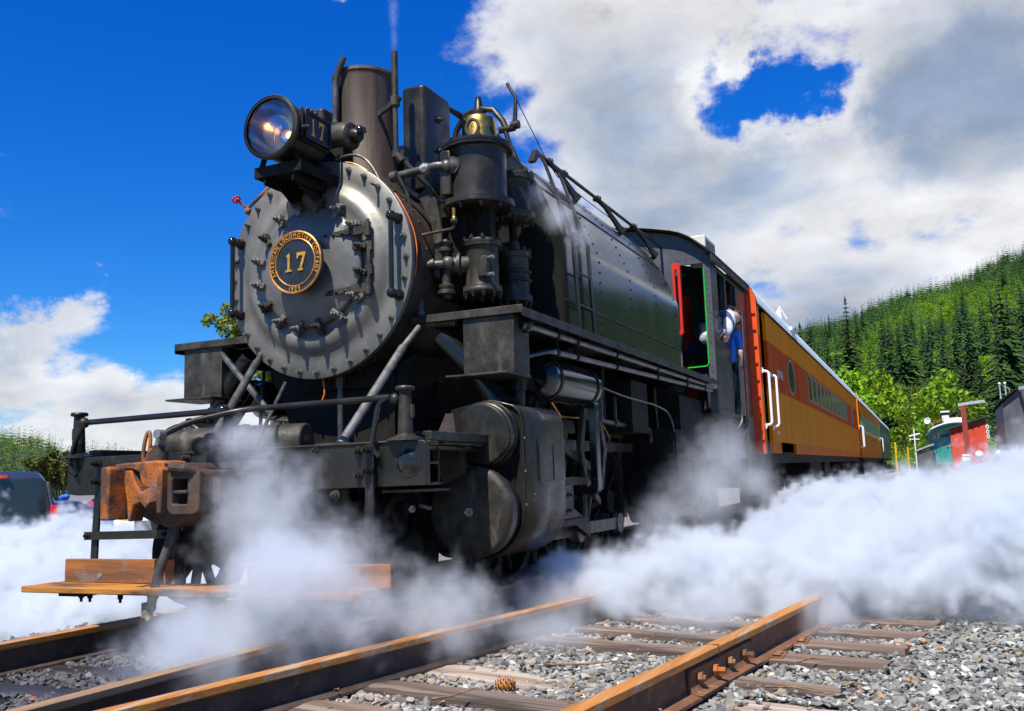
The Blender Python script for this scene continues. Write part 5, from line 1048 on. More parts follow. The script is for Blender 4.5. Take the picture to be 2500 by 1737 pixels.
r1 = rail('rail', -.755, 0, -7, 90, 'left running rail under the steam locomotive, dark and oily with an orange top', 'rail_dark', 'railhead')
r2 = rail('rail', .715, 0, -7, 90, 'tan worn rail left of the orange one, running under the locomotive', 'rail_dark', 'railtan')
r3 = rail('rail', 1.335, .165, -7, 40, 'orange topped rail in the middle, just right of the worn tan rail', 'rail_dark', 'railhead')
r4 = rail('rail', 2.757, .128, -7, 40, 'rusty brown rail on the right with a bolted joint bar', 'rail', 'railhead')
# joint bar on the right-hand rail
def r4x(y): return 2.757+.128*y
jb = MB(); a = Vector((r4x(-.36)+.026, -.36, 0)); b = Vector((r4x(.44)+.026, .44, 0))
vs = []; prof = [(.0, -.046), (.018, -.052), (.012, -.085), (.014, -.118), (.030, -.138), (.062, -.146), (.062, -.150), (.0, -.150)]
for p in (a, b):
    for q, z in prof: vs.append((p.x-.012+q, p.y, z))
m = len(prof); jb.add(vs, [(k, (k+1) % m, m+(k+1) % m, m+k) for k in range(m)]+[tuple(range(m)), tuple(m+k for k in range(m))])
jo = jb.build('joint_bar', 'rail', r4, bevel=.002)
for i, y in enumerate((-.27, -.09, .10, .30)):
    c = (r4x(y)+.030, y, -.095); MB().cyl(c, (c[0]+.018, c[1], c[2]), .026, n=6).cyl((c[0]+.018, c[1], c[2]), (c[0]+(.05 if i in (1, 3) else .03), c[1], c[2]), .014, n=8).build('bolt', 'rust' if i % 2 else 'rail', jo)
MB().box(r4x(-.03)-.036, r4x(-.03)+.036, -.034, -.030, -.040, .0032).build('rail_joint', 'rust_dark', r4)
# filler casting and stones lying between the two crossing rails
L2 = thing('guard_bar', 'short rusty bar lying between the tan rail and the orange rail', 'rail bar', (0, 0, 0))
MB().bar((.86, -2.2, -.085), (.92, -.95, -.085), .05, .05).build('bar', 'railtan', L2, bevel=.006)
rs = random.Random(3)
def rock_mesh(seed, flat=.7):
    r_ = random.Random(seed); bm = bmesh.new(); bmesh.ops.create_icosphere(bm, subdivisions=1, radius=1)
    for v in bm.verts: v.co *= r_.uniform(.75, 1.15); v.co.z *= flat; v.co.x *= 1.25
    me = bpy.data.meshes.new('stone'); bm.to_mesh(me); bm.free(); return me
MT['stone'] = M('yard_stone', (.30, .28, .25), (.16, .15, .14), .9, scale=1.5, bump=.3, bscale=8, rnd=.3)
for k, (x, y, s) in enumerate([(.80, -1.62, .042), (.88, -1.35, .036), (.93, -1.05, .05), (1.0, -1.12, .033), (.84, -1.9, .04)]):
    me = rock_mesh(k); me.materials.append(MT['stone']); o = bpy.data.objects.new('stone', me); o.location = (x, y, -.10); o.scale = (s, s, s); o.rotation_euler = (.2*k, .3, k); COL.objects.link(o)
    tag(o, ['grey stone, middle one of the row wedged between tan and orange rail', 'grey stone wedged right of the short rusty bar', 'largest stone wedged between the tan rail and the orange rail', 'small stone behind the largest one between the two rails', 'foremost stone wedged between the tan rail and orange rail'][k], 'stone', 'stones wedged between the crossing rails')

# ties: diverging track, weathered; engine track, oil-soaked
def tie_mesh(name, L_half, w, h, mat, seed):
    r_ = random.Random(seed); nx = 26; ny = 5; vs = []; fs = []
    ycs = [-w/2, -w/4, 0, w/4, w/2]
    for j in range(ny):
        for i in range(nx+1):
            x = -L_half+2*L_half*i/nx; end = (i in (0, nx)); z = -.006*abs(ycs[j]/(w/2))**4+r_.uniform(-.004, .002)
            vs.append((x+r_.uniform(-.008, .008)*end, ycs[j]+r_.uniform(-.006, .006)*(j in (0, ny-1)), z))
    for j in range(ny-1):
        for i in range(nx): a_ = j*(nx+1)+i; fs.append((a_, a_+1, a_+nx+2, a_+nx+1))
    b0 = len(vs)
    for j in (0, ny-1):
        for i in range(nx+1): v = vs[j*(nx+1)+i]; vs.append((v[0], v[1]+r_.uniform(-.005, .005), -h))
    for i in range(nx):
        fs.append((i, b0+i, b0+i+1, i+1)); t0 = (ny-1)*(nx+1); fs.append((t0+i, t0+i+1, b0+nx+1+i+1, b0+nx+1+i))
    for i in (0, nx): fs.append(tuple(j*(nx+1)+i for j in range(ny))+(b0+nx+1+i, b0+i))
    return MB().add(vs, fs).mesh(name, mat, sharp=50)
tms = [tie_mesh('tie', 1.30, .22, .16, 'tie', k) for k in range(4)]
yr = [-1.66, -1.22, -.78, -.33, .12, .57, 1.0, 1.46, 1.92, 2.4, 2.9, 3.4, 3.9, 4.4, 4.9, 5.4, 5.9, 6.5, 7.1, 7.7, 8.3, 8.9]
al = math.atan(.15)
for k, y in enumerate(yr):
    if k == 4: continue
    buried = y in (-.33,)
    cx = 2.04+.15*(y+.19); o = bpy.data.objects.new('railroad_tie', tie_mesh('tie', 1.30, .24, .16, 'tie_pale', 40) if buried else tms[k % 4]); COL.objects.link(o)
    o.location = (cx, y+.19, -.153 if k not in (3,) else -.172); o.rotation_euler = (rs.uniform(-.01, .01), rs.uniform(-.006, .006)+(.012 if buried else 0), -al+rs.uniform(-.012, .012))
    if buried: tag(o, 'pale split wooden tie end almost buried in ballast right of the brown rail', 'railroad tie')
    else:
        w_ = {1: 'frontmost weathered tie, cut off at the bottom edge under the brown rail', 2: 'weathered tie in front of the pale split one, beside the pine cone', 5: 'weathered tie just beyond the bolted joint of the brown rail', 6: 'second weathered tie beyond the bolted joint of the brown rail', 7: 'third weathered tie beyond the joint, its end half in steam', 8: 'fourth weathered tie beyond the joint, where the steam bank starts'}.get(k)
        tag(o, w_ or 'weathered brown wooden tie of the diverging track lying inside the steam', 'railroad tie', 'weathered ties of the diverging track')
    if y > -1 and not buried:
        for rx in (cx+.74, cx-.70):
            yy = y+.19-(rx-cx)*.15
            if -.3 < yy < 5 and rx > cx:
                sp = MB(); sp.box(-.11, .12, -.085, .085, -.158, -.146)
                sp.sph((.088, .0, -.138), .020, 8, 6, (1.2, .8, .5)).sph((.088, -.06, -.138), .020, 8, 6, (1.2, .8, .5)).sph((-.09, .03, -.138), .02, 8, 6, (1.2, .8, .5))
                xr = r4x(yy); sp.v = [(v[0]+xr, v[1]+yy, v[2]-.003) for v in sp.v]
                sp.build('tie_plate', 'rail', r4)
# buried stub near the joint
o = bpy.data.objects.new('railroad_tie', tie_mesh('tie', .30, .20, .14, 'tie', 77)); COL.objects.link(o); o.location = (2.98, .03, -.158); o.rotation_euler = (0, .03, -al); tag(o, 'short rusty tie stub under the joint bar of the brown rail', 'railroad tie')
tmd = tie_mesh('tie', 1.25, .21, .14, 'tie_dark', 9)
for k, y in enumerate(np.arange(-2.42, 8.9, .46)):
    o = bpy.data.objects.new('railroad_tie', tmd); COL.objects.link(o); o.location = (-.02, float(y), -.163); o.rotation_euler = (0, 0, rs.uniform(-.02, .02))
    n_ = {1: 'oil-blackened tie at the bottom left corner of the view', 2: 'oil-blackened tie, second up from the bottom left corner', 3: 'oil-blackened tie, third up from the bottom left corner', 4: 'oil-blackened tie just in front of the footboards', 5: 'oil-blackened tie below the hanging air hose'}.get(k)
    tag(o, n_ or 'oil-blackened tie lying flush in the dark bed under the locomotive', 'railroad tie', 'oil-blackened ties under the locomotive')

# ballast stones, each one a small chipped solid, all in one mesh per bed
def stones(name, label, n, region, size, tones, seed, zf, mat, keep=None):
    rg = np.random.default_rng(seed)
    P_ = region(rg, n); n = len(P_)
    if keep is not None: P_ = P_[keep(P_)]; n = len(P_)
    t = (1+5**.5)/2; ico = np.array([(-1, t, 0), (1, t, 0), (-1, -t, 0), (1, -t, 0), (0, -1, t), (0, 1, t), (0, -1, -t), (0, 1, -t), (t, 0, -1), (t, 0, 1), (-t, 0, -1), (-t, 0, 1)], float)
    ico /= np.linalg.norm(ico[0]); F_ = np.array([(0, 11, 5), (0, 5, 1), (0, 1, 7), (0, 7, 10), (0, 10, 11), (1, 5, 9), (5, 11, 4), (11, 10, 2), (10, 7, 6), (7, 1, 8), (3, 9, 4), (3, 4, 2), (3, 2, 6), (3, 6, 8), (3, 8, 9), (4, 9, 5), (2, 4, 11), (6, 2, 10), (8, 6, 7), (9, 8, 1)])
    V = ico[None]*rg.uniform(.55, 1.25, (n, 12, 1))
    s = rg.uniform(size[0], size[1], n)*rg.choice([.75, 1, 1, 1.35], n)
    V = V*np.stack([rg.uniform(.9, 1.35, n), rg.uniform(.65, 1.0, n), rg.uniform(.35, .65, n)], -1)[:, None]*s[:, None, None]
    def rot(ax, a):
        c, s_ = np.cos(a), np.sin(a); Rm = np.zeros((n, 3, 3)); i, j = [(1, 2), (0, 2), (0, 1)][ax]; Rm[:, ax, ax] = 1; Rm[:, i, i] = c; Rm[:, j, j] = c; Rm[:, i, j] = -s_; Rm[:, j, i] = s_; return Rm
    Rm = rot(2, rg.uniform(0, 6.28, n)) @ rot(0, rg.normal(0, .38, n)) @ rot(1, rg.normal(0, .38, n))
    V = np.einsum('nij,nkj->nki', Rm, V)
    Z = zf(P_[:, 0], P_[:, 1])+s*rg.uniform(.0, .75, n)
    V = V+np.stack([P_[:, 0], P_[:, 1], Z], -1)[:, None]
    me = bpy.data.meshes.new(name); nf = n*20
    me.vertices.add(n*12); me.vertices.foreach_set('co', V.reshape(-1)); me.loops.add(nf*3); me.polygons.add(nf)
    fi = (F_[None]+(np.arange(n)*12)[:, None, None]).reshape(-1); me.loops.foreach_set('vertex_index', fi); me.polygons.foreach_set('loop_start', np.arange(nf)*3); me.polygons.foreach_set('loop_total', np.full(nf, 3))
    tn = np.array(tones[0]); wt = np.array(tones[1]); ch = rg.choice(len(tn), n, p=wt/wt.sum()); c = tn[ch]*rg.uniform(.72, 1.28, (n, 1))
    at = me.color_attributes.new('tone', 'FLOAT_COLOR', 'POINT'); cc = np.ones((n, 12, 4)); cc[:, :, :3] = c[:, None]; at.data.foreach_set('color', cc.reshape(-1).astype(np.float32))
    me.polygons.foreach_set('use_smooth', [False]*nf); me.update(); me.validate(); me.materials.append(MT[mat]); o = bpy.data.objects.new(name, me); COL.objects.link(o); tag(o, label, 'gravel', None, 'stuff'); return o
def stone_mat():
    m, nt, N, L, b = _nt('ballast_stone'); a = N.new('ShaderNodeAttribute'); a.attribute_name = 'tone'
    tc = N.new('ShaderNodeTexCoord'); n = N.new('ShaderNodeTexNoise'); n.inputs['Scale'].default_value = 70; n.inputs['Detail'].default_value = 4; L.new(tc.outputs['Object'], n.inputs['Vector'])
    r = N.new('ShaderNodeMapRange'); r.inputs['To Min'].default_value = .7; r.inputs['To Max'].default_value = 1.3; L.new(n.outputs[0], r.inputs['Value'])
    h = N.new('ShaderNodeHueSaturation'); L.new(r.outputs[0], h.inputs['Value']); L.new(a.outputs['Color'], h.inputs['Color']); L.new(h.outputs[0], b.inputs['Base Color']); b.inputs['Roughness'].default_value = .82
    return m
MT['bstone'] = stone_mat()
def reg(x0, x1, y0, y1, falloff=0):
    def f(rg, n):
        x = rg.uniform(x0, x1, n); y = y0+(y1-y0)*rg.uniform(0, 1, n)**(1+falloff); return np.stack([x, y], -1)
    return f
grey = ([(.235, .228, .20), (.165, .16, .14), (.38, .37, .325), (.10, .098, .09), (.28, .22, .13), (.34, .18, .08), (.165, .175, .135)], [5, 5, 2.5, 3, .8, .18, 1])
brown = ([(.22, .18, .14), (.30, .25, .20), (.14, .12, .10), (.33, .31, .28), (.36, .20, .09)], [4, 3, 3, 2, .5])
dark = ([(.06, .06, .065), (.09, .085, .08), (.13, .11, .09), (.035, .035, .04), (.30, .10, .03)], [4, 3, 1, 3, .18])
def rightof(P_): x, y = P_[:, 0], P_[:, 1]; return (x > 1.335+.165*y+.05)
ti = [(y+.19) for k, y in enumerate(yr) if k != 4]
def nottie(P_, p=.93):
    x, y = P_[:, 0], P_[:, 1]; k = np.ones(len(P_), bool); rg = np.random.default_rng(5)
    for yc in ti:
        cx = 2.04+.15*yc; on = (np.abs(y-(yc-(x-cx)*.15)) < .115) & (np.abs(x-cx) < (1.29 if abs(yc+.14) > .01 else 1.29))
        if abs(yc+.14) < .01: on &= (x > cx+.9)
        k &= ~(on & (rg.random(len(P_)) < (.985 if abs(yc+.14) > .01 else .96)))
    d4 = np.abs(x-(2.757+.128*y)); k &= d4 > .065
    return k
A_ = lambda P_: rightof(P_) & nottie(P_)
bz = lambda x, y: gz(x, y)+.012+.010*smoothbump(x, y)+.018*sstep(.0, .5, np.abs(x-(2.04+.15*y))-1.1)
stones('grey_gravel', 'grey chipped ballast covering the ground right of the middle rail', 62000, reg(1.1, 6.2, -1.9, 3.6, .25), (.011, .022), grey, 1, bz, 'bstone', A_)
stones('grey_gravel', 'sparser grey ballast farther back beside the diverging rails', 15000, reg(1.5, 9.5, 3.4, 13), (.02, .045), grey, 2, lambda x, y: gz(x, y)+.01, 'bstone', A_)
def nr3(P_): x, y = P_[:, 0], P_[:, 1]; d = x-(1.335+.165*y); return (d > .055) & (d < .16+.55*np.random.default_rng(8).random(len(x))**2) & nottie(P_)
stones('brown_gravel', 'brownish dirty ballast along the foot of the middle rail', 11000, reg(.9, 2.4, -2.2, 2.6), (.011, .022), brown, 3, lambda x, y: bz(x, y)+.012, 'bstone', nr3)
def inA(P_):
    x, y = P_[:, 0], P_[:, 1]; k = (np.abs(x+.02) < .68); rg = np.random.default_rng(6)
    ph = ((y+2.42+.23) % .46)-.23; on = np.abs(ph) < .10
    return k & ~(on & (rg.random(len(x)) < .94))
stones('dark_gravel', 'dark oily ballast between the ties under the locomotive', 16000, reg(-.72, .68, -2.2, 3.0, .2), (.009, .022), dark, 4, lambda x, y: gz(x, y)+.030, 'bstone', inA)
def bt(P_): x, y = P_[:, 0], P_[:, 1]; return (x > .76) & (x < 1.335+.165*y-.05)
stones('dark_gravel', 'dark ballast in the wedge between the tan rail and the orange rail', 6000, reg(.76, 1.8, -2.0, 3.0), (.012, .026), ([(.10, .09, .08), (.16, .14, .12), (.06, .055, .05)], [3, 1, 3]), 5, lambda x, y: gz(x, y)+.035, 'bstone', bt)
stones('left_gravel', 'dark cinders outside the left rail', 5000, reg(-1.9, -.82, -2.2, 2.5), (.010, .022), dark, 6, lambda x, y: gz(x, y)+.02, 'bstone')

# pine cone, twigs and leaf litter
pc = thing('pine_cone', 'orange-brown pine cone lying on the ballast left of the brown rail', 'pine cone', (1.90, -.36, -.155), R_(25))
local(pc); mb = MB().sph((0, 0, 0), .028, 10, 8, (1.7, 1, 1)); mb.build('core', 'cone', pc); mb = MB()
for i in range(9):
    for k in range(8):
        a = 2*PI*k/8+i*.4; x = -.044+.011*i; r = .030*math.sin(PI*(i+1.2)/11)+.004; p = Vector((x, r*math.cos(a), r*math.sin(a))); d = Vector((.35, math.cos(a), math.sin(a)))*.011
        t = Vector((0, -math.sin(a), math.cos(a)))*.008; mb.add([p-t, p+t, p+d+t*.5, p+d-t*.5, p+d*.8-Vector((.004, 0, 0))], [(0, 1, 2, 3), (0, 3, 4), (1, 2, 4)])
mb.build('scales', 'cone', pc, kind='stuff', smooth=False)
for k, (x, y, a, l) in enumerate([(1.95, .05, .1, .5), (3.05, .42, .7, .16), (3.0, -.15, -.25, .30), (2.72, 1.42, .9, .2), (3.3, -.05, .5, .1), (3.55, .1, 1.5, .08), (1.75, -.75, .2, .2), (-.35, .55, .5, .28), (-.2, .62, 1.2, .2), (-.1, .5, -.3, .25)]):
    dark_ = x < 0.5; o = MB().tube([(0, 0, 0), (l*.4*math.cos(a), l*.4*math.sin(a), .012), (l*math.cos(a), l*math.sin(a), .0+.05*(k % 3 == 0))], [.006, .005, .002], 6).build('twig', 'twig')
    o.location = (x, y, -.14 if not dark_ else -.13)
    tag(o, ['long thin dry twig lying along a weathered tie', 'curled dry leaf-like twig beside the brown rail', 'thin twig lying on grey ballast near the pale tie end', 'forked dry twig at the far end of the brown rail', 'tiny pale straw on the ballast', 'small upright straw in the grey ballast', 'brown twig beside the middle rail', 'bent twig in the litter between the rails under the buffer beam', 'short twig crossing the litter in front of the engine', 'dry twig half buried in the dark ballast ahead of the engine'][k], 'twig')
rg = np.random.default_rng(11); mb = MB()
for k in range(260):
    x, y = (rg.normal(-.25, .16), rg.normal(.55, .10)) if k < 150 else (rg.uniform(-.7, 3.2), rg.uniform(-1.4, 1.4)); z = -.15+rg.uniform(0, .03); a = rg.uniform(0, 6.3); s = rg.uniform(.008, .02)
    c, d = math.cos(a)*s, math.sin(a)*s; mb.add([(x-c, y-d, z), (x+d*.5, y-c*.5, z+s*.4), (x+c, y+d, z+s*.2), (x-d*.5, y+c*.5, z+s*.5)], [(0, 1, 2, 3)])
tag(mb.build('leaf_litter', 'twig', smooth=False), 'dry brown leaf litter scattered on the track bed', 'leaf litter', None, 'stuff')
# ================================================================== HILLS AND TREES
CX, CY = CAMLOC.x, CAMLOC.y
def interp(v, xs_, ys_): return np.interp(v, xs_, ys_)
azR = [-30, -20, -12, -7.76, -6.12, -3.82, -1.57, .61, 2.73, 4.78, 12, 25, 45]
taR = [.035, .075, .12, .1482, .1565, .1676, .1782, .189, .1996, .2096, .235, .22, .12]
azL = [-95, -75, -60, -53.1, -52.15, -51.15, -50.1, -49.7, -48.8, -47.86, -46.4, -42, -36, -30]
taL = [.07, .085, .075, .0662, .0623, .0572, .048, .0445, .0462, .0428, .0375, .03, .03, .035]
KD = 1.75
def hr_(az, d):   # right hill height
    d = d/KD; top = interp(az, azR, taR)*330*KD-9; dn = 1-sstep(330, 620, d)*.7
    k = np.clip((d-78)/252, 0, 1); return .2+1.2*sstep(80, 100, d)+(np.maximum(top, 0))*(.8*k+.2*k*k)*dn+1.6*np.sin(az*1.1+d*.03)*k
def hl_(az, d):
    top = interp(az, azL, taL)*1050-14; k = sstep(420, 1050, d); return -1.5+np.maximum(top, 0)*k*(1-sstep(1050, 1700, d)*.8)+3*np.sin(az*2+d*.01)*k
def polar_sheet(name, a0, a1, na, d0, d1, nd, hf, mat):
    A, D = np.meshgrid(np.linspace(a0, a1, na), np.geomspace(d0, d1, nd)); Z = hf(A, D); X = CX+D*np.sin(np.radians(A)); Y = CY+D*np.cos(np.radians(A))
    v = np.stack([X, Y, Z], -1).reshape(-1, 3); idx = np.arange(na*nd).reshape(nd, na); f = np.stack([idx[:-1, :-1], idx[:-1, 1:], idx[1:, 1:], idx[1:, :-1]], -1).reshape(-1, 4)
    me = bpy.data.meshes.new(name); me.from_pydata(v.tolist(), [], f.tolist()); me.materials.append(MT[mat]); me.polygons.foreach_set('use_smooth', [True]*len(me.polygons))
    o = bpy.data.objects.new(name, me); COL.objects.link(o); o['kind'] = 'structure'; return o
polar_sheet('hill', -30, 45, 150, 78*KD, 900*KD, 60, hr_, 'hillgreen')
polar_sheet('hill', -95, -30, 150, 400, 2200, 50, hl_, 'hillgreen')

def conifer_mb(h, seed, lv=30, br=11, sub=3):
    r_ = random.Random(seed); mb = MB(); R0 = h*r_.uniform(.19, .25)
    for i in range(lv):
        t = (i+.5)/lv; z = h*(.08+.90*t); rad = R0*(1-t)**.85*r_.uniform(.6, 1.2)+.01*h; nb = max(4, int(br*(1-t*.4)))
        for k in range(nb):
            if r_.random() < .10: continue
            a = 2*PI*(k+r_.random()*.8)/nb; rr = rad*r_.uniform(.7, 1.2); ca, sa = math.cos(a), math.sin(a); w = (rr*.26+.02*h*.4)*(.55 if lv > 12 else .9); dr = rr*r_.uniform(.1, .5)
            pts = []
            for j in range(sub+1): u = j/sub; pts.append((u*rr, z-dr*u*u+.02*h*(1-u)*0, w*(1-u)**.6*(1 if j % 2 == 0 else .8)))
            vs = []
            for u, zz, ww in pts: vs += [(ca*u-sa*ww, sa*u+ca*ww, zz-ww*.5), (ca*u, sa*u, zz+ww*.25), (ca*u+sa*ww, sa*u-ca*ww, zz-ww*.5)]
            fs = []
            for j in range(sub): b_ = 3*j; fs += [(b_, b_+1, b_+4, b_+3), (b_+1, b_+2, b_+5, b_+4)]
            mb.add(vs, fs)
    mb.add([(0, 0, h*1.0), (.012*h, 0, h*.94), (-.006*h, .012*h, h*.94), (-.006*h, -.012*h, h*.94)], [(0, 1, 2), (0, 2, 3), (0, 3, 1)])
    return mb
def leaf_cloud(n, blobs, ls, seed, flat=.6):
    rg = np.random.default_rng(seed); V = []; F = []
    w = np.array([b[1]**2 for b in blobs]); ch = rg.choice(len(blobs), n, p=w/w.sum())
    C_ = np.array([b[0] for b in blobs])[ch]; Rr = np.array([b[1] for b in blobs])[ch]
    d = rg.normal(size=(n, 3)); d /= np.linalg.norm(d, axis=1)[:, None]; rad = Rr*rg.uniform(.35, 1.05, n)**.5; P_ = C_+d*rad[:, None]*np.array([1, 1, .8])
    u = rg.normal(size=(n, 3)); u /= np.linalg.norm(u, axis=1)[:, None]; v = np.cross(u, d+rg.normal(size=(n, 3))*.6); v /= np.linalg.norm(v, axis=1)[:, None]+1e-9
    s = (ls*rg.uniform(.6, 1.3, n))[:, None]; q = np.stack([P_-u*s, P_-v*s*flat, P_+u*s, P_+v*s*flat], 1)
    mb = MB(); mb.v = [tuple(x) for x in q.reshape(-1, 3)]; mb.f = [(4*i, 4*i+1, 4*i+2, 4*i+3) for i in range(n)]; return mb
def fastmesh(mb, name, mats, matidx=None):
    me = bpy.data.meshes.new(name); me.from_pydata(mb.v, [], mb.f)
    for m in mats: me.materials.append(MT[m])
    return me
def broad_mb(h, seed, n=900):
    r_ = random.Random(seed); bl = []
    for k in range(15):
        t = r_.uniform(.28, .92); a = r_.uniform(0, 6.28); rr = h*.26*math.sin(PI*min(1, t*.95+.1))*r_.uniform(.3, 1); bl.append(((rr*math.cos(a), rr*math.sin(a), h*t), h*r_.uniform(.10, .17)))
    return leaf_cloud(n, bl, h*.024, seed)
H0 = 18.0
con = [fastmesh(conifer_mb(H0, 10+k), 'crown', ['conifer']) for k in range(5)]
bro = [fastmesh(broad_mb(H0*.75, 30+k, 1300), 'crown', ['broadleaf']) for k in range(4)]
oli = [fastmesh(broad_mb(H0*.7, 50+k, 1000), 'crown', ['olive']) for k in range(2)]
trunk = fastmesh(MB().tube([(0, 0, -1), (0, 0, H0*.5), (0, 0, H0*.96)], [.28, .17, .03], 6), 'trunk', ['bark'])
trunkb = fastmesh(MB().tube([(0, 0, -1), (.1, 0, H0*.3), (.2, .1, H0*.55)], [.25, .16, .05], 6).tube([(.1, 0, H0*.28), (1.2, .4, H0*.5)], [.12, .04], 5).tube([(.1, 0, H0*.25), (-1.0, -.7, H0*.45)], [.12, .04], 5), 'trunk', ['bark'])
def plant(kind, az, d, s, hf=hr_, lab=None, grp=None, zadd=0):
    x = CX+d*math.sin(R_(az)); y = CY+d*math.cos(R_(az)); z = float(hf(az, d))+zadd
    nm, ms, tr = {'c': ('conifer_tree', con, trunk), 'b': ('broadleaf_tree', bro, trunkb), 'o': ('broadleaf_tree', oli, trunkb)}[kind]
    o = bpy.data.objects.new(nm, None); COL.objects.link(o); o.location = (x, y, z); o.scale = (s, s, s*random.uniform(.9, 1.1)); o.rotation_euler = (0, 0, random.uniform(0, 6.28))
    ORG[o] = (0, 0, 0); kid(o, 'crown', random.choice(ms)); kid(o, 'trunk', tr)
    L_def = {'c': ('dark green conifer standing on the wooded hillside', 'conifers on the hillside'), 'b': ('bright green broadleaf tree among dark conifers on the hillside', 'broadleaf trees on the hillside'), 'o': ('dull olive broadleaf tree on the hillside', 'olive trees on the hillside')}[kind]
    tag(o, lab or L_def[0], 'tree', grp if lab else L_def[1]); return o
random.seed(21)
# where bright broadleaf patches stand on the slope (azimuth, distance)
def patch(az, d):
    d = d/KD; return math.exp(-((az-.2)/3.2)**2-((d-240)/45)**2)*.95+math.exp(-((az+4.5)/1.8)**2-((d-165)/45)**2)*.9+math.exp(-((az-4.0)/2.0)**2-((d-215)/30)**2)*.55
cnt = 0
for row, (d0, n) in enumerate([(90, 36), (104, 40), (122, 44), (145, 46), (172, 46), (205, 46), (245, 40)]):
    for k in range(n):
        az = -8.6+14.8*(k+random.random())/n; d = (d0+random.uniform(-12, 12))*KD
        p = patch(az, d)*1.2+.20; kd = 'b' if random.random() < p else ('o' if random.random() < .06 else 'c')
        s = {'c': random.uniform(.5, 1.05)*(1.15, 1.1, 1.0, .95, .9, .85, .8)[row], 'b': random.uniform(.42, .8)*(1 if row < 4 else .8), 'o': random.uniform(.4, .6)}[kd]*(1 if row > 1 else 1.05)
        if az > 3.3 and row < 4 and kd == 'c': s *= 1.1
        plant(kd, az, d, s); cnt += 1
plant('b', .35, 92, .80, lab='large bright green tree rising right behind the caboose', zadd=-1.0)
plant('b', 1.35, 95, .62, lab='yellow-green tree behind the red shed and caboose', zadd=-1.0)
plant('b', -.75, 97, .48, lab='small bright tree left of the caboose roof', zadd=-1.0)
plant('b', -3.4, 118, 1.02, lab='tall light green tree just above the coach roofs', zadd=-1)
plant('b', -4.9, 116, .95, lab='broad light green tree behind the nearest coach roof', zadd=-1)
plant('b', -2.1, 112, .62, lab='low green tree where the last coach roof ends', zadd=-1)
plant('o', -1.3, 128, .8, lab='brownish olive tree between the train and the caboose', zadd=-1)
# the rest of the forest as one joined mass of small trees
def forest(name, label, hf, az0, az1, d0, d1, n, h, seed, share, lv=7, br=5, nleaf=70):
    rg = np.random.default_rng(seed); cv = [conifer_mb(1.0, 70+k, lv, br, 2) for k in range(4)]; bv = [broad_mb(.8, 80+k, nleaf) for k in range(3)]
    for b_ in bv: pass
    AV = [np.array(m.v) for m in cv+bv]; AF = [m.f for m in cv+bv]; V = []; F = []; MI = []; off = 0
    for i in range(n):
        az = rg.uniform(az0, az1); d = math.sqrt(rg.uniform(d0**2, d1**2)); isb = rg.random() < share(az, d); k = int(rg.integers(4, 7)) if isb else int(rg.integers(0, 4))
        x = CX+d*math.sin(R_(az)); y = CY+d*math.cos(R_(az)); z = float(hf(az, d))-.4; s = h*rg.uniform(.6, 1.25)*(1 if not isb else 1.0); a = rg.uniform(0, 6.28); c, s_ = math.cos(a), math.sin(a)
        v = AV[k]*s*np.array([1.25, 1.25, 1]); v = np.stack([v[:, 0]*c-v[:, 1]*s_+x, v[:, 0]*s_+v[:, 1]*c+y, v[:, 2]+z], -1); V.append(v); F += [tuple(q+off for q in f) for f in AF[k]]; MI += [1 if isb else 0]*len(AF[k]); off += len(v)
    me = bpy.data.meshes.new(name); me.from_pydata(np.concatenate(V).tolist(), [], F); me.materials.append(MT['conifer_far']); me.materials.append(MT['broad_far']); me.polygons.foreach_set('material_index', MI)
    o = bpy.data.objects.new(name, me); COL.objects.link(o); tag(o, label, 'forest', None, 'stuff'); return o
MT['conifer_far'] = leafmat('far_conifer_needles', (.014, .042, .010), (.035, .08, .014), (.075, .125, .018), .12, 0, .15)
MT['broad_far'] = leafmat('far_spring_leaves', (.08, .17, .008), (.15, .28, .010), (.25, .36, .014), .12, 0, .3)
MT['conifer_left'] = leafmat('left_conifer_needles', (.008, .028, .012), (.018, .05, .018), (.035, .075, .025), .05, 0, .1)
forest('forest', 'dense mixed forest filling the hillside between the nearer trees', hr_, -10, 8, 82*KD, 345*KD, 6000, 8.2, 1, lambda a, d: patch(a, d)*1.1+.20)
forest('forest', 'distant mixed forest covering the low hill behind the parked vehicles', hl_, -56, -44, 430, 1080, 1700, 17, 2, lambda a, d: .62 if 700 < d < 950 and a < -50.2 else (.55 if d < 560 else .12), 6, 5, 40)

forest('undergrowth', 'bushy green undergrowth along the foot of the wooded hill', lambda a, d: -.2+.0085*(d-9)*.9, -10, 12, 96, 142, 420, 4.4, 9, lambda a, d: .93, nleaf=110)
# tree behind the left step box: branching limbs with small leaves
def near_tree(name, label, x, y, z, h, seed, nleaf, mat, spread=.33):
    r_ = random.Random(seed); t = thing(name, label, 'tree', (x, y, z)); local(t); tips = []; mb = MB()
    def grow(p, d, l, r, lvl):
        q = p+d*l; mid = p+d*l*.5+Vector((r_.uniform(-1, 1), r_.uniform(-1, 1), 0))*l*.06; mb.tube([p, mid, q], [r, r*.85, r*.65], 6 if lvl < 2 else 4)
        if lvl >= 2: tips.append((tuple(q), l*.33)); tips.append((tuple(mid), l*.25))
        if lvl == 4: return
        for k in range(r_.choice([2, 3, 3])):
            nd = (d+Vector((r_.uniform(-1, 1), r_.uniform(-1, 1), r_.uniform(-.25, .6)))*.75).normalized(); grow(q, nd, l*r_.uniform(.62, .85), r*.6, lvl+1)
    grow(Vector((0, 0, 0)), Vector((0, 0, 1)), h*.30, h*.025, 0); mb.build('trunk', 'bark', t)
    me = fastmesh(leaf_cloud(nleaf, tips, .075, seed, .7), 'crown', [mat]); kid(t, 'crown', me); return t
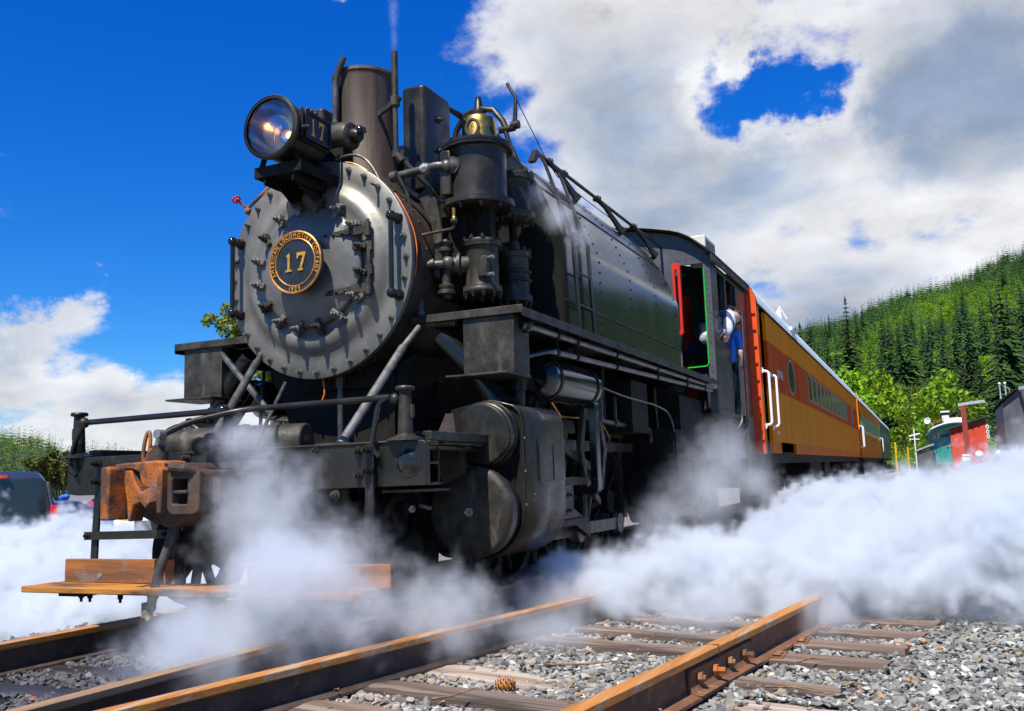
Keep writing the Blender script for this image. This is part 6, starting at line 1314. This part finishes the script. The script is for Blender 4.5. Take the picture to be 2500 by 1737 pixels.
near_tree('young_tree', 'yellow-green tree behind the left step box of the locomotive', -14.1, 18.0, -.6, 8.2, 5, 9000, 'near_leaf')
near_tree('young_tree', 'leafy tree low behind the left cylinder of the locomotive', -12.3, 18.5, -.7, 6.0, 8, 9000, 'near_leaf')
near_tree('shrub', 'yellowish shrub to the right of the dark van', -26.5, 21, -.8, 3.6, 12, 5000, 'olive')
near_tree('shrub', 'olive shrub left of the far cars', -30.5, 24.5, -.8, 3.4, 14, 4000, 'olive')
forest('forest', 'continuation of the wooded hillside beyond the right edge of the view', hr_, 8, 30, 82*KD, 360*KD, 1500, 15, 5, lambda a, d: .06)
# ================================================================== PARKED VEHICLES ON THE LEFT
def car(name, label, x, y, z, rz, paint, kind='sedan', mirror='black', zdrop=0):
    o = local(thing(name, label, 'van' if kind == 'van' else ('truck' if kind == 'pickup' else 'car'), (x, y, z), rz))
    # local: forward = +y, width x, ground z=0
    if kind == 'van': Lc, W, Hh, hood, sill = 4.8, .96, 1.92, (1.35, 1.0), .35
    elif kind == 'pickup': Lc, W, Hh, hood, sill = 5.2, .98, 1.9, (1.7, 1.12), .5
    else: Lc, W, Hh, hood, sill = 4.4, .88, 1.42, (1.1, .85), .25
    def secs():
        if kind == 'van': return [(-2.4, .45, 1.05, .99), (-2.36, .40, 1.80, .93), (-2.15, .38, 1.90, .86), (0, .38, 1.92, .86), (.75, .38, 1.86, .86), (1.45, .38, 1.12, .93), (2.25, .40, .95, .93), (2.4, .45, .70, .88)]
        if kind == 'pickup': return [(-2.6, .55, 1.15, .98), (-.6, .5, 1.16, .98), (-.55, .5, 1.85, .88), (.6, .5, 1.88, .88), (1.15, .5, 1.22, .95), (2.5, .5, 1.12, .96), (2.6, .55, .95, .92)]
        return [(-2.2, .40, .85, .9), (-2.1, .32, .95, .93), (-1.3, .28, 1.02, .95), (-.85, .28, 1.38, .84), (.35, .28, 1.42, .84), (1.05, .28, .98, .94), (2.0, .30, .80, .92), (2.2, .40, .62, .85)]
    S = secs(); vs = []; fs = []; ring = 10
    for y_, z0, z1, tw in S:
        w0 = W*.94; zb = min(z1, max(z0+.3, 1.0 if kind != 'sedan' else .88)); wt = W*tw*(.86 if z1 > zb+.2 else .98)
        pr = [(-w0, z0), (-W, z0+.18), (-W*.985, zb), (-wt, z1-.07), (-wt*.9, z1), (wt*.9, z1), (wt, z1-.07), (W*.985, zb), (W, z0+.18), (w0, z0)]
        vs += [(a, y_, b) for a, b in pr]
    for i in range(len(S)-1):
        for k in range(ring): j = (k+1) % ring; fs.append((i*ring+k, i*ring+j, (i+1)*ring+j, (i+1)*ring+k))
    fs += [tuple(range(ring)), tuple((len(S)-1)*ring+k for k in range(ring))]
    MB().add(vs, fs).build('body', paint, o, bevel=.03, sharp=50)
    def pane(nm, quad, off, mat='carglass', parent=None):
        a, b, c, d = [Vector(q) for q in quad]; n = (b-a).cross(c-a).normalized()*off; return MB().add([a+n, b+n, c+n, d+n, a+n*.2, b+n*.2, c+n*.2, d+n*.2], [(0, 1, 2, 3), (0, 4, 5, 1), (1, 5, 6, 2), (2, 6, 7, 3), (3, 7, 4, 0)]).build(nm, mat, parent or o)
    if kind == 'van':
        pane('rear_window', [(-.80, -2.385, 1.10), (.80, -2.385, 1.10), (.70, -2.345, 1.76), (-.70, -2.345, 1.76)], .02)
        for s in (1, -1):
            pane('side_window', [(s*.955, -2.0, 1.12), (s*.955, .9, 1.12), (s*.83, .6, 1.74), (s*.83, -1.95, 1.74)][::s], .015)
            MB().box(min(s*.84, s*.955), max(s*.84, s*.955), -2.43, -2.36, 1.0, 1.36).build('tail_lamp', 'redlens', o, bevel=.01)
        MB().box(-.22, .22, -2.44, -2.35, 1.795, 1.845).build('brake_lamp', 'redlens', o)
        MB().box(-.93, .93, -2.52, -2.36, .45, .68).build('bumper', paint, o, bevel=.03)
        MB().box(-.28, .28, -2.53, -2.515, .80, .95).build('number_plate', 'offwhite', o)
    else:
        zt = S[3][2] if kind == 'sedan' else 1.86; yt = .40 if kind == 'sedan' else .62; yb = 1.02 if kind == 'sedan' else 1.12; zb = 1.0 if kind == 'sedan' else 1.26
        pane('windscreen', [(-.72, yb, zb), (.72, yb, zb), (.62, yt, zt-.04), (-.62, yt, zt-.04)][::-1], .025)
        yr_ = -1.28 if kind == 'sedan' else -.60; yr2 = -.88 if kind == 'sedan' else -.57
        pane('rear_window', [(-.68, yr_, 1.06 if kind == 'sedan' else 1.2), (.68, yr_, 1.06 if kind == 'sedan' else 1.2), (.6, yr2, zt-.05), (-.6, yr2, zt-.05)], .025)
        for s in (1, -1):
            pane('side_window', [(s*W*.97, yr_+.15, zb-.02), (s*W*.97, yb-.15, zb-.02), (s*W*.80, yt-.05, zt-.09), (s*W*.80, yr2+.1, zt-.09)][::s], .02)
            MB().sph((s*W*.74, Lc/2-.06, .68 if kind == 'sedan' else .95), .12, 12, 8, (1.3, .5, .8)).build('headlight', 'chrome' if kind == 'sedan' and paint != 'car_red' else 'amberlens', o)
            MB().sph((s*(W+.09), yb-.18, zb+.03), .10, 10, 8, (1.1, .6, .75)).build('wing_mirror', 'red' if paint == 'car_red' else 'dull', o)
            MB().box(min(s*W*.7, s*W*.98), max(s*W*.7, s*W*.98), -Lc/2-.02, -Lc/2+.05, .7, .85).build('tail_lamp', 'redlens', o)
        MB().box(-.55, .55, Lc/2-.02, Lc/2+.03, .48 if kind == 'sedan' else .75, .60 if kind == 'sedan' else .95).build('grille', 'dull', o)
    for s in (1, -1):
        for yy in (-Lc*.30, Lc*.32):
            w_ = MB().lathe([(.0, .05), (.20, .05), (.22, .02), (.33, .0), (.345, .03), (.345, .18), (.33, .21), (0, .21)], (s*(W+.01), yy, .345), (-s, 0, 0), 24).build('wheel', 'tyre', o); MB().lathe([(0, -.004), (.19, -.004), (.20, .03)], (s*(W+.03), yy, .345), (-s, 0, 0), 20).build('rim', 'chrome', w_)
    return o
GL = -.755
va = R_(50.5)   # away from the camera, towards the left
car('minivan', 'dark grey van seen from behind with a red brake lamp above its rear window', -11.55, 7.05, GL, R_(54), 'car_grey', 'van')
car('parked_car', 'light blue car roof showing just right of the dark van', -14.2, 9.9, GL, R_(100), 'car_blue', 'sedan')
car('parked_car', 'crimson car with a red wing mirror facing the camera', -13.4, 11.8, GL, R_(205), 'car_red', 'sedan')
car('parked_truck', 'white pickup truck behind the left end of the pilot beam', -12.2, 12.6, GL, R_(212), 'car_white', 'pickup')
car('parked_car', 'pale grey car partly behind the coupler', -9.0, 14.0, GL, R_(215), 'car_white', 'sedan')
yb = thing('speed_bump', 'yellow painted kerb block lying in the car park behind the coupler', 'kerb block', (-6.6, 7.0, GL), R_(30)); local(yb)
MB().prism([(-.9, 0), (.9, 0), (.8, .28), (-.8, .28)], (0, -.1, 0), (1, 0, 0), (0, 0, 1), (0, .25, 0)).build('block', 'car_yellow', yb, bevel=.03)
MB().box(-.35, .35, -.105, -.10, .08, .2).build('stripe', 'dull', yb)
# bystander beside the cars
by_ = thing('person', 'person in a blue cap and orange vest standing between the parked cars', 'person', (-14.56, 11.2, GL)); local(by_); by_.scale = (.88, .88, .88)
skin_figure('body', 'orangevest', [(0, 0, .92, .15, .12), (0, 0, 1.15, .15, .12), (0, 0, 1.36, .18, .12), (0, 0, 1.46, .07)], [(0, 1), (1, 2), (2, 3)], by_)
skin_figure('trousers', 'darkcloth', [(0, 0, .92, .15, .12), (.1, 0, .82, .1), (.12, 0, .45, .075), (.12, 0, .06, .06), (-.1, 0, .82, .1), (-.12, 0, .45, .075), (-.12, 0, .06, .06), (.12, -.14, .04, .04), (-.12, -.14, .04, .04)], [(0, 1), (1, 2), (2, 3), (0, 4), (4, 5), (5, 6), (3, 7), (6, 8)], by_)
skin_figure('arms', 'bluecloth', [(0, 0, 1.36, .08), (.20, 0, 1.36, .065), (.27, -.02, 1.10, .05), (.24, -.18, .95, .04), (-.20, 0, 1.36, .065), (-.27, 0, 1.10, .05), (-.28, -.1, .86, .04)], [(0, 1), (1, 2), (2, 3), (0, 4), (4, 5), (5, 6)], by_)
skin_figure('head', 'skin', [(0, 0, 1.46, .055), (0, -.01, 1.57, .08), (0, -.01, 1.65, .085)], [(0, 1), (1, 2)], by_)
MB().sph((0, -.01, 1.68), .10, 14, 8, (1, 1, .7)).tube([(0, -.08, 1.67), (0, -.19, 1.65)], [.07, .05], 10).build('cap', 'bluecloth', by_)
for s in (1, -1): skin_figure('hand', 'skin', [(.24 if s > 0 else -.28, -.18 if s > 0 else -.1, .94 if s > 0 else .85, .04), (.23 if s > 0 else -.28, -.24 if s > 0 else -.14, .90 if s > 0 else .78, .035)], [(0, 1)], by_, 1)

# ================================================================== YARD ON THE RIGHT
def zq(y): return -.205+G*max(0, y-9)
# caboose with white roof and chimney box
y0 = 55.0; zc = zq(y0)
cb = local(thing('caboose', 'teal caboose with a white roof and a chimney, standing on a siding', 'caboose', (4.35, y0, zc), R_(2)))
W = 1.32; arc_ = [(W*1.04*(-1+i/8), 2.75+.36*(1-(-1+i/8)**2)) for i in range(17)]
MB().prism([(-W, .75), (W, .75), (W, 2.75)]+[(x*.96, z-.02) for x, z in arc_[::-1]][1:-1]+[(-W, 2.75)], (0, 0, 0), (1, 0, 0), (0, 0, 1), (0, .08, 0)).build('end_wall', 'teal', cb)
MB().box(-W, -W+.05, .08, 7.9, .75, 2.78).box(W-.05, W, .08, 7.9, .75, 2.78).build('side_wall', 'teal', cb)
vs = [(x, y, z+.02) for y in (-.75, 8.6) for x, z in arc_]; MB().add(vs, [(k, k+1, 18+k, 17+k) for k in range(16)]).build('roof', 'white', cb).modifiers.new('s', 'SOLIDIFY').thickness = .07
MB().box(-.55, .62, 1.0, 3.0, 3.0, 3.42).build('cupola', 'white', cb, bevel=.12)
MB().box(-.62, -.25, 1.2, 1.6, 3.3, 3.62).build('chimney_box', 'offwhite', cb, bevel=.01); MB().box(-.65, -.22, 1.17, 1.63, 3.62, 3.76).build('chimney_vent', 'dull', cb); MB().box(-.68, -.20, 1.14, 1.66, 3.76, 3.84).build('chimney_cap', 'white', cb, bevel=.02)
MB().box(-.28, .36, -.02, .0, 2.32, 2.66).build('end_window', 'carglass', cb)
MB().prism([(-.95, 2.30), (-.35, 2.30), (-.35, 2.55)], (0, -.02, 0), (1, 0, 0), (0, 0, 1), (0, .02, 0)).build('end_panel', 'dkgreen', cb); MB().box(-.04, .05, -.03, -.02, 2.8, 2.92).build('marker_board', 'red', cb)
for x, z in ((-.5, 1.75), (-.3, 1.75), (-.1, 1.78)): MB().sph((x, -.04, z), .05, 8, 6).build('marker_lamp', 'red', cb)
MB().bar((-1.15, -.5, 2.2), (-1.15, -.5, 3.18), .04, .04, (0, 1, 0)).bar((-.95, -.5, 2.2), (-.95, -.5, 3.18), .04, .04, (0, 1, 0)).bar((-1.15, -.5, 3.1), (-.6, 1.0, 3.3), .04, .04).bar((-1.0, -.6, 3.2), (-.5, .9, 3.4), .03, .03).build('roof_ladder', 'poleRed', cb)
MB().box(-W-.02, -W+.06, -.3, -.2, .6, 1.8).build('grab_post', 'bluecloth', cb)
for yy in (1.4, 6.6): MB().box(-1.0, 1.0, yy-.8, yy+.8, .35, .7).cyl((-.85, yy-.5, .42), (.85, yy-.5, .42), .42, n=20).cyl((-.85, yy+.5, .42), (.85, yy+.5, .42), .42, n=20).build('truck', 'dull', cb)
sd = thing('satellite_dish', 'small white satellite dish on a bent arm left of the caboose roof', 'satellite dish', (2.95, 55, zc)); local(sd)
MB().lathe([(0, 0), (.10, .015), (.17, .06), (.19, .10)], (0, -.1, 3.25), (-.5, -1, .2), 20).build('dish', 'white', sd).modifiers.new('s', 'SOLIDIFY').thickness = .02
MB().cyl((0, 0, 3.22), (.25, .1, 3.0), .02, n=6).cyl((.25, .1, 3.0), (.25, .3, 0), .03, n=6).build('arm', 'greygalv', sd)
gs = thing('small_shed', 'small grey shed low beside the left side of the caboose', 'shed', (2.55, 52, zq(52))); local(gs)
MB().box(-.25, .55, 0, 2.5, 0, 1.55).build('wall', 'darkwall', gs); MB().prism([(-.35, 1.50), (.62, 1.85), (.62, 1.92), (-.35, 1.57)], (0, -.15, 0), (1, 0, 0), (0, 0, 1), (0, 2.8, 0)).build('roof', 'greygalv', gs)
# red shed with a lean-to roof and its tall post
rs_ = thing('red_shed', 'bright red shed with a sloping roof in front of the caboose', 'shed', (4.35, 44, zq(44))); local(rs_)
MB().prism([(-.35, 0), (1.15, 0), (1.15, 2.85), (-.35, 2.45)], (0, 0, 0), (1, 0, 0), (0, 0, 1), (0, 3, 0)).build('wall', 'shedred', rs_)
MB().prism([(-.85, 2.28), (1.2, 2.88), (1.2, 2.96), (-.85, 2.36)], (0, -.2, 0), (1, 0, 0), (0, 0, 1), (0, 3.4, 0)).build('roof', 'dkgreen', rs_)
MB().box(.0, .35, -.02, .0, .2, .9).build('opening', 'darkwall', rs_)
for k in range(3): MB().tube([(1.2+.05*math.cos(t), -.05, 2.0+.22*k+.08*math.sin(t)) for t in [2*PI*i/12 for i in range(12)]], .02, 5, closed=True).build('chain_loop', 'white', rs_)
for k in range(5): MB().bar((-.3+.27*k, -.02, 2.3+.07*k), (-.3+.27*k+.1, -.02, 2.15+.07*k), .02, .03).build('bracket', 'dull', rs_)
rp = thing('red_post', 'faded red post carrying a long grey beam beside the red shed', 'post', (4.55, 40, zq(40))); local(rp)
MB().bar((.05, 0, 0), (.0, 0, 3.25), .20, .20, (0, 1, 0)).build('post', 'poleRed', rp); MB().bar((-.18, 0, 3.32), (.85, 0, 3.42), .12, .12, (0, 0, 1)).build('beam', 'greygalv', rp)
MB().box(-.22, .10, -.14, -.11, .95, 1.10).build('plate', 'white', rp); MB().box(-.20, .12, -.14, -.11, 1.14, 1.22).build('plate', 'white', rp)
for x, y, lab, r in ((5.0, 40, 'bright white round lamp globe low beside the red shed', .17), (5.75, 40, 'dimmer round globe to the right of the bright one', .17)):
    g_ = thing('globe_lamp', lab, 'lamp', (x, y, zq(y))); local(g_); MB().sph((0, 0, 1.18), r, 16, 12).build('globe', 'white', g_); MB().cyl((0, 0, 0), (0, 0, 1.05), .04, n=8).build('stem', 'greygalv', g_)
lp = [thing('light_pole', 'left of the two thin white light poles above the dark building', 'light pole', (6.55, 50, zq(50))), thing('light_pole', 'right of the two thin white light poles, with a small bent arm', 'light pole', (6.80, 50, zq(50)))]
for k, o in enumerate(lp):
    local(o); MB().cyl((0, 0, 0), (-.03, 0, 4.75), .035, n=8).build('pole', 'greygalv', o); MB().sph((-.03, 0, 4.8), .07, 10, 8).build('lamp', 'white', o)
    if k: MB().tube([(0, 0, 4.6), (.12, 0, 4.55), (.16, 0, 4.3)], .02, 6).build('arm', 'greygalv', o)
db = thing('workshop', 'dark grey workshop with a white gutter at the right edge of the yard', 'building', (5.9, 36, zq(36))); local(db)
MB().prism([(-.05, 0), (1.2, 0), (1.2, 3.4), (.55, 3.58), (-.05, 3.10)], (0, 0, 0), (1, 0, 0), (0, 0, 1), (0, 6, 0)).build('wall', 'darkwall', db)
MB().prism([(1.2, 0), (6.5, 0), (6.5, 5.1), (1.2, 3.3)], (0, -3, 0), (1, 0, 0), (0, 0, 1), (0, 9, 0)).build('wall', 'darkwall', db)
MB().bar((.55, -.1, 3.6), (1.2, -3.1, 3.45), .10, .12).bar((.75, -3.1, 3.28), (6.6, -3.1, 5.35), .12, .12).build('gutter', 'white', db)
MB().bar((.85, -3.1, 3.3), (.85, -3.1, 2.7), .04, .04, (0, 1, 0)).bar((1.6, -3.1, 3.2), (1.6, -3.1, 2.2), .04, .04, (0, 1, 0)).build('downpipe', 'white', db)
MB().box(1.1, 1.25, -3.2, -3.0, 3.55, 3.85).box(1.65, 1.9, -3.2, -3.0, 3.8, 4.1).build('roof_vent', 'white', db)
MB().prism([(-.15, 3.12), (.55, 3.62), (.55, 3.70), (-.15, 3.20)], (0, -.2, 0), (1, 0, 0), (0, 0, 1), (0, 6.3, 0)).build('roof', 'dull', db)
sg = thing('track_sign', 'small white cross-shaped signal mast far down the line', 'signal', (1.85, 66, zq(66))); local(sg)
MB().cyl((0, 0, 0), (0, 0, 3.2), .04, n=6).build('mast', 'white', sg); MB().bar((-.35, 0, 2.7), (.35, 0, 2.85), .05, .08).bar((-.35, 0, 2.5), (.3, 0, 2.45), .05, .05).build('arm', 'white', sg)
for k, (x, y) in enumerate([(.95, 52.5), (1.35, 59), (1.85, 68)]):
    o = thing('marker_post', ['nearest of the yellow posts beside the green coach', 'second yellow post beside the green coach', 'farthest thin yellow post past the green coach'][k], 'post', (x+.25, y, zq(y))); local(o)
    MB().cyl((0, 0, 0), (0, 0, 2.1 if k == 0 else 1.9), .06, n=8).build('shaft', 'car_yellow', o); MB().cyl((0, 0, 2.1 if k == 0 else 1.9), (0, 0, 2.15 if k == 0 else 1.95), .07, n=8).build('cap', 'dull', o)
# flat-roofed grassy verge beyond the yard
# ================================================================== STEAM
def steam_mat(name, dens, col=(.90, .932, .962), aniso=0.15):
    m = bpy.data.materials.new(name); m.use_nodes = True; nt = m.node_tree; nt.nodes.clear()
    p = nt.nodes.new('ShaderNodeVolumePrincipled'); o = nt.nodes.new('ShaderNodeOutputMaterial'); p.inputs['Color'].default_value = rgba(col); p.inputs['Anisotropy'].default_value = aniso
    a = nt.nodes.new('ShaderNodeAttribute'); a.attribute_name = 'density'; mu = nt.nodes.new('ShaderNodeMath'); mu.operation = 'MULTIPLY'; mu.inputs[1].default_value = dens
    p.inputs['Density Attribute'].default_value = ''; nt.links.new(a.outputs['Fac'], mu.inputs[0]); nt.links.new(mu.outputs[0], p.inputs['Density']); nt.links.new(p.outputs[0], o.inputs['Volume']); return m
def steam(name, label, lo, hi, vox, blobs, dens, nscale=1.6, amp=.9, a0=.16, a1=.62, stretch=(1, 1, 1), seed=0.0, floor=None, det=6, bamp=1.6):
    me = bpy.data.meshes.new(name); o = bpy.data.objects.new(name, me); COL.objects.link(o); tag(o, label, 'steam', None, 'stuff')
    ng = bpy.data.node_groups.new(name, 'GeometryNodeTree'); ng.interface.new_socket('Geometry', in_out='OUTPUT', socket_type='NodeSocketGeometry')
    N = ng.nodes; L = ng.links
    vc = N.new('GeometryNodeVolumeCube'); out = N.new('NodeGroupOutput')
    vc.inputs['Min'].default_value = lo; vc.inputs['Max'].default_value = hi
    for k, i in (('Resolution X', 0), ('Resolution Y', 1), ('Resolution Z', 2)): vc.inputs[k].default_value = max(8, int((hi[i]-lo[i])/vox))
    pos = N.new('GeometryNodeInputPosition')
    def ma(op, a, b=None, c=None):
        n = N.new('ShaderNodeMath'); n.operation = op
        for i, v in enumerate((a, b, c)):
            if v is None: continue
            if isinstance(v, (int, float)): n.inputs[i].default_value = v
            else: L.new(v, n.inputs[i])
        return n.outputs[0]
    mp = N.new('ShaderNodeVectorMath'); mp.operation = 'MULTIPLY_ADD'; L.new(pos.outputs[0], mp.inputs[0]); mp.inputs[1].default_value = stretch; mp.inputs[2].default_value = (seed, seed*.7, seed*1.9)
    nz = N.new('ShaderNodeTexNoise'); nz.inputs['Scale'].default_value = nscale; nz.inputs['Detail'].default_value = det; nz.inputs['Roughness'].default_value = .66; nz.inputs['Distortion'].default_value = .35; L.new(mp.outputs[0], nz.inputs['Vector'])
    S = None
    for c, r in blobs:
        if isinstance(r, (int, float)): r = (r, r, r)
        s1 = N.new('ShaderNodeVectorMath'); s1.operation = 'SUBTRACT'; L.new(pos.outputs[0], s1.inputs[0]); s1.inputs[1].default_value = c
        s2 = N.new('ShaderNodeVectorMath'); s2.operation = 'DIVIDE'; L.new(s1.outputs[0], s2.inputs[0]); s2.inputs[1].default_value = r
        s3 = N.new('ShaderNodeVectorMath'); s3.operation = 'LENGTH'; L.new(s2.outputs[0], s3.inputs[0]); v = ma('SUBTRACT', 1.0, s3.outputs['Value'])
        S = v if S is None else ma('SMOOTH_MAX', S, v, .25)
    n2 = N.new('ShaderNodeTexNoise'); n2.inputs['Scale'].default_value = nscale*2.6; n2.inputs['Detail'].default_value = 5; n2.inputs['Roughness'].default_value = .62; n2.inputs['Distortion'].default_value = .5; L.new(mp.outputs[0], n2.inputs['Vector'])
    bil = ma('SUBTRACT', .16, ma('ABSOLUTE', ma('SUBTRACT', n2.outputs[0], .5)))      # rounded billows with creases
    val = ma('ADD', ma('ADD', S, ma('MULTIPLY', ma('SUBTRACT', nz.outputs[0], .5), amp)), ma('MULTIPLY', bil, -bamp))
    mr = N.new('ShaderNodeMapRange'); mr.interpolation_type = 'SMOOTHSTEP'; mr.inputs['From Min'].default_value = a0; mr.inputs['From Max'].default_value = a1; L.new(val, mr.inputs['Value'])
    d = mr.outputs[0]
    L.new(d, vc.inputs['Density']); sm = N.new('GeometryNodeSetMaterial'); mt = steam_mat(name, dens); sm.inputs['Material'].default_value = mt
    L.new(vc.outputs[0], sm.inputs[0]); L.new(sm.outputs[0], out.inputs[0]); md = o.modifiers.new('steam', 'NODES'); md.node_group = ng; me.materials.append(mt)
    return o
SC_ = (.90, .945, .99)
steam('steam_cloud', 'thick white steam bank rolling away to the right of the locomotive low over the tracks', (.9, .5, -.22), (9.4, 10.5, 1.4), .030,
      [((1.55, 1.95, .02), (.65, .8, .36)), ((2.2, 2.5, .05), (1.1, 1.2, .48)), ((3.1, 2.4, .08), (1.3, 1.2, .62)), ((4.4, 2.7, .18), (1.5, 1.5, .88)), ((3.4, 4.6, .12), (2.0, 2.2, .74)), ((6.2, 3.8, .28), (2.0, 1.9, 1.02)), ((5.6, 6.8, .3), (3.2, 3.0, 1.02)), ((2.6, 6.8, .12), (1.1, 2.8, .78)), ((8.0, 7.0, .4), (2.6, 3.6, 1.15))], 17, 1.6, 1.4, .16, .56, det=9)
steam('steam_wisps', 'thin grey steam drifting up along the driving wheels below the cab', (1.0, 2.6, .1), (3.0, 9.0, 2.3), .032,
      [((1.7, 4.7, .60), (.45, 1.6, .72)), ((1.7, 5.6, .95), (.42, 1.3, .66)), ((1.75, 7.0, .62), (.45, 1.1, .66)), ((1.6, 3.4, .40), (.40, 1.0, .42))], 1.9, 2.4, 1.8, .15, 1.0, seed=3.7, det=10)
steam('steam_plume', 'grey steam rising over the pilot beam between coupler and right corner post', (-.65, -1.6, -.16), (1.9, .9, 1.35), .022,
      [((.55, -.36, .62), (.70, .30, .60)), ((.85, -.34, .38), (.60, .30, .48)), ((.58, -.50, .05), (.85, .46, .46)), ((.66, -.95, .0), (.50, .55, .38)), ((.92, -.60, .28), (.74, .42, .52)), ((.35, -.55, .10), (.55, .34, .36)), ((1.25, .20, .05), (.55, .60, .38)), ((.35, -.28, .98), (.40, .22, .24)), ((1.0, -.2, 0.15), (.55, .5, .38))], 5.6, 3.2, 1.55, .12, .85, seed=8.1, det=10)
steam('steam_cloud', 'bright white steam bank on the left behind the footboards', (-9.5, -.8, -.75), (-.95, 7.5, 1.2), .032,
      [((-2.2, 1.4, -.28), (1.1, 2.0, .58)), ((-3.3, 1.6, -.22), (1.4, 2.2, .76)), ((-4.4, 2.4, -.12), (1.5, 2.2, .88)), ((-2.6, 4.0, -.60), (1.6, 2.4, .72)), ((-5.6, 3.6, -.45), (1.8, 2.6, .90)), ((-5.3, 1.7, .10), (1.0, 1.0, .90)), ((-6.6, 2.4, .15), (1.2, 1.3, 1.0)), ((-4.0, 6.0, -.85), (2.4, 2.6, .80)), ((-1.9, .2, -.4), (.8, .9, .40))], 20, 1.8, 1.2, .14, .48, seed=5.2, det=9)
steam('steam_wisps', 'small puff of steam leaking beside the air pump', (.6, 1.5, 2.2), (2.1, 2.9, 3.3), .022,
      [((1.32, 2.0, 2.66), (.26, .30, .24)), ((1.45, 2.1, 2.52), (.26, .30, .18)), ((1.20, 1.9, 2.82), (.18, .2, .2))], 3.6, 5.0, 1.7, .18, 1.0, seed=2.2, det=9)
steam('steam_jet', 'faint jet of steam blowing straight up from the whistle pipe', (.25, 1.0, 3.8), (.62, 1.4, 4.6), .012,
      [((.43, 1.2, 3.90), (.045, .045, .20)), ((.425, 1.2, 4.12), (.065, .065, .26)), ((.42, 1.2, 4.40), (.085, .085, .30))], 5, 9, .9, .10, .9, seed=1.2)
steam('steam_haze', 'thin bluish steam haze hanging over the yard in front of the red shed', (1.5, 12, -.2), (16, 36, 5.5), .2,
      [((9.5, 22, .8), (4.6, 6, 3.0)), ((6.0, 18, .2), (4.5, 6, 1.6)), ((7.0, 28, 1.0), (3, 6, 2.2)), ((3.4, 27, .2), (2.0, 9, 1.3))], .30, .35, .9, .08, .8, seed=4.4, det=7)
steam('steam_wisps', 'low wisps of steam crawling over the middle rail and ties', (.9, -.6, -.2), (3.4, 2.6, .6), .03,
      [((1.7, .55, -.06), (.55, .55, .18)), ((1.40, .05, -.04), (.40, .34, .14)), ((2.3, 1.25, -.03), (.8, .5, .24)), ((1.5, 1.2, .0), (.6, .6, .30)), ((3.0, 1.4, -.05), (.6, .5, .22))], 3.5, 3.0, 1.5, .16, .9, seed=6.4, det=9)
